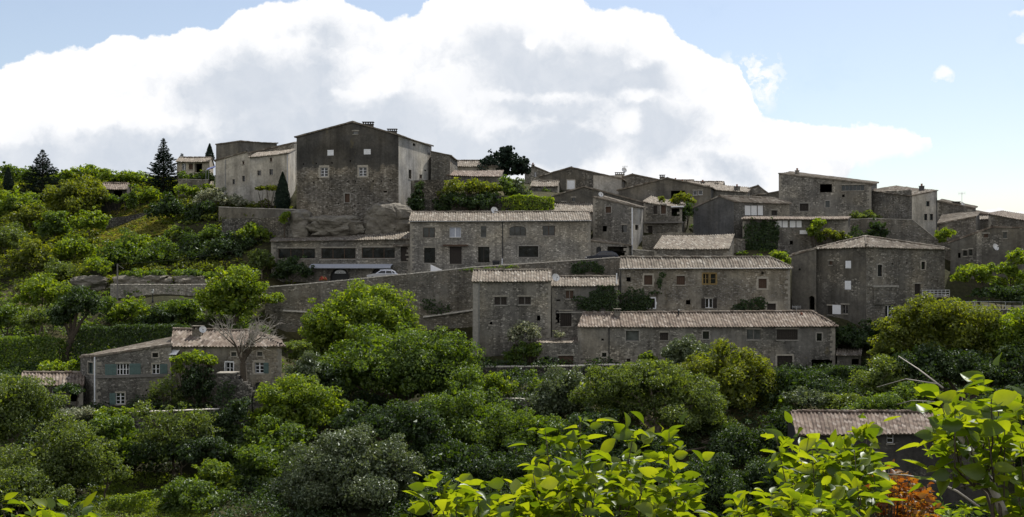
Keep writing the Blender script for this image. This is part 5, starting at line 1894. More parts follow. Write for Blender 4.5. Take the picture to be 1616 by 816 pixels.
def hedge(label, kind, pts, depth, name='hedge', cover=1.0):
    """clipped hedge: pts (px, Y, top row); follows the ground"""
    global N_LEAVES
    rng = np.random.default_rng(int(pts[0][0] * 7 + pts[0][2]))
    mat, ls, cov, bark, kw = KINDS[kind]
    P = [(WX(p[0], p[1]), p[1], WZ(p[2], p[1])) for p in pts]
    ls = ls * .8 * (P[0][1] / 100) ** .8
    Cs, Ns = [], []
    mb = MB()
    for (x0, y0, z0), (x1, y1, z1) in zip(P[:-1], P[1:]):
        L = math.hypot(x1 - x0, y1 - y0)
        h = max(.8, max(z0 - tz(x0, y0), z1 - tz(x1, y1)))
        n = int(cover * (L * (2 * h + depth) * 2.0) / (ls * ls * .42))
        f = rng.choice(3, n, p=np.array([h, h, depth * 1.3]) / (2 * h + depth * 1.3))
        t = rng.uniform(0, 1, n)
        x, y, zt = x0 + (x1 - x0) * t, y0 + (y1 - y0) * t, z0 + (z1 - z0) * t
        zg = terrain(x, y)
        v = rng.uniform(0, 1, n)
        lump = .16 * np.sin(x * 1.9) * np.sin(x * .7 + 1) + rng.normal(0, .11, n)
        yy = np.where(f == 0, y - depth / 2 + lump, np.where(f == 1, y + depth / 2 - lump, y + (v - .5) * depth))
        zz = np.where(f == 2, zt + lump * .9, zg + (zt - zg) * v)
        nn = np.stack([np.zeros(n), np.where(f == 0, -1., np.where(f == 1, 1., 0.)), np.where(f == 2, 1., .25)], 1)
        Cs.append(np.stack([x, yy, zz], 1)); Ns.append(unit(nn + rng.normal(0, .55, (n, 3))))
        # woody core
        for i in range(max(2, int(L / .7))):
            t = (i + .5) / max(2, int(L / .7))
            xx, yy_ = x0 + (x1 - x0) * t, y0 + (y1 - y0) * t
            g = tz(xx, yy_)
            mb.tube([(xx, yy_, g - .2), (xx + rng.normal(0, .1), yy_, g + (z0 + (z1 - z0) * t - g) * .85)], [.05, .02], 5)
    C, Nn = np.concatenate(Cs), np.concatenate(Ns)
    V, Q = leaf_quads(C, Nn, ls * rng.uniform(.7, 1.4, len(C)), rng)
    N_LEAVES += len(Q)
    xm = float(np.mean([p[0] for p in P])); ym = float(np.mean([p[1] for p in P]))
    root = empty(name, (xm, ym, tz(xm, ym)), label, 'hedge')
    mb.build('stem', MATS['bark'], root)
    fast_mesh('foliage', V, Q, MATS[mat], root)


def fir(label, px, ytop, ybase, Y, rpx, name='fir_tree', seed=0, dense=1.0):
    """spruce: whorls of drooping branches carrying needle sprays"""
    global N_LEAVES
    rng = np.random.default_rng(seed)
    x, zt = WX(px, Y), WZ(ytop, Y)
    zb = tz(x, Y)
    z0 = WZ(ybase, Y)
    Rr = rpx * Y / F
    root = empty(name, (x, Y, zb), label, 'fir tree')
    mb = MB()
    mb.tube([(x, Y, zb - .4), (x, Y, (zb + zt) / 2), (x, Y, zt)], [.3, .18, .02], 8)
    C, Nn, Ln, Ax = [], [], [], []
    H = zt - z0
    nw = int(H / .27)
    for i in range(nw):
        t = i / nw
        z = z0 + H * t
        L = Rr * (1 - t) ** .82 * rng.uniform(.62, 1.12) + .1
        nb = 10 if t < .8 else 6
        a0 = rng.uniform(0, 6.28)
        for k in range(nb):
            a = a0 + 2 * np.pi * k / nb + rng.normal(0, .12)
            l = L * rng.uniform(.7, 1.15)
            d = np.array([math.cos(a), math.sin(a), 0])
            m = max(6, int(l / .085 * dense))
            s = np.sqrt(rng.uniform(0.02, 1, m))
            zz = z + l * (-.28 * s + .24 * s ** 3) + rng.normal(0, .05, m)
            side = np.array([-d[1], d[0], 0])
            wv = rng.normal(0, .20, m) * (1.1 - s) * l * .9
            p = np.stack([x + d[0] * s * l + side[0] * wv, Y + d[1] * s * l + side[1] * wv, zz], 1)
            C.append(p)
            Nn.append(unit(np.array([0, 0, 1]) + rng.normal(0, .55, (m, 3))))
            Ln.append(rng.uniform(.22, .5, m))
            Ax.append(np.tile(d + (0, 0, -.25), (m, 1)) + rng.normal(0, .4, (m, 3)))
            if k % 2 == 0:
                mb.tube([(x, Y, z), (x + d[0] * l * .5, Y + d[1] * l * .5, z - .1 * l), (x + d[0] * l * .95, Y + d[1] * l * .95, z - .04 * l)], [.04, .025, .008], 4)
    C, Nn, Ln, Ax = map(np.concatenate, (C, Nn, Ln, Ax))
    V, Q = leaf_quads(C, Nn, Ln, rng, .38, Ax)
    N_LEAVES += len(Q)
    mb.build('trunk', MATS['bark'], root)
    fast_mesh('crown', V, Q, MATS['leaf_conifer'], root)


def cypress(label, px, ytop, ybase, Y, rpx, seed=0):
    global N_LEAVES
    rng = np.random.default_rng(seed)
    x, zt, z0, r = WX(px, Y), WZ(ytop, Y), WZ(ybase, Y), rpx * Y / F
    zb = tz(x, Y)
    root = empty('cypress_tree', (x, Y, zb), label, 'cypress')
    mb = MB()
    mb.tube([(x, Y, zb - .3), (x, Y, z0 + (zt - z0) * .8)], [.16, .04], 8)
    n = int(5200 * max(.4, (zt - z0) * r / 8))
    t = rng.uniform(0, 1, n)
    prof = np.where(t < .25, .55 + t / .25 * .45, (1 - (t - .25) / .75) ** .75) + .02
    a = rng.uniform(0, 6.28, n)
    lump = 1 + .12 * np.sin(a * 5 + t * 23) * np.sin(t * 31)
    rr = r * prof * lump * rng.uniform(.6, 1.05, n)
    C = np.stack([x + rr * np.cos(a), Y + rr * np.sin(a), z0 + (zt - z0) * t], 1)
    Nn = unit(np.stack([np.cos(a), np.sin(a), np.full(n, .3)], 1) + rng.normal(0, .45, (n, 3)))
    Ax = np.tile([0, 0, 1.], (n, 1)) + rng.normal(0, .3, (n, 3))
    V, Q = leaf_quads(C, Nn, rng.uniform(.2, .42, n), rng, .45, Ax)
    N_LEAVES += len(Q)
    mb.build('trunk', MATS['bark'], root)
    fast_mesh('crown', V, Q, MATS['leaf_conifer'], root)


def creeper(label, kind, Yw, blobs, name='ivy', off=.12, cover=1.0):
    """flat mass of ivy on a wall that faces the viewer: blobs (px, py, rx, ry)"""
    global N_LEAVES
    rng = np.random.default_rng(int(blobs[0][0] + blobs[0][1] * 3))
    mat, ls, cov, bark, kw = KINDS[kind]
    ls *= (Yw / 100) ** .8 * .9
    Cs = []
    for px, py, rx, ry in blobs:
        k = Yw / F
        n = int(cover * 3.0 * math.pi * rx * ry * k * k / (ls * ls * .42))
        a = rng.uniform(0, 6.28, n); r = np.sqrt(rng.uniform(0, 1, n)) * (1 + .16 * np.sin(a * 7 + px))
        Cs.append(np.stack([WX(px, Yw) + np.cos(a) * r * rx * k, Yw - off - np.abs(rng.normal(0, .16, n)) * (1.3 - r), WZ(py, Yw) + np.sin(a) * r * ry * k], 1))
    C = np.concatenate(Cs)
    Nn = unit(np.array([0, -1, .5]) + rng.normal(0, .5, C.shape))
    V, Q = leaf_quads(C, Nn, ls * rng.uniform(.6, 1.3, len(C)), rng)
    N_LEAVES += len(Q)
    root = empty(name, (float(C[:, 0].mean()), Yw, float(C[:, 2].min())), label, 'ivy')
    mb = MB()
    for px, py, rx, ry in blobs:
        mb.tube([(WX(px, Yw), Yw - .06, WZ(py + ry, Yw)), (WX(px, Yw) + .1, Yw - .06, WZ(py - ry * .6, Yw))], [.05, .02], 5)
    mb.build('stem', MATS['bark'], root)
    fast_mesh('foliage', V, Q, MATS[mat], root)
    return root


# --- skyline conifers
fir('dark fir with a pointed top standing left of the white villa', 258, 217, 318, 186, 38, seed=1, dense=1.3)
fir('dark blue fir alone on the skyline left of the bright round tree', 67, 235, 316, 192, 46, seed=2, dense=1.2)
fir('small dark fir tip behind the roof of the white villa', 287, 241, 262, 205, 7, seed=3)
cypress('slim dark cypress between the white villa and the ridge block', 331, 227, 256, 193, 7, 4)
cypress('short dark cypress at far left below the skyline', 13, 264, 300, 190, 8, 5)
cypress('dark cone shaped cypress leaning against left wall of the manor', 446, 272, 334, 161.5, 13, 6)
tree('dark spreading cedar on the skyline right of the tan low house', 'conifer', 184,
     [(795, 246, 20, 13), (776, 258, 17, 10), (812, 258, 22, 11), (790, 268, 30, 10), (822, 268, 14, 11), (800, 236, 10, 6), (768, 266, 10, 7), (826, 258, 8, 9)], name='cedar_tree')

# --- skyline and hillside on the left
T = tree
T('bright yellow green tree with a wide round crown, largest on the left hillside', 'yellow', 178, [(120, 302, 30), (98, 310, 24), (145, 312, 24), (122, 322, 34), (88, 322, 16)])
T('round topped tree on the skyline between the dark blue fir and grey hut', 'bright', 205, [(140, 270, 20, 12), (160, 277, 20, 12), (122, 276, 14, 9)])
T('low pale green crowns on the skyline directly left of the dark pointed fir', 'bright', 208, [(205, 280, 24, 12), (228, 284, 18, 10), (184, 284, 18, 9)])
T('loose skyline tree with ragged top at the far left edge', 'mid', 205, [(14, 268, 14, 10), (30, 276, 20, 13), (-8, 276, 18, 13)])
T('skyline tree with a pale crown touching left side of the dark blue fir', 'bright', 207, [(42, 278, 16, 12), (52, 286, 18, 12)])
T('skyline tree filling the gap right of the dark blue fir', 'bright', 203, [(95, 282, 18, 13), (108, 276, 10, 8)])
T('leafy green tree at far left under the short cypress', 'bright', 180, [(20, 318, 24), (44, 326, 22), (0, 330, 24)])
T('yellowish bush tree below the dark blue fir on the slope', 'yellow', 172, [(46, 338, 24, 16), (66, 346, 18, 14), (28, 346, 16, 12)])
T('dark round tree in front of the dry grass, left of the white flowered bush', 'dark', 166, [(268, 326, 22), (250, 334, 16), (286, 334, 16)])
T('dark green round tree under the white flowered bush', 'dark', 163, [(322, 334, 24, 22), (306, 346, 16), (340, 346, 14)])
shrub('silvery white flowered bush in front of the ridge row', 'flower', 164, [(338, 306, 22, 14), (360, 315, 20, 11), (318, 312, 16, 12), (380, 320, 14, 6)])
T('small slender tree with a bare stem beside the grey hut', 'mid', 176, [(212, 312, 9, 20), (206, 322, 8, 10)], base_px=214)
T('sunlit tree between the grey hut and the dark pointed fir', 'bright', 178, [(240, 306, 16, 11), (228, 312, 12, 9)])
T('mid green tree below the bright round tree, dark gap on its left', 'mid', 168, [(88, 350, 20), (74, 362, 16), (100, 360, 14)])
T('mid green tree with a pale crown right under the bright round tree', 'bright', 166, [(140, 348, 22), (158, 352, 16), (122, 352, 14)])
T('olive coloured hillside tree at left edge beneath the yellowish bush tree', 'olive', 160, [(8, 372, 26), (30, 380, 20), (-14, 384, 22)])
T('rounded green tree in the middle of the left slope', 'bright', 157, [(118, 388, 26), (98, 398, 18), (138, 400, 20)])
T('yellow green tree standing low on the left slope near the edge', 'yellow', 153, [(48, 400, 26), (24, 410, 20), (68, 412, 16)])
T('broad green tree on the left slope over the pale rock hump', 'mid', 153, [(196, 394, 30), (172, 408, 20), (220, 408, 20)])
T('dense tree right of the broad slope tree, above the widest rock face', 'mid', 154, [(254, 402, 28), (236, 412, 18), (274, 412, 18)])
T('dark leafy tree directly over the rock face by the lane wall', 'dark', 155, [(306, 396, 28), (290, 410, 20), (326, 410, 18)])
T('dark bushy tree left of the restaurant roof end', 'dark', 154, [(356, 392, 30), (338, 406, 20), (378, 404, 22), (392, 384, 18)])
T('light leafed tree under the grey parapet beside the restaurant', 'bright', 155, [(404, 364, 20, 15), (388, 372, 18, 14), (420, 370, 12)])
T('small sunlit sapling at the left foot of the manor rock', 'bright', 153, [(452, 340, 8, 7), (446, 347, 7, 6)])
T('mid green tree between dark slope trees, top catching the sun', 'bright', 158, [(222, 384, 20, 12), (206, 388, 14, 10), (240, 388, 14, 10)])
T('shady tree on the upper slope below the dry grass strip', 'mid', 160, [(286, 374, 22, 15), (304, 378, 16, 13), (274, 384, 12, 10)])
T('shrubby green tree beside the lower terrace wall, left end', 'mid', 158, [(338, 368, 22, 14), (320, 374, 14, 11), (356, 374, 14, 11)])
T('olive green tree over the left end of the rock faces', 'olive', 150, [(92, 424, 22, 17), (110, 432, 14, 12)])
T('thin leafy tree just left of the utility pole', 'bright', 147, [(150, 418, 20, 14), (164, 424, 14, 11)])
T('leafy dark bush tree beside the restaurant wall corner', 'ivy', 147.5, [(462, 420, 24, 17), (446, 430, 16, 14), (482, 428, 12, 12)])
T('small pale bush tree left of the restaurant', 'olive', 148, [(412, 404, 16, 12), (424, 414, 12, 12), (404, 418, 14)])

# --- belt of trees along the lane
T('bright round tree in front of the street wall, right of the lane lamp', 'bright', 130, [(370, 446, 34, 28), (340, 464, 26, 18), (402, 462, 26, 20), (430, 472, 18, 10), (368, 478, 42, 26), (335, 482, 20, 14)], tr=.3)
T('sunny tree at left edge beside the lane, yellow green crown', 'bright', 134, [(66, 456, 32, 24), (42, 470, 22, 18), (90, 468, 22, 18)])
T('dark tree with a thick bare trunk rising from behind the tall clipped hedge', 'dark', 122, [(132, 474, 28, 22), (108, 486, 24, 20), (152, 486, 20, 18), (96, 502, 22, 16)], base_px=103, tr=.42)
T('low greyish tree left of the dark thick trunked tree', 'olive', 126, [(70, 500, 26, 18), (48, 508, 20, 15)])
T('small leafy tree at the far left above the tall hedge', 'mid', 129, [(14, 496, 24, 18), (-8, 506, 22, 16), (30, 508, 16, 12)])
T('pale green bush tree beneath the lamp post', 'bright', 133, [(208, 482, 22, 14), (192, 492, 16, 12), (224, 494, 16, 11)])
T('rounded green tree between the lamp post and the bright round tree', 'mid', 132, [(288, 488, 26, 17), (268, 498, 20, 14), (308, 498, 18, 14)])
T('slim tree beside the utility pole with thin upright crown', 'mid', 134, [(170, 484, 14, 22), (178, 500, 14, 14)])
T('dark tree between pale bush tree and green rounded tree, below the lamp', 'dark', 130, [(246, 500, 22, 13), (228, 508, 16, 11)])

# --- the big valley trees
T('tall dome shaped tree against the street wall, bright yellow green top', 'bright', 119, [(570, 478, 46, 32), (530, 496, 34, 28), (610, 496, 38, 30), (640, 510, 22, 22), (566, 516, 60, 36), (508, 520, 26, 26), (500, 556, 24, 30), (540, 556, 36, 30)], tr=.42)
T('very wide dense tree filling the valley centre below the dome shaped tree', 'mid', 110, [(600, 560, 56, 38), (660, 556, 50, 36), (708, 560, 38, 32), (560, 584, 48, 36), (636, 594, 62, 40), (704, 598, 44, 36), (730, 580, 20, 22), (520, 604, 34, 30)], tr=.5)
T('dark spreading tree below right of the very wide valley tree', 'mid', 103, [(716, 648, 46, 36), (764, 668, 48, 34), (690, 672, 40, 32), (740, 694, 50, 34), (800, 674, 26, 24)], tr=.4)
T('bushy sunlit tree between the farmhouse terrace and the very wide tree', 'bright', 101, [(462, 622, 40, 28), (436, 646, 36, 28), (500, 640, 38, 30), (470, 664, 44, 32)], tr=.34)
T('shadowed tree below the farmhouse stair with long hanging outline', 'mid', 96, [(430, 690, 40, 32), (398, 722, 34, 30), (462, 706, 34, 28), (376, 754, 28, 28), (424, 742, 34, 30)], tr=.34)
T('silvery grey dome tree low in the valley centre', 'silver', 88, [(552, 716, 50, 36), (500, 734, 40, 34), (606, 726, 46, 36), (640, 752, 28, 32), (552, 760, 62, 44), (484, 776, 40, 40), (612, 788, 50, 40)], tr=.36)
T('dark leafy tree between the silvery dome tree and the wide centre tree', 'dark', 95, [(640, 664, 38, 30), (596, 668, 34, 24), (672, 690, 30, 28), (560, 660, 30, 22)], tr=.3)
T('dark tree in the hollow behind the near leaves, valley centre', 'dark', 92, [(716, 732, 40, 32), (760, 744, 40, 34), (684, 750, 24, 26), (730, 780, 48, 36)], tr=.3)
T('round golden green willow in front of the long pinkish house', 'yellow', 109, [(1140, 574, 40, 28), (1180, 586, 38, 30), (1104, 596, 34, 28), (1152, 612, 52, 36), (1200, 618, 34, 34), (1214, 642, 22, 28)], tr=.36)
T('willow like olive tree left of the golden green willow', 'olive', 103, [(1020, 592, 40, 28), (972, 600, 36, 28), (1066, 612, 38, 30), (1110, 636, 38, 32), (1000, 632, 46, 32), (938, 620, 32, 24), (1060, 654, 44, 32), (1126, 670, 34, 32)], tr=.36)
T('silvery bush tree left of the willow like olive tree', 'silver', 108, [(894, 604, 36, 22), (866, 622, 28, 20), (918, 624, 28, 20), (876, 638, 30, 18)])
T('silver leafed small tree touching the front of the long pinkish house', 'silver', 115, [(1088, 550, 26, 18), (1066, 562, 20, 16), (1108, 560, 20, 15), (1080, 574, 26, 16)])
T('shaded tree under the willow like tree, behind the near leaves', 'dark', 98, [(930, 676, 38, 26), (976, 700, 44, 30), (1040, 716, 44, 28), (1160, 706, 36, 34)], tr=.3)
T('large golden tree with a broad crown below the balcony house at right', 'yellow', 112, [(1470, 492, 38, 24), (1432, 508, 34, 28), (1506, 504, 40, 28), (1546, 518, 32, 26), (1410, 536, 30, 28), (1460, 536, 48, 34), (1520, 540, 46, 34), (1400, 562, 26, 26)], tr=.42)
T('greener tree at the right edge next to the large golden tree', 'bright', 111, [(1592, 520, 34, 26), (1616, 506, 34, 26), (1572, 544, 30, 26), (1604, 552, 40, 30), (1634, 540, 34, 30)], tr=.36)
T('dark tree beneath the large golden tree on the right', 'dark', 107, [(1460, 574, 44, 28), (1520, 580, 50, 30), (1576, 584, 46, 30), (1424, 588, 30, 24), (1620, 590, 40, 34)], tr=.34)
T('dull olive tree between the tiny tiled shed and the large golden tree', 'olive', 106, [(1396, 584, 26, 24), (1376, 606, 24, 24), (1408, 614, 26, 24)])
T('small tree with a visible crooked trunk in front of the large dark house', 'bright', 126, [(1534, 428, 22, 13), (1556, 438, 16, 12), (1514, 438, 13, 10), (1566, 424, 12, 9)], base_px=1545, tr=.17)
T('leafy tree at right edge climbing the large dark house', 'bright', 128, [(1604, 408, 18, 16), (1590, 428, 18, 14), (1612, 440, 20, 18), (1578, 446, 14, 12)])
T('dark shrubby tree under the crooked tree at right edge', 'dark', 124, [(1580, 462, 24, 14), (1606, 466, 24, 16), (1550, 462, 16, 10)])

# --- bottom left
T('fine leafed olive tree at the bottom left edge', 'olive', 92, [(24, 622, 40, 34), (54, 650, 34, 28), (6, 668, 44, 36), (-16, 640, 30, 30)], tr=.3)
T('broad fine leafed tree at bottom left under the farmhouse annex', 'olive', 88, [(96, 694, 44, 28), (134, 712, 40, 30), (60, 722, 44, 32), (100, 744, 46, 36), (60, 770, 44, 36)], tr=.32)
T('airy sparse tree with thin boughs under the farmhouse terrace wall', 'sparse', 94, [(262, 670, 30, 26), (298, 664, 30, 22), (240, 694, 26, 24), (282, 702, 34, 26), (322, 676, 20, 20), (230, 650, 18, 16)])
T('slender sapling with a bare pale stem on the bottom left lawn', 'sparse', 88, [(172, 728, 20, 16), (192, 744, 16, 12), (160, 752, 16, 14)], base_px=164)
T('rounded bush tree on the bottom lawn, left of the shadowed tree', 'mid', 86, [(300, 774, 32, 22), (272, 792, 26, 20), (326, 792, 28, 22), (300, 808, 36, 20)])
T('light green tree behind the bush tree on the bottom lawn', 'bright', 90, [(330, 744, 20, 13), (336, 752, 26, 20), (356, 770, 22, 20)])
T('dark tree at the shadowed foot of the farmhouse stair', 'dark', 97.5, [(352, 664, 22, 20), (376, 648, 16, 18), (338, 690, 22, 22), (372, 690, 22, 22)])

T('dark full tree between the golden green willow and the ivy hedge', 'dark', 107, [(1250, 604, 26, 20), (1282, 612, 26, 20), (1232, 622, 22, 18), (1306, 618, 18, 16)])
# --- dark trees filling the valley bottom behind the near leaves
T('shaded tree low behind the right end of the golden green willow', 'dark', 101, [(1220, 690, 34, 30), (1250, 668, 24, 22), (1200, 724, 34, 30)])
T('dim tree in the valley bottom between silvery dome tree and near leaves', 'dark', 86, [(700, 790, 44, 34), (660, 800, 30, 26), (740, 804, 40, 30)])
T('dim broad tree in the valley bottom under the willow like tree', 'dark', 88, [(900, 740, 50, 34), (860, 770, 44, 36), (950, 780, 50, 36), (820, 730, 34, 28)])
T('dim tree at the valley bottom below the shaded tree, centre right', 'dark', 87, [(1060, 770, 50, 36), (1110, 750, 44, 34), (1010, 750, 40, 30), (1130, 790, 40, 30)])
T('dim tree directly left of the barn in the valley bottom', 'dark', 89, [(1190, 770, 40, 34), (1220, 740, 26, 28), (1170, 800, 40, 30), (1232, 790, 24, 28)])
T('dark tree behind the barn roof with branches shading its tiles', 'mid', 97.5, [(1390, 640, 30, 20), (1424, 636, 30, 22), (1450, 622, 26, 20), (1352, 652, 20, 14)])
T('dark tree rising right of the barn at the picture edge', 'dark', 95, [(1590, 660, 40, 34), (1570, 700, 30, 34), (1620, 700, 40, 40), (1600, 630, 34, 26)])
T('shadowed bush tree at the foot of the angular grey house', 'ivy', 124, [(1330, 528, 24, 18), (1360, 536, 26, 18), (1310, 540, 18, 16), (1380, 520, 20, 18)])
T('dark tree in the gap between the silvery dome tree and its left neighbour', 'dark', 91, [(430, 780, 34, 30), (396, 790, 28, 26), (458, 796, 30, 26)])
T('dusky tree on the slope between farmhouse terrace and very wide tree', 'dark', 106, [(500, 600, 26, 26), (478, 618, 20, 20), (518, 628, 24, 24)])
T('leafy tree with bright fringe at right foot of the very wide tree', 'mid', 108, [(740, 606, 26, 28), (762, 634, 26, 24), (730, 634, 26, 24)])

T('dense leafy tree left of the airy sparse tree, under the flowering silver shrubs', 'mid', 95, [(186, 690, 30, 26), (160, 674, 24, 20), (206, 712, 26, 22)])
T('shady leafy tree on the slope between airy sparse tree and the bottom lawn', 'dark', 93, [(240, 716, 28, 18), (290, 712, 28, 18), (330, 712, 26, 22)])
T('olive tree in the bottom left corner behind the near leaf tips', 'olive', 83, [(30, 770, 40, 34), (70, 796, 34, 30), (-10, 790, 36, 34)])
T('sunny leafy tree between silvery dome tree and dark shadowed tree', 'mid', 93, [(420, 716, 36, 28), (450, 744, 34, 28), (400, 760, 30, 28)])
T('leafy tree in the shade left of the round willow, above the valley bottom', 'mid', 100, [(850, 680, 34, 26), (886, 690, 34, 28), (826, 704, 28, 26)])
shrub('leafy dark shrubs hiding the lower wall of the white villa', 'mid', 183, [(290, 279, 12, 9), (306, 281, 12, 9), (322, 279, 12, 10), (334, 283, 10, 9)])
shrub('low bushes in front of the grey hut wall', 'mid', 180, [(170, 312, 12, 7), (186, 315, 12, 6), (202, 312, 10, 7)])
shrub('bright bushes in front of the small pale wall below the white villa', 'bright', 177, [(288, 300, 13, 9), (308, 302, 13, 8), (326, 298, 10, 8)])
shrub('bushes hanging over the top of the widest pale rock face', 'mid', 147.2, [(222, 431, 18, 7), (248, 432, 16, 7), (200, 433, 12, 6)])
shrub('bushes over the rock face nearest the bright round tree', 'mid', 147.0, [(288, 431, 16, 7), (312, 432, 14, 6), (332, 434, 12, 7)])
creeper('ivy shading the stone stair wall beside the farmhouse vine', 'ivy', 100.9, [(358, 612, 14, 12), (352, 628, 16, 12)], cover=.6)
# --- shrubs
shrub('bright bush by the dark hollow in the valley middle', 'bright', 111, [(784, 600, 17, 14), (800, 610, 14, 11), (770, 610, 12, 10)])
shrub('small rounded light bush right of the dark hollow', 'bright', 111.5, [(855, 606, 13, 9), (846, 612, 9, 7)])
shrub('pale blossoming shrub in front of the tall narrow house', 'flower', 121.5, [(826, 520, 22, 13), (812, 530, 14, 10), (842, 528, 13, 10)])
shrub('green shrub below the pale blossoming shrub', 'mid', 121, [(830, 552, 20, 14), (808, 562, 16, 11), (846, 548, 12, 11), (818, 570, 18, 10)])
shrub('small pale shrub by the terrace corner of the short rubble house', 'flower', 122.8, [(881, 526, 10, 8)], cover=.6)
shrub('clipped little tree in front of the long pinkish house', 'bright', 119.8, [(1022, 566, 12, 11), (1030, 572, 8, 7)])
shrub('drooping shrub over the terrace wall cap, left part', 'mid', 117.6, [(812, 588, 14, 7), (835, 590, 12, 6)], cover=.6)
shrub('silver shrubs heaped beneath the farmhouse left wing', 'flower', 99, [(110, 654, 20, 10), (134, 652, 16, 8), (92, 660, 14, 9)])
shrub('fresh green shrub under the farmhouse white lower window', 'bright', 98.8, [(186, 650, 16, 7), (200, 652, 14, 7), (162, 652, 14, 9)])
shrub('sunlit shrub behind the tiled annex roof', 'bright', 110, [(84, 580, 18, 10), (112, 580, 16, 9), (70, 588, 10, 8)])
shrub('dark shrub on the farmhouse pergola corner by the annex', 'ivy', 101.5, [(100, 614, 16, 8), (116, 616, 12, 6)])
shrub('grey shrub right of the farmhouse beside the white garden chair', 'silver', 103.5, [(470, 588, 20, 16), (486, 574, 16, 16), (478, 600, 18, 14)])
shrub('pale vine canopy behind right corner of the farmhouse', 'olive', 112, [(462, 544, 18, 6), (480, 546, 12, 6), (470, 560, 16, 12)])
shrub('tangle of flowering shrub in the row right of the willow', 'silver', 104, [(1262, 626, 20, 13), (1296, 632, 22, 14)])
shrub('greyish shrub at right end of the row by the barn', 'olive', 103, [(1330, 634, 24, 15), (1356, 640, 20, 16), (1316, 644, 20, 14)])
shrub('low leafy shrub at left end of the row, right of the willow', 'mid', 105, [(1240, 640, 16, 14), (1256, 650, 18, 12)])
shrub('bright fig bush beside the left gable of the tiled ochre window house', 'bright', 140, [(1228, 404, 13, 10), (1242, 412, 9, 7), (1220, 411, 8, 6)])
shrub('bright leafy bush growing up the lean-to wall', 'bright', 149, [(1290, 352, 11, 9), (1284, 366, 12, 11), (1296, 376, 10, 8)])
shrub('sunny bush with broad leaves in front of the lean-to right end', 'yellow', 147.5, [(1318, 372, 17, 8), (1304, 366, 10, 6), (1334, 376, 10, 6)])
shrub('pale green shrub on the terrace below the loggia house', 'olive', 156.5, [(1366, 340, 18, 8), (1384, 344, 10, 6), (1350, 343, 10, 6)])
shrub('dark creeper hanging on the terrace wall below the pale tower', 'ivy', 152.6, [(1384, 360, 13, 13), (1376, 372, 12, 11), (1394, 370, 8, 11)])
shrub('bright fig bush squeezed against right side of the pale tower', 'bright', 153, [(1492, 368, 14, 10), (1484, 376, 10, 8)])
shrub('bright tall bush in the courtyard below the broad grey gable', 'yellow', 160.5, [(1078, 311, 13, 9), (1064, 317, 9, 7), (1090, 316, 8, 7), (1045, 314, 6, 5)])
shrub('dark bush below the courtyard bush against the bluish gable wall', 'ivy', 157.5, [(1084, 332, 14, 12), (1070, 342, 12, 10)])
shrub('sunlit overgrown shrub spilling over the high garden wall', 'yellow', 158.5, [(742, 294, 30, 12), (714, 296, 18, 14), (770, 298, 22, 11), (694, 304, 10, 14)])
shrub('dark ivy mass hanging down the high garden wall', 'ivy', 157, [(722, 314, 26, 16), (752, 320, 28, 16), (698, 322, 14, 14), (770, 314, 18, 14)])
shrub('shadowy creeper at the left end of the high garden wall by the manor', 'ivy', 157, [(660, 306, 12, 22), (656, 322, 12, 14)])
shrub('tall green bush between overgrown shrub and silvery shrub', 'mid', 160, [(796, 292, 14, 14), (806, 304, 14, 10)])
shrub('silvery shrub on the terrace under the dark cedar', 'silver', 160.5, [(818, 296, 14, 13), (828, 306, 10, 8)])
hedge('clipped sunlit hedge below the white shutter house', 'bright', [(792, 157.4, 313), (832, 157.4, 309), (874, 158, 314)], 1.6)
hedge('tall clipped hedge at far left, deep in shade on its front', 'mid', [(-60, 121, 532), (20, 120.5, 533), (98, 120, 536)], 2.0)
hedge('long clipped hedge behind the farmhouse roof', 'dark', [(112, 123, 520), (180, 123, 516), (240, 123, 514), (300, 123, 516)], 2.0)
hedge('thick ivy hedge below the door of the long pinkish house', 'ivy', [(1228, 116.5, 590), (1290, 116.5, 586), (1330, 116.5, 580), (1368, 116.5, 580)], 2.2)
hedge('flat topped box hedge on the bottom left lawn', 'bright', [(176, 84.5, 786), (236, 84.5, 780)], 1.2)
shrub('flat pollarded plane canopy beside the cone shaped cypress', 'yellow', 162.5, [(412, 296.5, 12, 3.2), (430, 296.5, 12, 3.4), (424, 297, 14, 3)], name='plane_tree', cat='tree')
# vine pergola on the farmhouse
shrub('leafy vine spread over the pergola on the farmhouse front', 'bright', 103.6, [(288, 566, 14, 9), (308, 564, 16, 9), (326, 568, 12, 9), (282, 578, 10, 10)], name='vine', cat='vine')
shrub('dark hanging curtain of vine under the farmhouse pergola', 'ivy', 103.9, [(310, 590, 20, 18), (325, 610, 14, 22), (298, 612, 12, 18)], name='vine', cat='vine')
shrub('dry brown creeper on the lower farmhouse wall', 'sparse', 103.2, [(262, 612, 20, 16), (246, 626, 16, 12), (278, 630, 16, 14)], name='vine', cat='vine', cover=.4)


creeper('dense dark ivy covering the left part of the lean-to wall', 'ivy', 150.3, [(1190, 372, 18, 26), (1212, 374, 16, 28), (1200, 394, 22, 14), (1224, 366, 6, 18)])
creeper('dark ivy between short rubble house and ochre window house, with a long vine arm', 'ivy', 129.6, [(1000, 474, 22, 20), (1018, 478, 12, 12), (1033, 462, 10, 3), (1041, 446, 4, 10), (1046, 434, 6, 5), (988, 486, 10, 12)])
creeper('dark ivy spreading over the right end of the short rubble house', 'ivy', 126.8, [(955, 466, 22, 16), (942, 476, 18, 14), (930, 482, 20, 8), (965, 482, 12, 12), (915, 472, 12, 5)])
creeper('patch of green creeper on the street wall above the short rubble house', 'ivy', 134.4, [(925, 421, 24, 9), (945, 425, 10, 7), (910, 427, 10, 6)])
creeper('thin strip of moss green creeper under the coping near the tall narrow house', 'mid', 134.4, [(745, 426, 18, 3), (775, 424, 18, 3), (805, 421, 16, 3)], cover=.7)
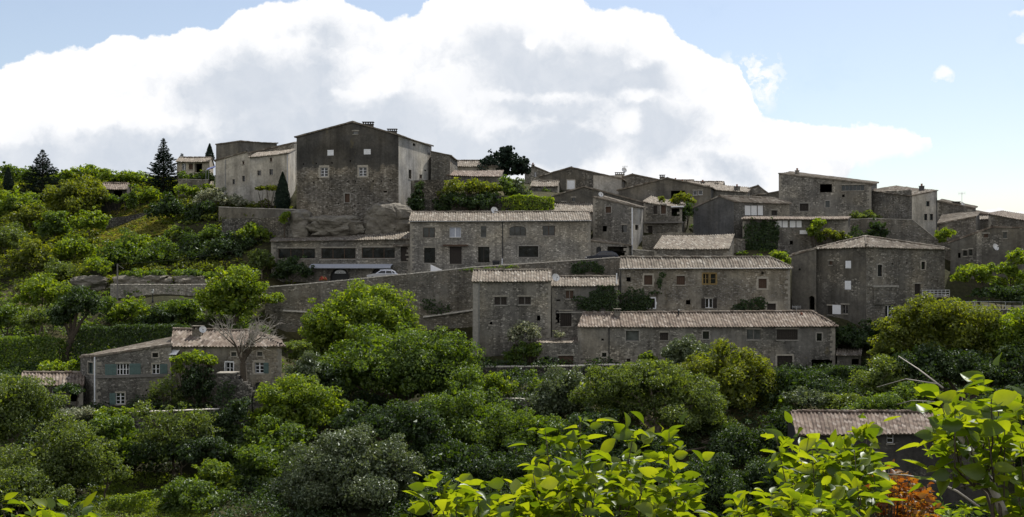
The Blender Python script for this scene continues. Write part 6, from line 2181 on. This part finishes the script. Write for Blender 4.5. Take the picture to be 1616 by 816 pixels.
creeper('dark green growth clinging to the street wall behind the dome shaped tree', 'ivy', 134.4, [(690, 486, 22, 10), (676, 478, 12, 8)], cover=.35)
creeper('dark creeper over the door end of the ochre window house', 'ivy', 129.6, [(1186, 482, 24, 10), (1198, 474, 8, 6), (1166, 486, 12, 6)], cover=.8)
creeper('creeper cascade on the wall right of the loft window house', 'ivy', 149.9, [(1350, 372, 10, 16), (1340, 380, 8, 12)], cover=.9)


# --- bare tree in front of the farmhouse
def bare_tree():
    rng = np.random.default_rng(5)
    Y = 101.8
    x = WX(384, Y); z = tz(x, Y)
    root = empty('bare_tree', (x, Y, z), 'leafless tree with thick dark trunk and thin twigs in front of the farmhouse', 'tree')
    tr, tw = MB(), MB()
    z1 = WZ(572, Y)
    tr.tube([(x, Y, z - .4), (x + .1, Y, (z + z1) / 2), (x - .05, Y, z1)], [.42, .36, .30], 10)

    def grow(p, d, l, r, k):
        q = p + d * l
        m = (p + q) / 2 + rng.normal(0, .05 * l, 3)
        (tr if k < 2 else tw).tube([p, m, q], [r, r * .85, r * .65], 6 if k < 2 else 4, cap=False)
        if k >= 5:
            return
        for _ in range(3 if k < 3 else 2):
            e = unit((d + rng.normal(0, .42, 3) + np.array([0, 0, .12]))[None])[0]
            grow(m if rng.random() < .3 else q, e, l * rng.uniform(.62, .85), r * .58, k + 1)
    for dx, dz in ((-.35, 1), (.05, 1.1), (.45, .95), (.2, 1)):
        grow(np.array([x, Y, z1 - .1]), unit(np.array([[dx, rng.normal(0, .2), dz]]))[0], 1.75, .15, 0)
    tr.build('trunk', MATS['bark'], root)
    tw.build('twigs', MATS['twig_grey'], root)


bare_tree()


# --- undergrowth that nobody could count
def in_poly(x, y, P):
    inside = np.zeros(len(x), bool)
    n = len(P)
    for i in range(n):
        (x0, y0), (x1, y1) = P[i], P[(i + 1) % n]
        c = ((y0 > y) != (y1 > y)) & (x < (x1 - x0) * (y - y0) / (y1 - y0 + 1e-12) + x0)
        inside ^= c
    return inside


def undergrowth(name, mat, n, pxr, Yr, size, ls, seed, cover=1.0, keep=None, rise=.55):
    global N_LEAVES
    rng = np.random.default_rng(seed)
    Y = np.sqrt(rng.uniform(Yr[0] ** 2, Yr[1] ** 2, n))
    px = rng.uniform(*pxr, n)
    X = (px - CX) / F * Y
    ok = np.ones(n, bool)
    for P in FOOTPRINTS:
        c = P.mean(0)
        ok &= ~in_poly(X, Y, c + (P - c) * 1.12)
    ok &= ~((px > 412) & (px < 1035) & (Y > 133) & (Y < 148))
    ok &= ~((px > 170) & (px < 420) & (Y > 138) & (Y < 144.3))
    if size[1] > .6:
        ok &= ~((px > 158) & (px < 262) & (Y > 158) & (Y < 181))
    if keep is not None:
        ok &= keep(px, Y)
    X, Y = X[ok], Y[ok]
    Z = terrain(X, Y)
    r = rng.uniform(*size, len(X))
    nl = np.maximum(6, (cover * 2.6 * r ** 2 / (ls * ls * .42)).astype(int))
    i = np.repeat(np.arange(len(X)), nl)
    d = sphere_dirs(len(i), rng, -.2)
    rr = r[i][:, None] * rng.uniform(.3, 1.05, (len(i), 1)) ** .6
    C = np.stack([X[i], Y[i], Z[i] + r[i] * rise * .4], 1) + d * rr * np.array([1.1, 1.1, rise * 1.3])
    Nn = unit(.5 * d + np.array([0, 0, .6]) + rng.normal(0, .6, d.shape))
    V, Q = leaf_quads(C, Nn, ls * rng.uniform(.6, 1.35, len(i)) * (C[:, 1] / 110) ** .7, rng)
    N_LEAVES += len(Q)
    tag(fast_mesh(name, V, Q, MATS[mat]), kind='stuff')


undergrowth('undergrowth', 'leaf_ground', 1900, (-220, 470), (146, 235), (.5, 1.5), .34, 21)
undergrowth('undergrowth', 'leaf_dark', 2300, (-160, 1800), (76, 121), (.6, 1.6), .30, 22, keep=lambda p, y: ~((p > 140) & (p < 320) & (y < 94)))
undergrowth('undergrowth', 'leaf_mid', 900, (-160, 440), (105, 146), (.4, 1.2), .30, 23)
undergrowth('undergrowth', 'leaf_mid', 700, (1020, 1800), (119, 240), (.3, .9), .30, 24)
undergrowth('undergrowth', 'leaf_mid', 500, (430, 1030), (150, 240), (.3, .9), .30, 25)
undergrowth('grass', 'leaf_grass', 2600, (140, 330), (79, 94), (.15, .38), .20, 26, rise=.4)
undergrowth('dry_grass', 'leaf_drygrass', 3600, (150, 270), (157, 182), (.15, .4), .28, 27, rise=.35)
undergrowth('grass', 'leaf_grass', 4200, (-220, 430), (147, 205), (.2, .5), .30, 28, rise=.35)
# ------------------------------------------------------------------ street furniture and vehicles
def car(label, px, Y, heading, body, name='parked_car', L=4.2):
    x = WX(px, Y)
    z = tz(x, Y) + .03
    root = empty(name, (x, Y, z), label, 'car')
    c, s_ = math.cos(heading), math.sin(heading)
    k = L / 4.2

    def W(p):
        return (x + (p[0] * c - p[1] * s_) * k, Y + (p[0] * s_ + p[1] * c) * k, z + p[2] * k)
    # side profile (length, height) of the lower body and of the cabin
    low = [(-2.1, .35), (-2.08, .62), (-2.0, .86), (-1.5, .95), (-.95, .99), (1.62, 1.0), (2.02, .95), (2.1, .6), (2.06, .35)]
    cab = [(-.98, .985), (-.30, 1.46), (.25, 1.52), (1.25, 1.49), (1.72, 1.30), (2.0, .96)]
    mb = MB()

    def loft(prof, ws, mat=0, close=True):
        n = len(prof)
        V = [W((p[0], -w, p[1])) for p, w in zip(prof, ws)] + [W((p[0], w, p[1])) for p, w in zip(prof, ws)]
        Fc = [(i, (i + 1) % n, n + (i + 1) % n, n + i) for i in range(n if close else n - 1)]
        mb.mesh(V, Fc, mat)
        mb.mesh(V, [tuple(range(n))[::-1], tuple(range(n, 2 * n))], mat)
    loft(low, [.78, .82, .84, .85, .86, .86, .84, .82, .78])
    loft(cab, [.80, .62, .60, .60, .64, .78])
    for sx in (-.6, .6):
        mb.tube([W((-.35, sx, 1.55)), W((1.3, sx, 1.54))], .022, 6)
    for sy in (-1, 1):
        mb.box(W((-.72, sy * .93, 1.03)), np.array([c, s_, 0]) * .06, np.array([-s_, c, 0]) * .09, (0, 0, .06))
    mb.build('body', body, root)
    gl = MB()
    for sy in (-1, 1):
        def S(a, h, b=None):
            # a point of the slanted cabin side, pushed 8 mm out
            w = .80 + (.61 - .80) * min(1, max(0, (h - .985) / .5))
            return W((a, sy * (w + .012), h))
        for q in ([(-.74, 1.06), (-.18, 1.40), (.40, 1.43), (.40, 1.06)], [(.48, 1.06), (.48, 1.43), (1.18, 1.41), (1.30, 1.06)], [(1.38, 1.08), (1.27, 1.40), (1.56, 1.28), (1.72, 1.08)]):
            pts = [S(a, h) for a, h in q]
            gl.poly(pts if sy < 0 else pts[::-1])
    gl.poly([W(p) for p in [(-.90, -.72, 1.055), (-.90, .72, 1.055), (-.36, .58, 1.43), (-.36, -.58, 1.43)]])
    gl.poly([W(p) for p in [(1.965, -.68, 1.03), (1.74, -.60, 1.30), (1.74, .60, 1.30), (1.965, .68, 1.03)]])
    gl.build('window', MATS['car_glass'], root)
    for wx in (-1.32, 1.30):
        for sy in (-1, 1):
            t, rm = MB(), MB()
            a, b = W((wx, sy * .64, .32)), W((wx, sy * .85, .32))
            t.tube([a, b], .32 * k, 18)
            rm.tube([W((wx, sy * .84, .32)), W((wx, sy * .862, .32))], .20 * k, 14)
            w = t.build('wheel', MATS['rubber'], root)
            rm.build('rim', MATS['zinc'], root, w)
    for sy in (-1, 1):
        h = MB()
        h.box(W((-2.05, sy * .62, .74)), np.array([c, s_, 0]) * .05, np.array([-s_, c, 0]) * .16, (0, 0, .08))
        h.build('headlight', MATS['lamp_glass'], root)
        h = MB()
        h.box(W((2.06, sy * .70, .80)), np.array([c, s_, 0]) * .03, np.array([-s_, c, 0]) * .09, (0, 0, .1))
        h.build('taillight', MATS['red_petal'], root)


car('pale silver car with roof rails parked behind the street wall below the right arch', 604, 138.2, 0.06, MATS['car_silver'])
car('dark blue car behind the street wall in front of the garage', 950, 138.4, 0.06, MATS['car_dark'], L=4.5)

# rubbish bin by the drainpipe
x, y = WX(783, 143), 143.0
root = empty('rubbish_bin', (x, y, tz(x, y)), 'black rubbish bin beside the drainpipe of the long pale street house', 'bin')
z = tz(x, y)
mb = MB()
mb.mesh([(x - .42, y - .35, z + .1), (x + .42, y - .35, z + .1), (x + .42, y + .35, z + .1), (x - .42, y + .35, z + .1), (x - .5, y - .42, z + 1.15), (x + .5, y - .42, z + 1.15), (x + .5, y + .42, z + 1.15), (x - .5, y + .42, z + 1.15)],
        [(0, 3, 2, 1), (0, 1, 5, 4), (1, 2, 6, 5), (2, 3, 7, 6), (3, 0, 4, 7), (4, 5, 6, 7)])
for sx in (-.36, .36):
    mb.tube([(x + sx - .05, y + .3, z + .12), (x + sx + .05, y + .3, z + .12)], .12, 10)
mb.build('body', MATS['black_plastic'], root)
mb = MB()
mb.mesh([(x - .54, y - .46, z + 1.155), (x + .54, y - .46, z + 1.155), (x + .54, y + .46, z + 1.155), (x - .54, y + .46, z + 1.155), (x - .5, y - .4, z + 1.22), (x + .5, y - .4, z + 1.22), (x + .5, y + .44, z + 1.32), (x - .5, y + .44, z + 1.32)],
        [(0, 3, 2, 1), (0, 1, 5, 4), (1, 2, 6, 5), (2, 3, 7, 6), (3, 0, 4, 7), (4, 5, 6, 7)])
mb.build('lid', MATS['black_plastic'], root)

# white sloping parapet of a small flight of steps
x, y = WX(688, 140.5), 140.5
z = tz(x, y)
root = empty('garden_stair', (x, y, z), 'short white sloping parapet at steps on the street', 'stair')
mb = MB()
x0, x1 = WX(679.5, y), WX(698, y)
zt_, zl = WZ(417.5, y), WZ(426.5, y)
mb.mesh([(x0, y, z - .3), (x1, y, z - .3), (x1, y + .25, z - .3), (x0, y + .25, z - .3), (x0, y, zt_), (x1, y, zl), (x1, y + .25, zl), (x0, y + .25, zt_)],
        [(0, 1, 5, 4), (1, 2, 6, 5), (2, 3, 7, 6), (3, 0, 4, 7), (4, 5, 6, 7)])
mb.build('parapet', MATS['white_paint'], root)
mb = MB()
for i in range(5):
    a = x0 + (x1 - x0) * i / 5
    b = x0 + (x1 - x0) * (i + 1) / 5 - .004
    h_ = max(.15, (zt_ - z - .75) * (1 - i / 5))
    mb.box(((a + b) / 2, y + .80, z + h_ / 2 - .1), ((b - a) / 2, 0, 0), (0, .5, 0), (0, 0, h_ / 2 + .1))
mb.build('steps', MATS['stone_trim'], root)

# pot of red flowers near the left arch
x, y = WX(510, 137.0), 137.0
z = tz(x, y)
root = empty('flower_pot', (x, y, z), 'large pot of red flowers behind the street wall left of the dark arch', 'plant pot')
mb = MB()
mb.lathe((x, y, z), [(0, 0), (.26, 0), (.38, .55), (.42, .55), (.42, .63), (.35, .63), (.33, .56), (0, .55)], 16)
mb.build('pot', MATS['brick_red'], root)
rng = np.random.default_rng(3)
d = sphere_dirs(500, rng, -.2)
C = np.array([x, y, z + .98]) + d * np.array([.5, .45, .42]) * rng.uniform(.5, 1, (500, 1))
V, Q = leaf_quads(C, unit(d + rng.normal(0, .5, d.shape)), rng.uniform(.09, .17, 500), rng)
fast_mesh('foliage', V, Q, MATS['leaf_mid'], root)
d = sphere_dirs(260, rng, -.3)
C = np.array([x, y - .02, z + 1.02]) + d * np.array([.52, .46, .40]) * rng.uniform(.7, 1.1, (260, 1))
V, Q = leaf_quads(C, unit(d + rng.normal(0, .3, d.shape)), rng.uniform(.08, .15, 260), rng, .9)
fast_mesh('flowers', V, Q, MATS['red_petal'], root)


def street_lamp(px, ytop, Y):
    x, zt = WX(px, Y), WZ(ytop, Y)
    z = tz(x, Y)
    root = empty('street_lamp', (x, Y, z), 'black lantern lamp post beside the lane wall', 'street lamp')
    mb = MB()
    mb.tube([(x, Y, z - .3), (x, Y, z + .5), (x, Y, zt - .62)], [.09, .07, .045], 10)
    mb.lathe((x, Y, z), [(.14, 0), (.14, .25), (.09, .4), (.07, .5)], 12)
    mb.build('post', MATS['dark_metal'], root)
    mb = MB()
    mb.lathe((x, Y, zt), [(.10, -.62), (.20, -.22), (.24, -.2), (.10, -.06), (.03, 0), (.0, .03)], 6)
    mb.build('lantern', MATS['dark_metal'], root)
    mb = MB()
    mb.lathe((x, Y, zt), [(.105, -.6), (.19, -.24)], 6)
    for v in range(len(mb.v)):
        p = mb.v[v]
        mb.v[v] = (x + (p[0] - x) * 1.03, Y + (p[1] - Y) * 1.03, p[2])
    mb.build('lamp_glass', MATS['lamp_glass'], root)


street_lamp(241, 456, 139)

# utility pole with its stay and wires
Y = 143.2
x, zt = WX(187, Y), WZ(416, Y)
z = tz(x, Y)
root = empty('utility_pole', (x, Y, z), 'grey utility pole with a short arm rising over the lane wall', 'utility pole')
mb = MB()
mb.tube([(x, Y - .4, z - .5), (x, Y - .4, zt)], [.13, .09], 8)
mb.tube([(x, Y - .4, zt - .1), (x + .9, Y - .4, zt - .75)], .03, 6)
mb.build('pole', MATS['grey_wood'], root)
mb = MB()
for (ex, ey, ez) in ((WX(432, 150), 149.5, WZ(383, 150)), (WX(-60, 150), 150, WZ(405, 150))):
    pts = []
    for t in np.linspace(0, 1, 14):
        pts.append((x + (ex - x) * t, Y - .4 + (ey - Y + .4) * t, zt - .05 + (ez - zt + .05) * t - 1.1 * 4 * t * (1 - t) * .5))
    mb.tube(pts, .014, 4)
mb.build('wire', MATS['rubber'], root)


def railing(label, pts, h, m, n_rails=2, step=1.6):
    P = [(WX(p, Y), Y, WZ(py, Y)) for p, Y, py in pts]      # top line
    root = empty('railing', (P[0][0], P[0][1], P[0][2] - h), label, 'railing')
    mb, mp = MB(), MB()
    for (x0, y0, z0), (x1, y1, z1) in zip(P[:-1], P[1:]):
        for k in range(n_rails):
            dz = -h * k / n_rails
            mb.tube([(x0, y0, z0 + dz), (x1, y1, z1 + dz)], .035, 6)
        n = max(1, int(math.hypot(x1 - x0, y1 - y0) / step))
        for i in range(n + 1):
            t = i / n
            a, b, c = x0 + (x1 - x0) * t, y0 + (y1 - y0) * t, z0 + (z1 - z0) * t
            g = min(c - h, tz(a, b))
            mp.tube([(a, b, g - .1), (a, b, c + .02)], .04, 6)
    mb.build('rail', MATS[m], root)
    mp.build('post', MATS[m], root)


railing('long pale railing along the terrace at right edge under the crooked tree', [(1494, 123, 476), (1560, 123, 476), (1640, 123, 477)], 1.0, 'grey_metal')
wall_line('garden_wall', 'pale terrace edge below the long railing at right edge', 'garden wall', [(1494, 122.8, 488), (1640, 122.8, 489.5)], .4, 'drystone', 'coping_stone', .08)

# white garden chair right of the farmhouse
x, y = WX(450, 103), 103.0
z = tz(x, y)
root = empty('garden_chair', (x, y, z), 'white garden chair at right corner of the farmhouse', 'chair')
zs_ = z + .44
mb = MB()
for i in range(5):
    mb.box((x, y - .2 + i * .1, zs_), (.25, 0, 0), (0, .04, 0), (0, 0, .015))
mb.build('seat', MATS['white_paint'], root)
mb = MB()
for i in range(5):
    mb.box((x - .2 + i * .1, y + .26 + .02, zs_ + .28), (.035, 0, 0), (0, .012, 0), (0, 0, .26))
mb.box((x, y + .28, zs_ + .56), (.26, 0, 0), (0, .018, 0), (0, 0, .03))
mb.build('backrest', MATS['white_paint'], root)
for sx in (-.23, .23):
    for sy in (-.2, .24):
        mb = MB()
        mb.tube([(x + sx, y + sy, z - .02), (x + sx, y + sy, zs_)], .02, 6)
        mb.build('leg', MATS['white_paint'], root)
    mb = MB()
    mb.box((x + sx, y, zs_ + .22), (.025, 0, 0), (0, .24, 0), (0, 0, .014))
    mb.tube([(x + sx, y - .2, zs_), (x + sx, y - .2, zs_ + .21)], .016, 6)
    mb.build('armrest', MATS['white_paint'], root)

# blue tarpaulin awning and pale parasol in the villa garden
x, y = WX(315, 183), 183.0
z = tz(x, y)
zt_ = WZ(276, 183)
root = empty('parasol', (x, y, z), 'pale parasol in the garden of the white villa', 'parasol')
mb = MB(); mb.tube([(x, y, z - .2), (x, y, zt_)], .03, 6); mb.build('pole', MATS['grey_metal'], root)
mb = MB(); mb.lathe((x, y, zt_), [(0.02, .02), (.6, -.22), (1.15, -.5), (1.15, -.58), (.6, -.27), (.02, -.03)], 8); mb.build('canopy', MATS['awning_cloth'], root)
x0, x1, y = WX(325, 178), WX(339, 178), 178.0
root = empty('tarpaulin', ((x0 + x1) / 2, y, tz(x0, y)), 'blue tarpaulin shade stretched on poles left of the ridge row', 'tarpaulin')
za, zb2 = WZ(268, 178), WZ(264, 178)
mb = MB()
n = 8
V = []
for j in range(n + 1):
    for i in range(n + 1):
        u, v = i / n, j / n
        V.append((x0 + (x1 - x0) * u, y + 1.6 * v, za + (zb2 - za) * u + .5 * v - .25 * math.sin(math.pi * u) * math.sin(math.pi * v)))
mb.mesh(V, [(j * (n + 1) + i, j * (n + 1) + i + 1, (j + 1) * (n + 1) + i + 1, (j + 1) * (n + 1) + i) for j in range(n) for i in range(n)])
mb.build('cloth', MATS['tarp_blue'], root)
mb = MB()
for xx, yy, zz in ((x0, y, za), (x1, y, zb2), (x0, y + 1.6, za + .5), (x1, y + 1.6, zb2 + .5)):
    mb.tube([(xx, yy, tz(xx, yy) - .1), (xx, yy, zz)], .03, 6)
mb.build('pole', MATS['grey_metal'], root)


# ------------------------------------------------------------------ near shrubs framing the view
def leaf_template(nst=7):
    """ovate leaf along +x, length 1: (n,3) and faces, folded at the midrib, tip bent down"""
    V, Fc = [], []
    for i in range(nst):
        t = i / (nst - 1)
        w = .30 * math.sin(math.pi * min(1, t ** .82)) ** .9 * (1 - .25 * t) + (.0 if i in (0, nst - 1) else .012)
        zc = -.10 * t * t
        V += [(t, -w, zc + w * .35), (t, 0, zc), (t, w, zc + w * .35)]
    for i in range(nst - 1):
        a, b = i * 3, (i + 1) * 3
        Fc += [(a, a + 1, b + 1, b), (a + 1, a + 2, b + 2, b + 1)]
    # petiole
    o = len(V)
    V += [(-.22, -.008, .02), (-.22, .008, .02), (0, .010, 0), (0, -.010, 0)]
    Fc += [(o, o + 3, o + 2, o + 1)]
    return np.array(V), np.array(Fc)


LT_V, LT_F = leaf_template()


def near_leaves(P, D, Nn, ln, rng):
    n = len(P)
    x = unit(D)
    z = unit(Nn - x * np.sum(Nn * x, 1, keepdims=True))
    y = np.cross(z, x)
    wf = rng.uniform(.8, 1.2, (n, 1, 1))
    cf = rng.uniform(.3, 2.2, (n, 1, 1))
    t = LT_V[None]
    V = (P[:, None] + ln[:, None, None] * ((t[..., 0:1] + .22) * x[:, None] + t[..., 1:2] * wf * y[:, None] + t[..., 2:3] * cf * z[:, None]))
    Fq = LT_F[None] + (np.arange(n) * len(LT_V))[:, None, None]
    return V.reshape(-1, 3), Fq.reshape(-1, 4)


def near_shrub(label, roots, tips, leaf_px, mat, seed, per=(6, 10), name='shrub', twigs=(), spread=1.0, hub_at=None):
    """roots [(px, Y)], tips [(px, py, Y)]; stems run from the ground to every tip and carry leaves in alternate order"""
    rng = np.random.default_rng(seed)
    rts = []
    for px, Y in roots:
        x = WX(px, Y)
        rts.append(np.array([x, Y, tz(x, Y) - .05]))
    tp = [np.array([WX(a, Y), Y, WZ(b, Y)]) for a, b, Y in tips]
    root = empty(name, tuple(rts[0]), label, 'shrub')
    mb = MB()
    hubs = []
    for r in rts:
        mine = [t for t in tp if np.argmin([np.linalg.norm((t - q)[:2]) for q in rts]) == [id(q) for q in rts].index(id(r))]
        if not mine:
            mine = tp
        c = np.mean(mine, 0)
        hub = r + (c - r) * .55
        hub[2] = min(t[2] for t in mine) - .25
        if hub_at:
            q = hub_at[len(hubs)]
            hub = np.array([WX(q[0], q[2]), q[2], WZ(q[1], q[2])])
        mb.tube([r, (r + hub) / 2 + rng.normal(0, .03, 3), hub], [.013, .010, .007], 8)
        hubs.append((r, hub))
    P, D, Nn, Ln = [], [], [], []
    order = sorted(range(len(tp)), key=lambda i: tp[i][0] / tp[i][1])
    groups = [order[i:i + 5] for i in range(0, len(order), 5)]
    for gidx in groups:
        gt = [tp[i] for i in gidx]
        cen = np.mean(gt, 0)
        r, hub = min(hubs, key=lambda q: np.linalg.norm((cen - q[1])[:2]))
        sub = hub + (cen - hub) * .62 + np.array([0, 0, -.05]) + rng.normal(0, .02, 3)
        sub[2] = min(sub[2], min(t[2] for t in gt) - .06)
        mb.tube([hub + (sub - hub) * q + np.array([0, 0, .05]) * math.sin(math.pi * q) + rng.normal(0, .004, 3) * (q > 0) for q in (0, .2, .4, .6, .8, 1)], [.0038, .0036, .0034, .003, .0028, .0024], 6)
        for t in gt:
            m1 = sub + (t - sub) * .5 + np.array([0, 0, -.02]) + rng.normal(0, .012, 3)
            mb.tube([sub, m1, t], [.0024, .0018, .001], 5)
            size = leaf_px * t[1] / F
            k = rng.integers(*per)
            axis = unit((t - m1)[None])[0]
            a0 = rng.uniform(0, 6.28)
            for i in range(k):
                s = i / max(1, k - 1)
                p = t - axis * (1 - s) * size * 2.4 + rng.normal(0, .5, 3) * size
                a = a0 + i * 2.4
                d = np.array([math.cos(a), .75 * math.sin(a), rng.uniform(-.35, .45)]) * spread + axis * rng.uniform(0, .35)
                if i == k - 1:
                    d = axis * .6 + rng.normal(0, .6, 3)
                P.append(p); D.append(d)
                Nn.append(np.array([rng.normal(0, .45), rng.normal(.5, .35), .85]) if rng.random() < .68 else np.array([rng.normal(0, .5), -1.0, rng.normal(.05, .3)]))
                Ln.append(size * rng.uniform(.6, 1.3) * (.75 if i == k - 1 else 1))
    V, Q = near_leaves(np.array(P), np.array(D, float), np.array(Nn), np.array(Ln), rng)
    mb.build('stem', MATS['bark'], root, smooth=True)
    fast_mesh('leaves', V, Q, MATS[mat], root, smooth=True)
    if twigs:
        mt = MB()
        for pts, r in twigs:
            mt.tube([(WX(a, Y), Y, WZ(b, Y)) for a, b, Y in pts], [r * q for q in np.linspace(1, .45, len(pts))], 6)
        mt.build('bare_twig', MATS['twig_grey'], root, smooth=True)
    return root


def tips_in(n, xs, ys, depth, Yr, seed, extra=()):
    rng = np.random.default_rng(seed)
    out = []
    for _ in range(n):
        px = rng.uniform(xs[0], xs[-1])
        yt = np.interp(px, xs, ys)
        out.append((px, yt + 26 + depth * rng.uniform(0, 1) ** 1.3, rng.uniform(*Yr)))
    return out + list(extra)


near_shrub('bright leafed shrub in the near foreground, widest of them, below the valley centre', [(760, 2.5), (930, 2.7), (1060, 2.6)],
           tips_in(50, [680, 700, 745, 790, 840, 880, 905, 960, 1000, 1050, 1085], [796, 760, 744, 718, 696, 684, 700, 712, 692, 700, 756], 92, (2.25, 3.0), 4,
                   [(915, 664, 2.6), (860, 676, 2.6), (1000, 684, 2.5), (1056, 680, 2.5), (1096, 744, 2.4), (690, 762, 2.3), (676, 790, 2.3), (720, 782, 2.4)]),
           29, 'leaf_near', 41, (18, 25), hub_at=[(800, 930, 2.6), (935, 900, 2.7), (1030, 930, 2.6)])
near_shrub('near shrub with bright leaves in front of the barn, growing up from the bottom edge', [(1220, 2.9), (1330, 3.0), (1420, 2.9)],
           tips_in(32, [1214, 1232, 1270, 1320, 1360, 1380], [700, 672, 684, 680, 664, 684], 70, (2.7, 3.5), 5) +
           tips_in(34, [1140, 1170, 1220, 1290, 1345], [786, 764, 750, 752, 766], 70, (2.3, 2.9), 6, [(1224, 686, 3.0), (1372, 668, 3.1)]),
           28, 'leaf_near', 42, (17, 23), hub_at=[(1230, 930, 2.7), (1310, 900, 2.9), (1370, 930, 2.8)],
           twigs=[([(1545, 800, 2.9), (1510, 775, 2.9), (1470, 757, 2.9), (1430, 750, 3.0), (1398, 748, 3.0)], .004)])
near_shrub('near shrub with the largest leaves at right edge, arching over the barn roof', [(1640, 2.1), (1690, 2.3)],
           tips_in(17, [1480, 1492, 1520, 1560, 1600, 1650], [616, 596, 590, 596, 590, 590], 52, (1.9, 2.5), 7,
                   [(1572, 616, 2.1), (1484, 632, 2.1), (1500, 665, 2.1), (1520, 690, 2.1), (1560, 690, 2.0), (1610, 700, 2.1)]) +
           tips_in(10, [1572, 1600, 1650], [768, 745, 745], 60, (2.0, 2.5), 8),
           35, 'leaf_near', 43, (12, 17), hub_at=[(1580, 850, 2.1), (1640, 870, 2.2)],
           twigs=[([(1600, 850, 2.1), (1562, 760, 2.1), (1530, 708, 2.1), (1500, 670, 2.1)], .011), ([(1488, 612, 2.2), (1450, 583, 2.3), (1418, 562, 2.4)], .002),
                  ([(1480, 606, 2.2), (1430, 598, 2.3), (1384, 611, 2.4)], .0015), ([(1475, 634, 2.2), (1440, 632, 2.3), (1416, 638, 2.3)], .0014)])
near_shrub('bright leafed shrub tips in the bottom left corner', [(70, 2.4)],
           tips_in(20, [-10, 30, 80, 110, 150], [772, 768, 768, 782, 806], 50, (2.1, 2.7), 9), 29, 'leaf_near', 44, (15, 21))
near_shrub('small leafed rusty red shrub between the near bright leaves and the barn wall', [(1410, 5.2)],
           tips_in(120, [1336, 1370, 1420, 1470], [704, 704, 716, 744], 66, (4.8, 5.6), 10), 13, 'leaf_red', 45, (6, 10))
near_shrub('small leafed green bush right of the rusty red shrub', [(1490, 6.0)],
           tips_in(44, [1452, 1480, 1520, 1560], [770, 768, 776, 786], 44, (5.6, 6.6), 11), 15, 'leaf_bright', 46, (6, 10))
print('leaves', N_LEAVES, 'near done')
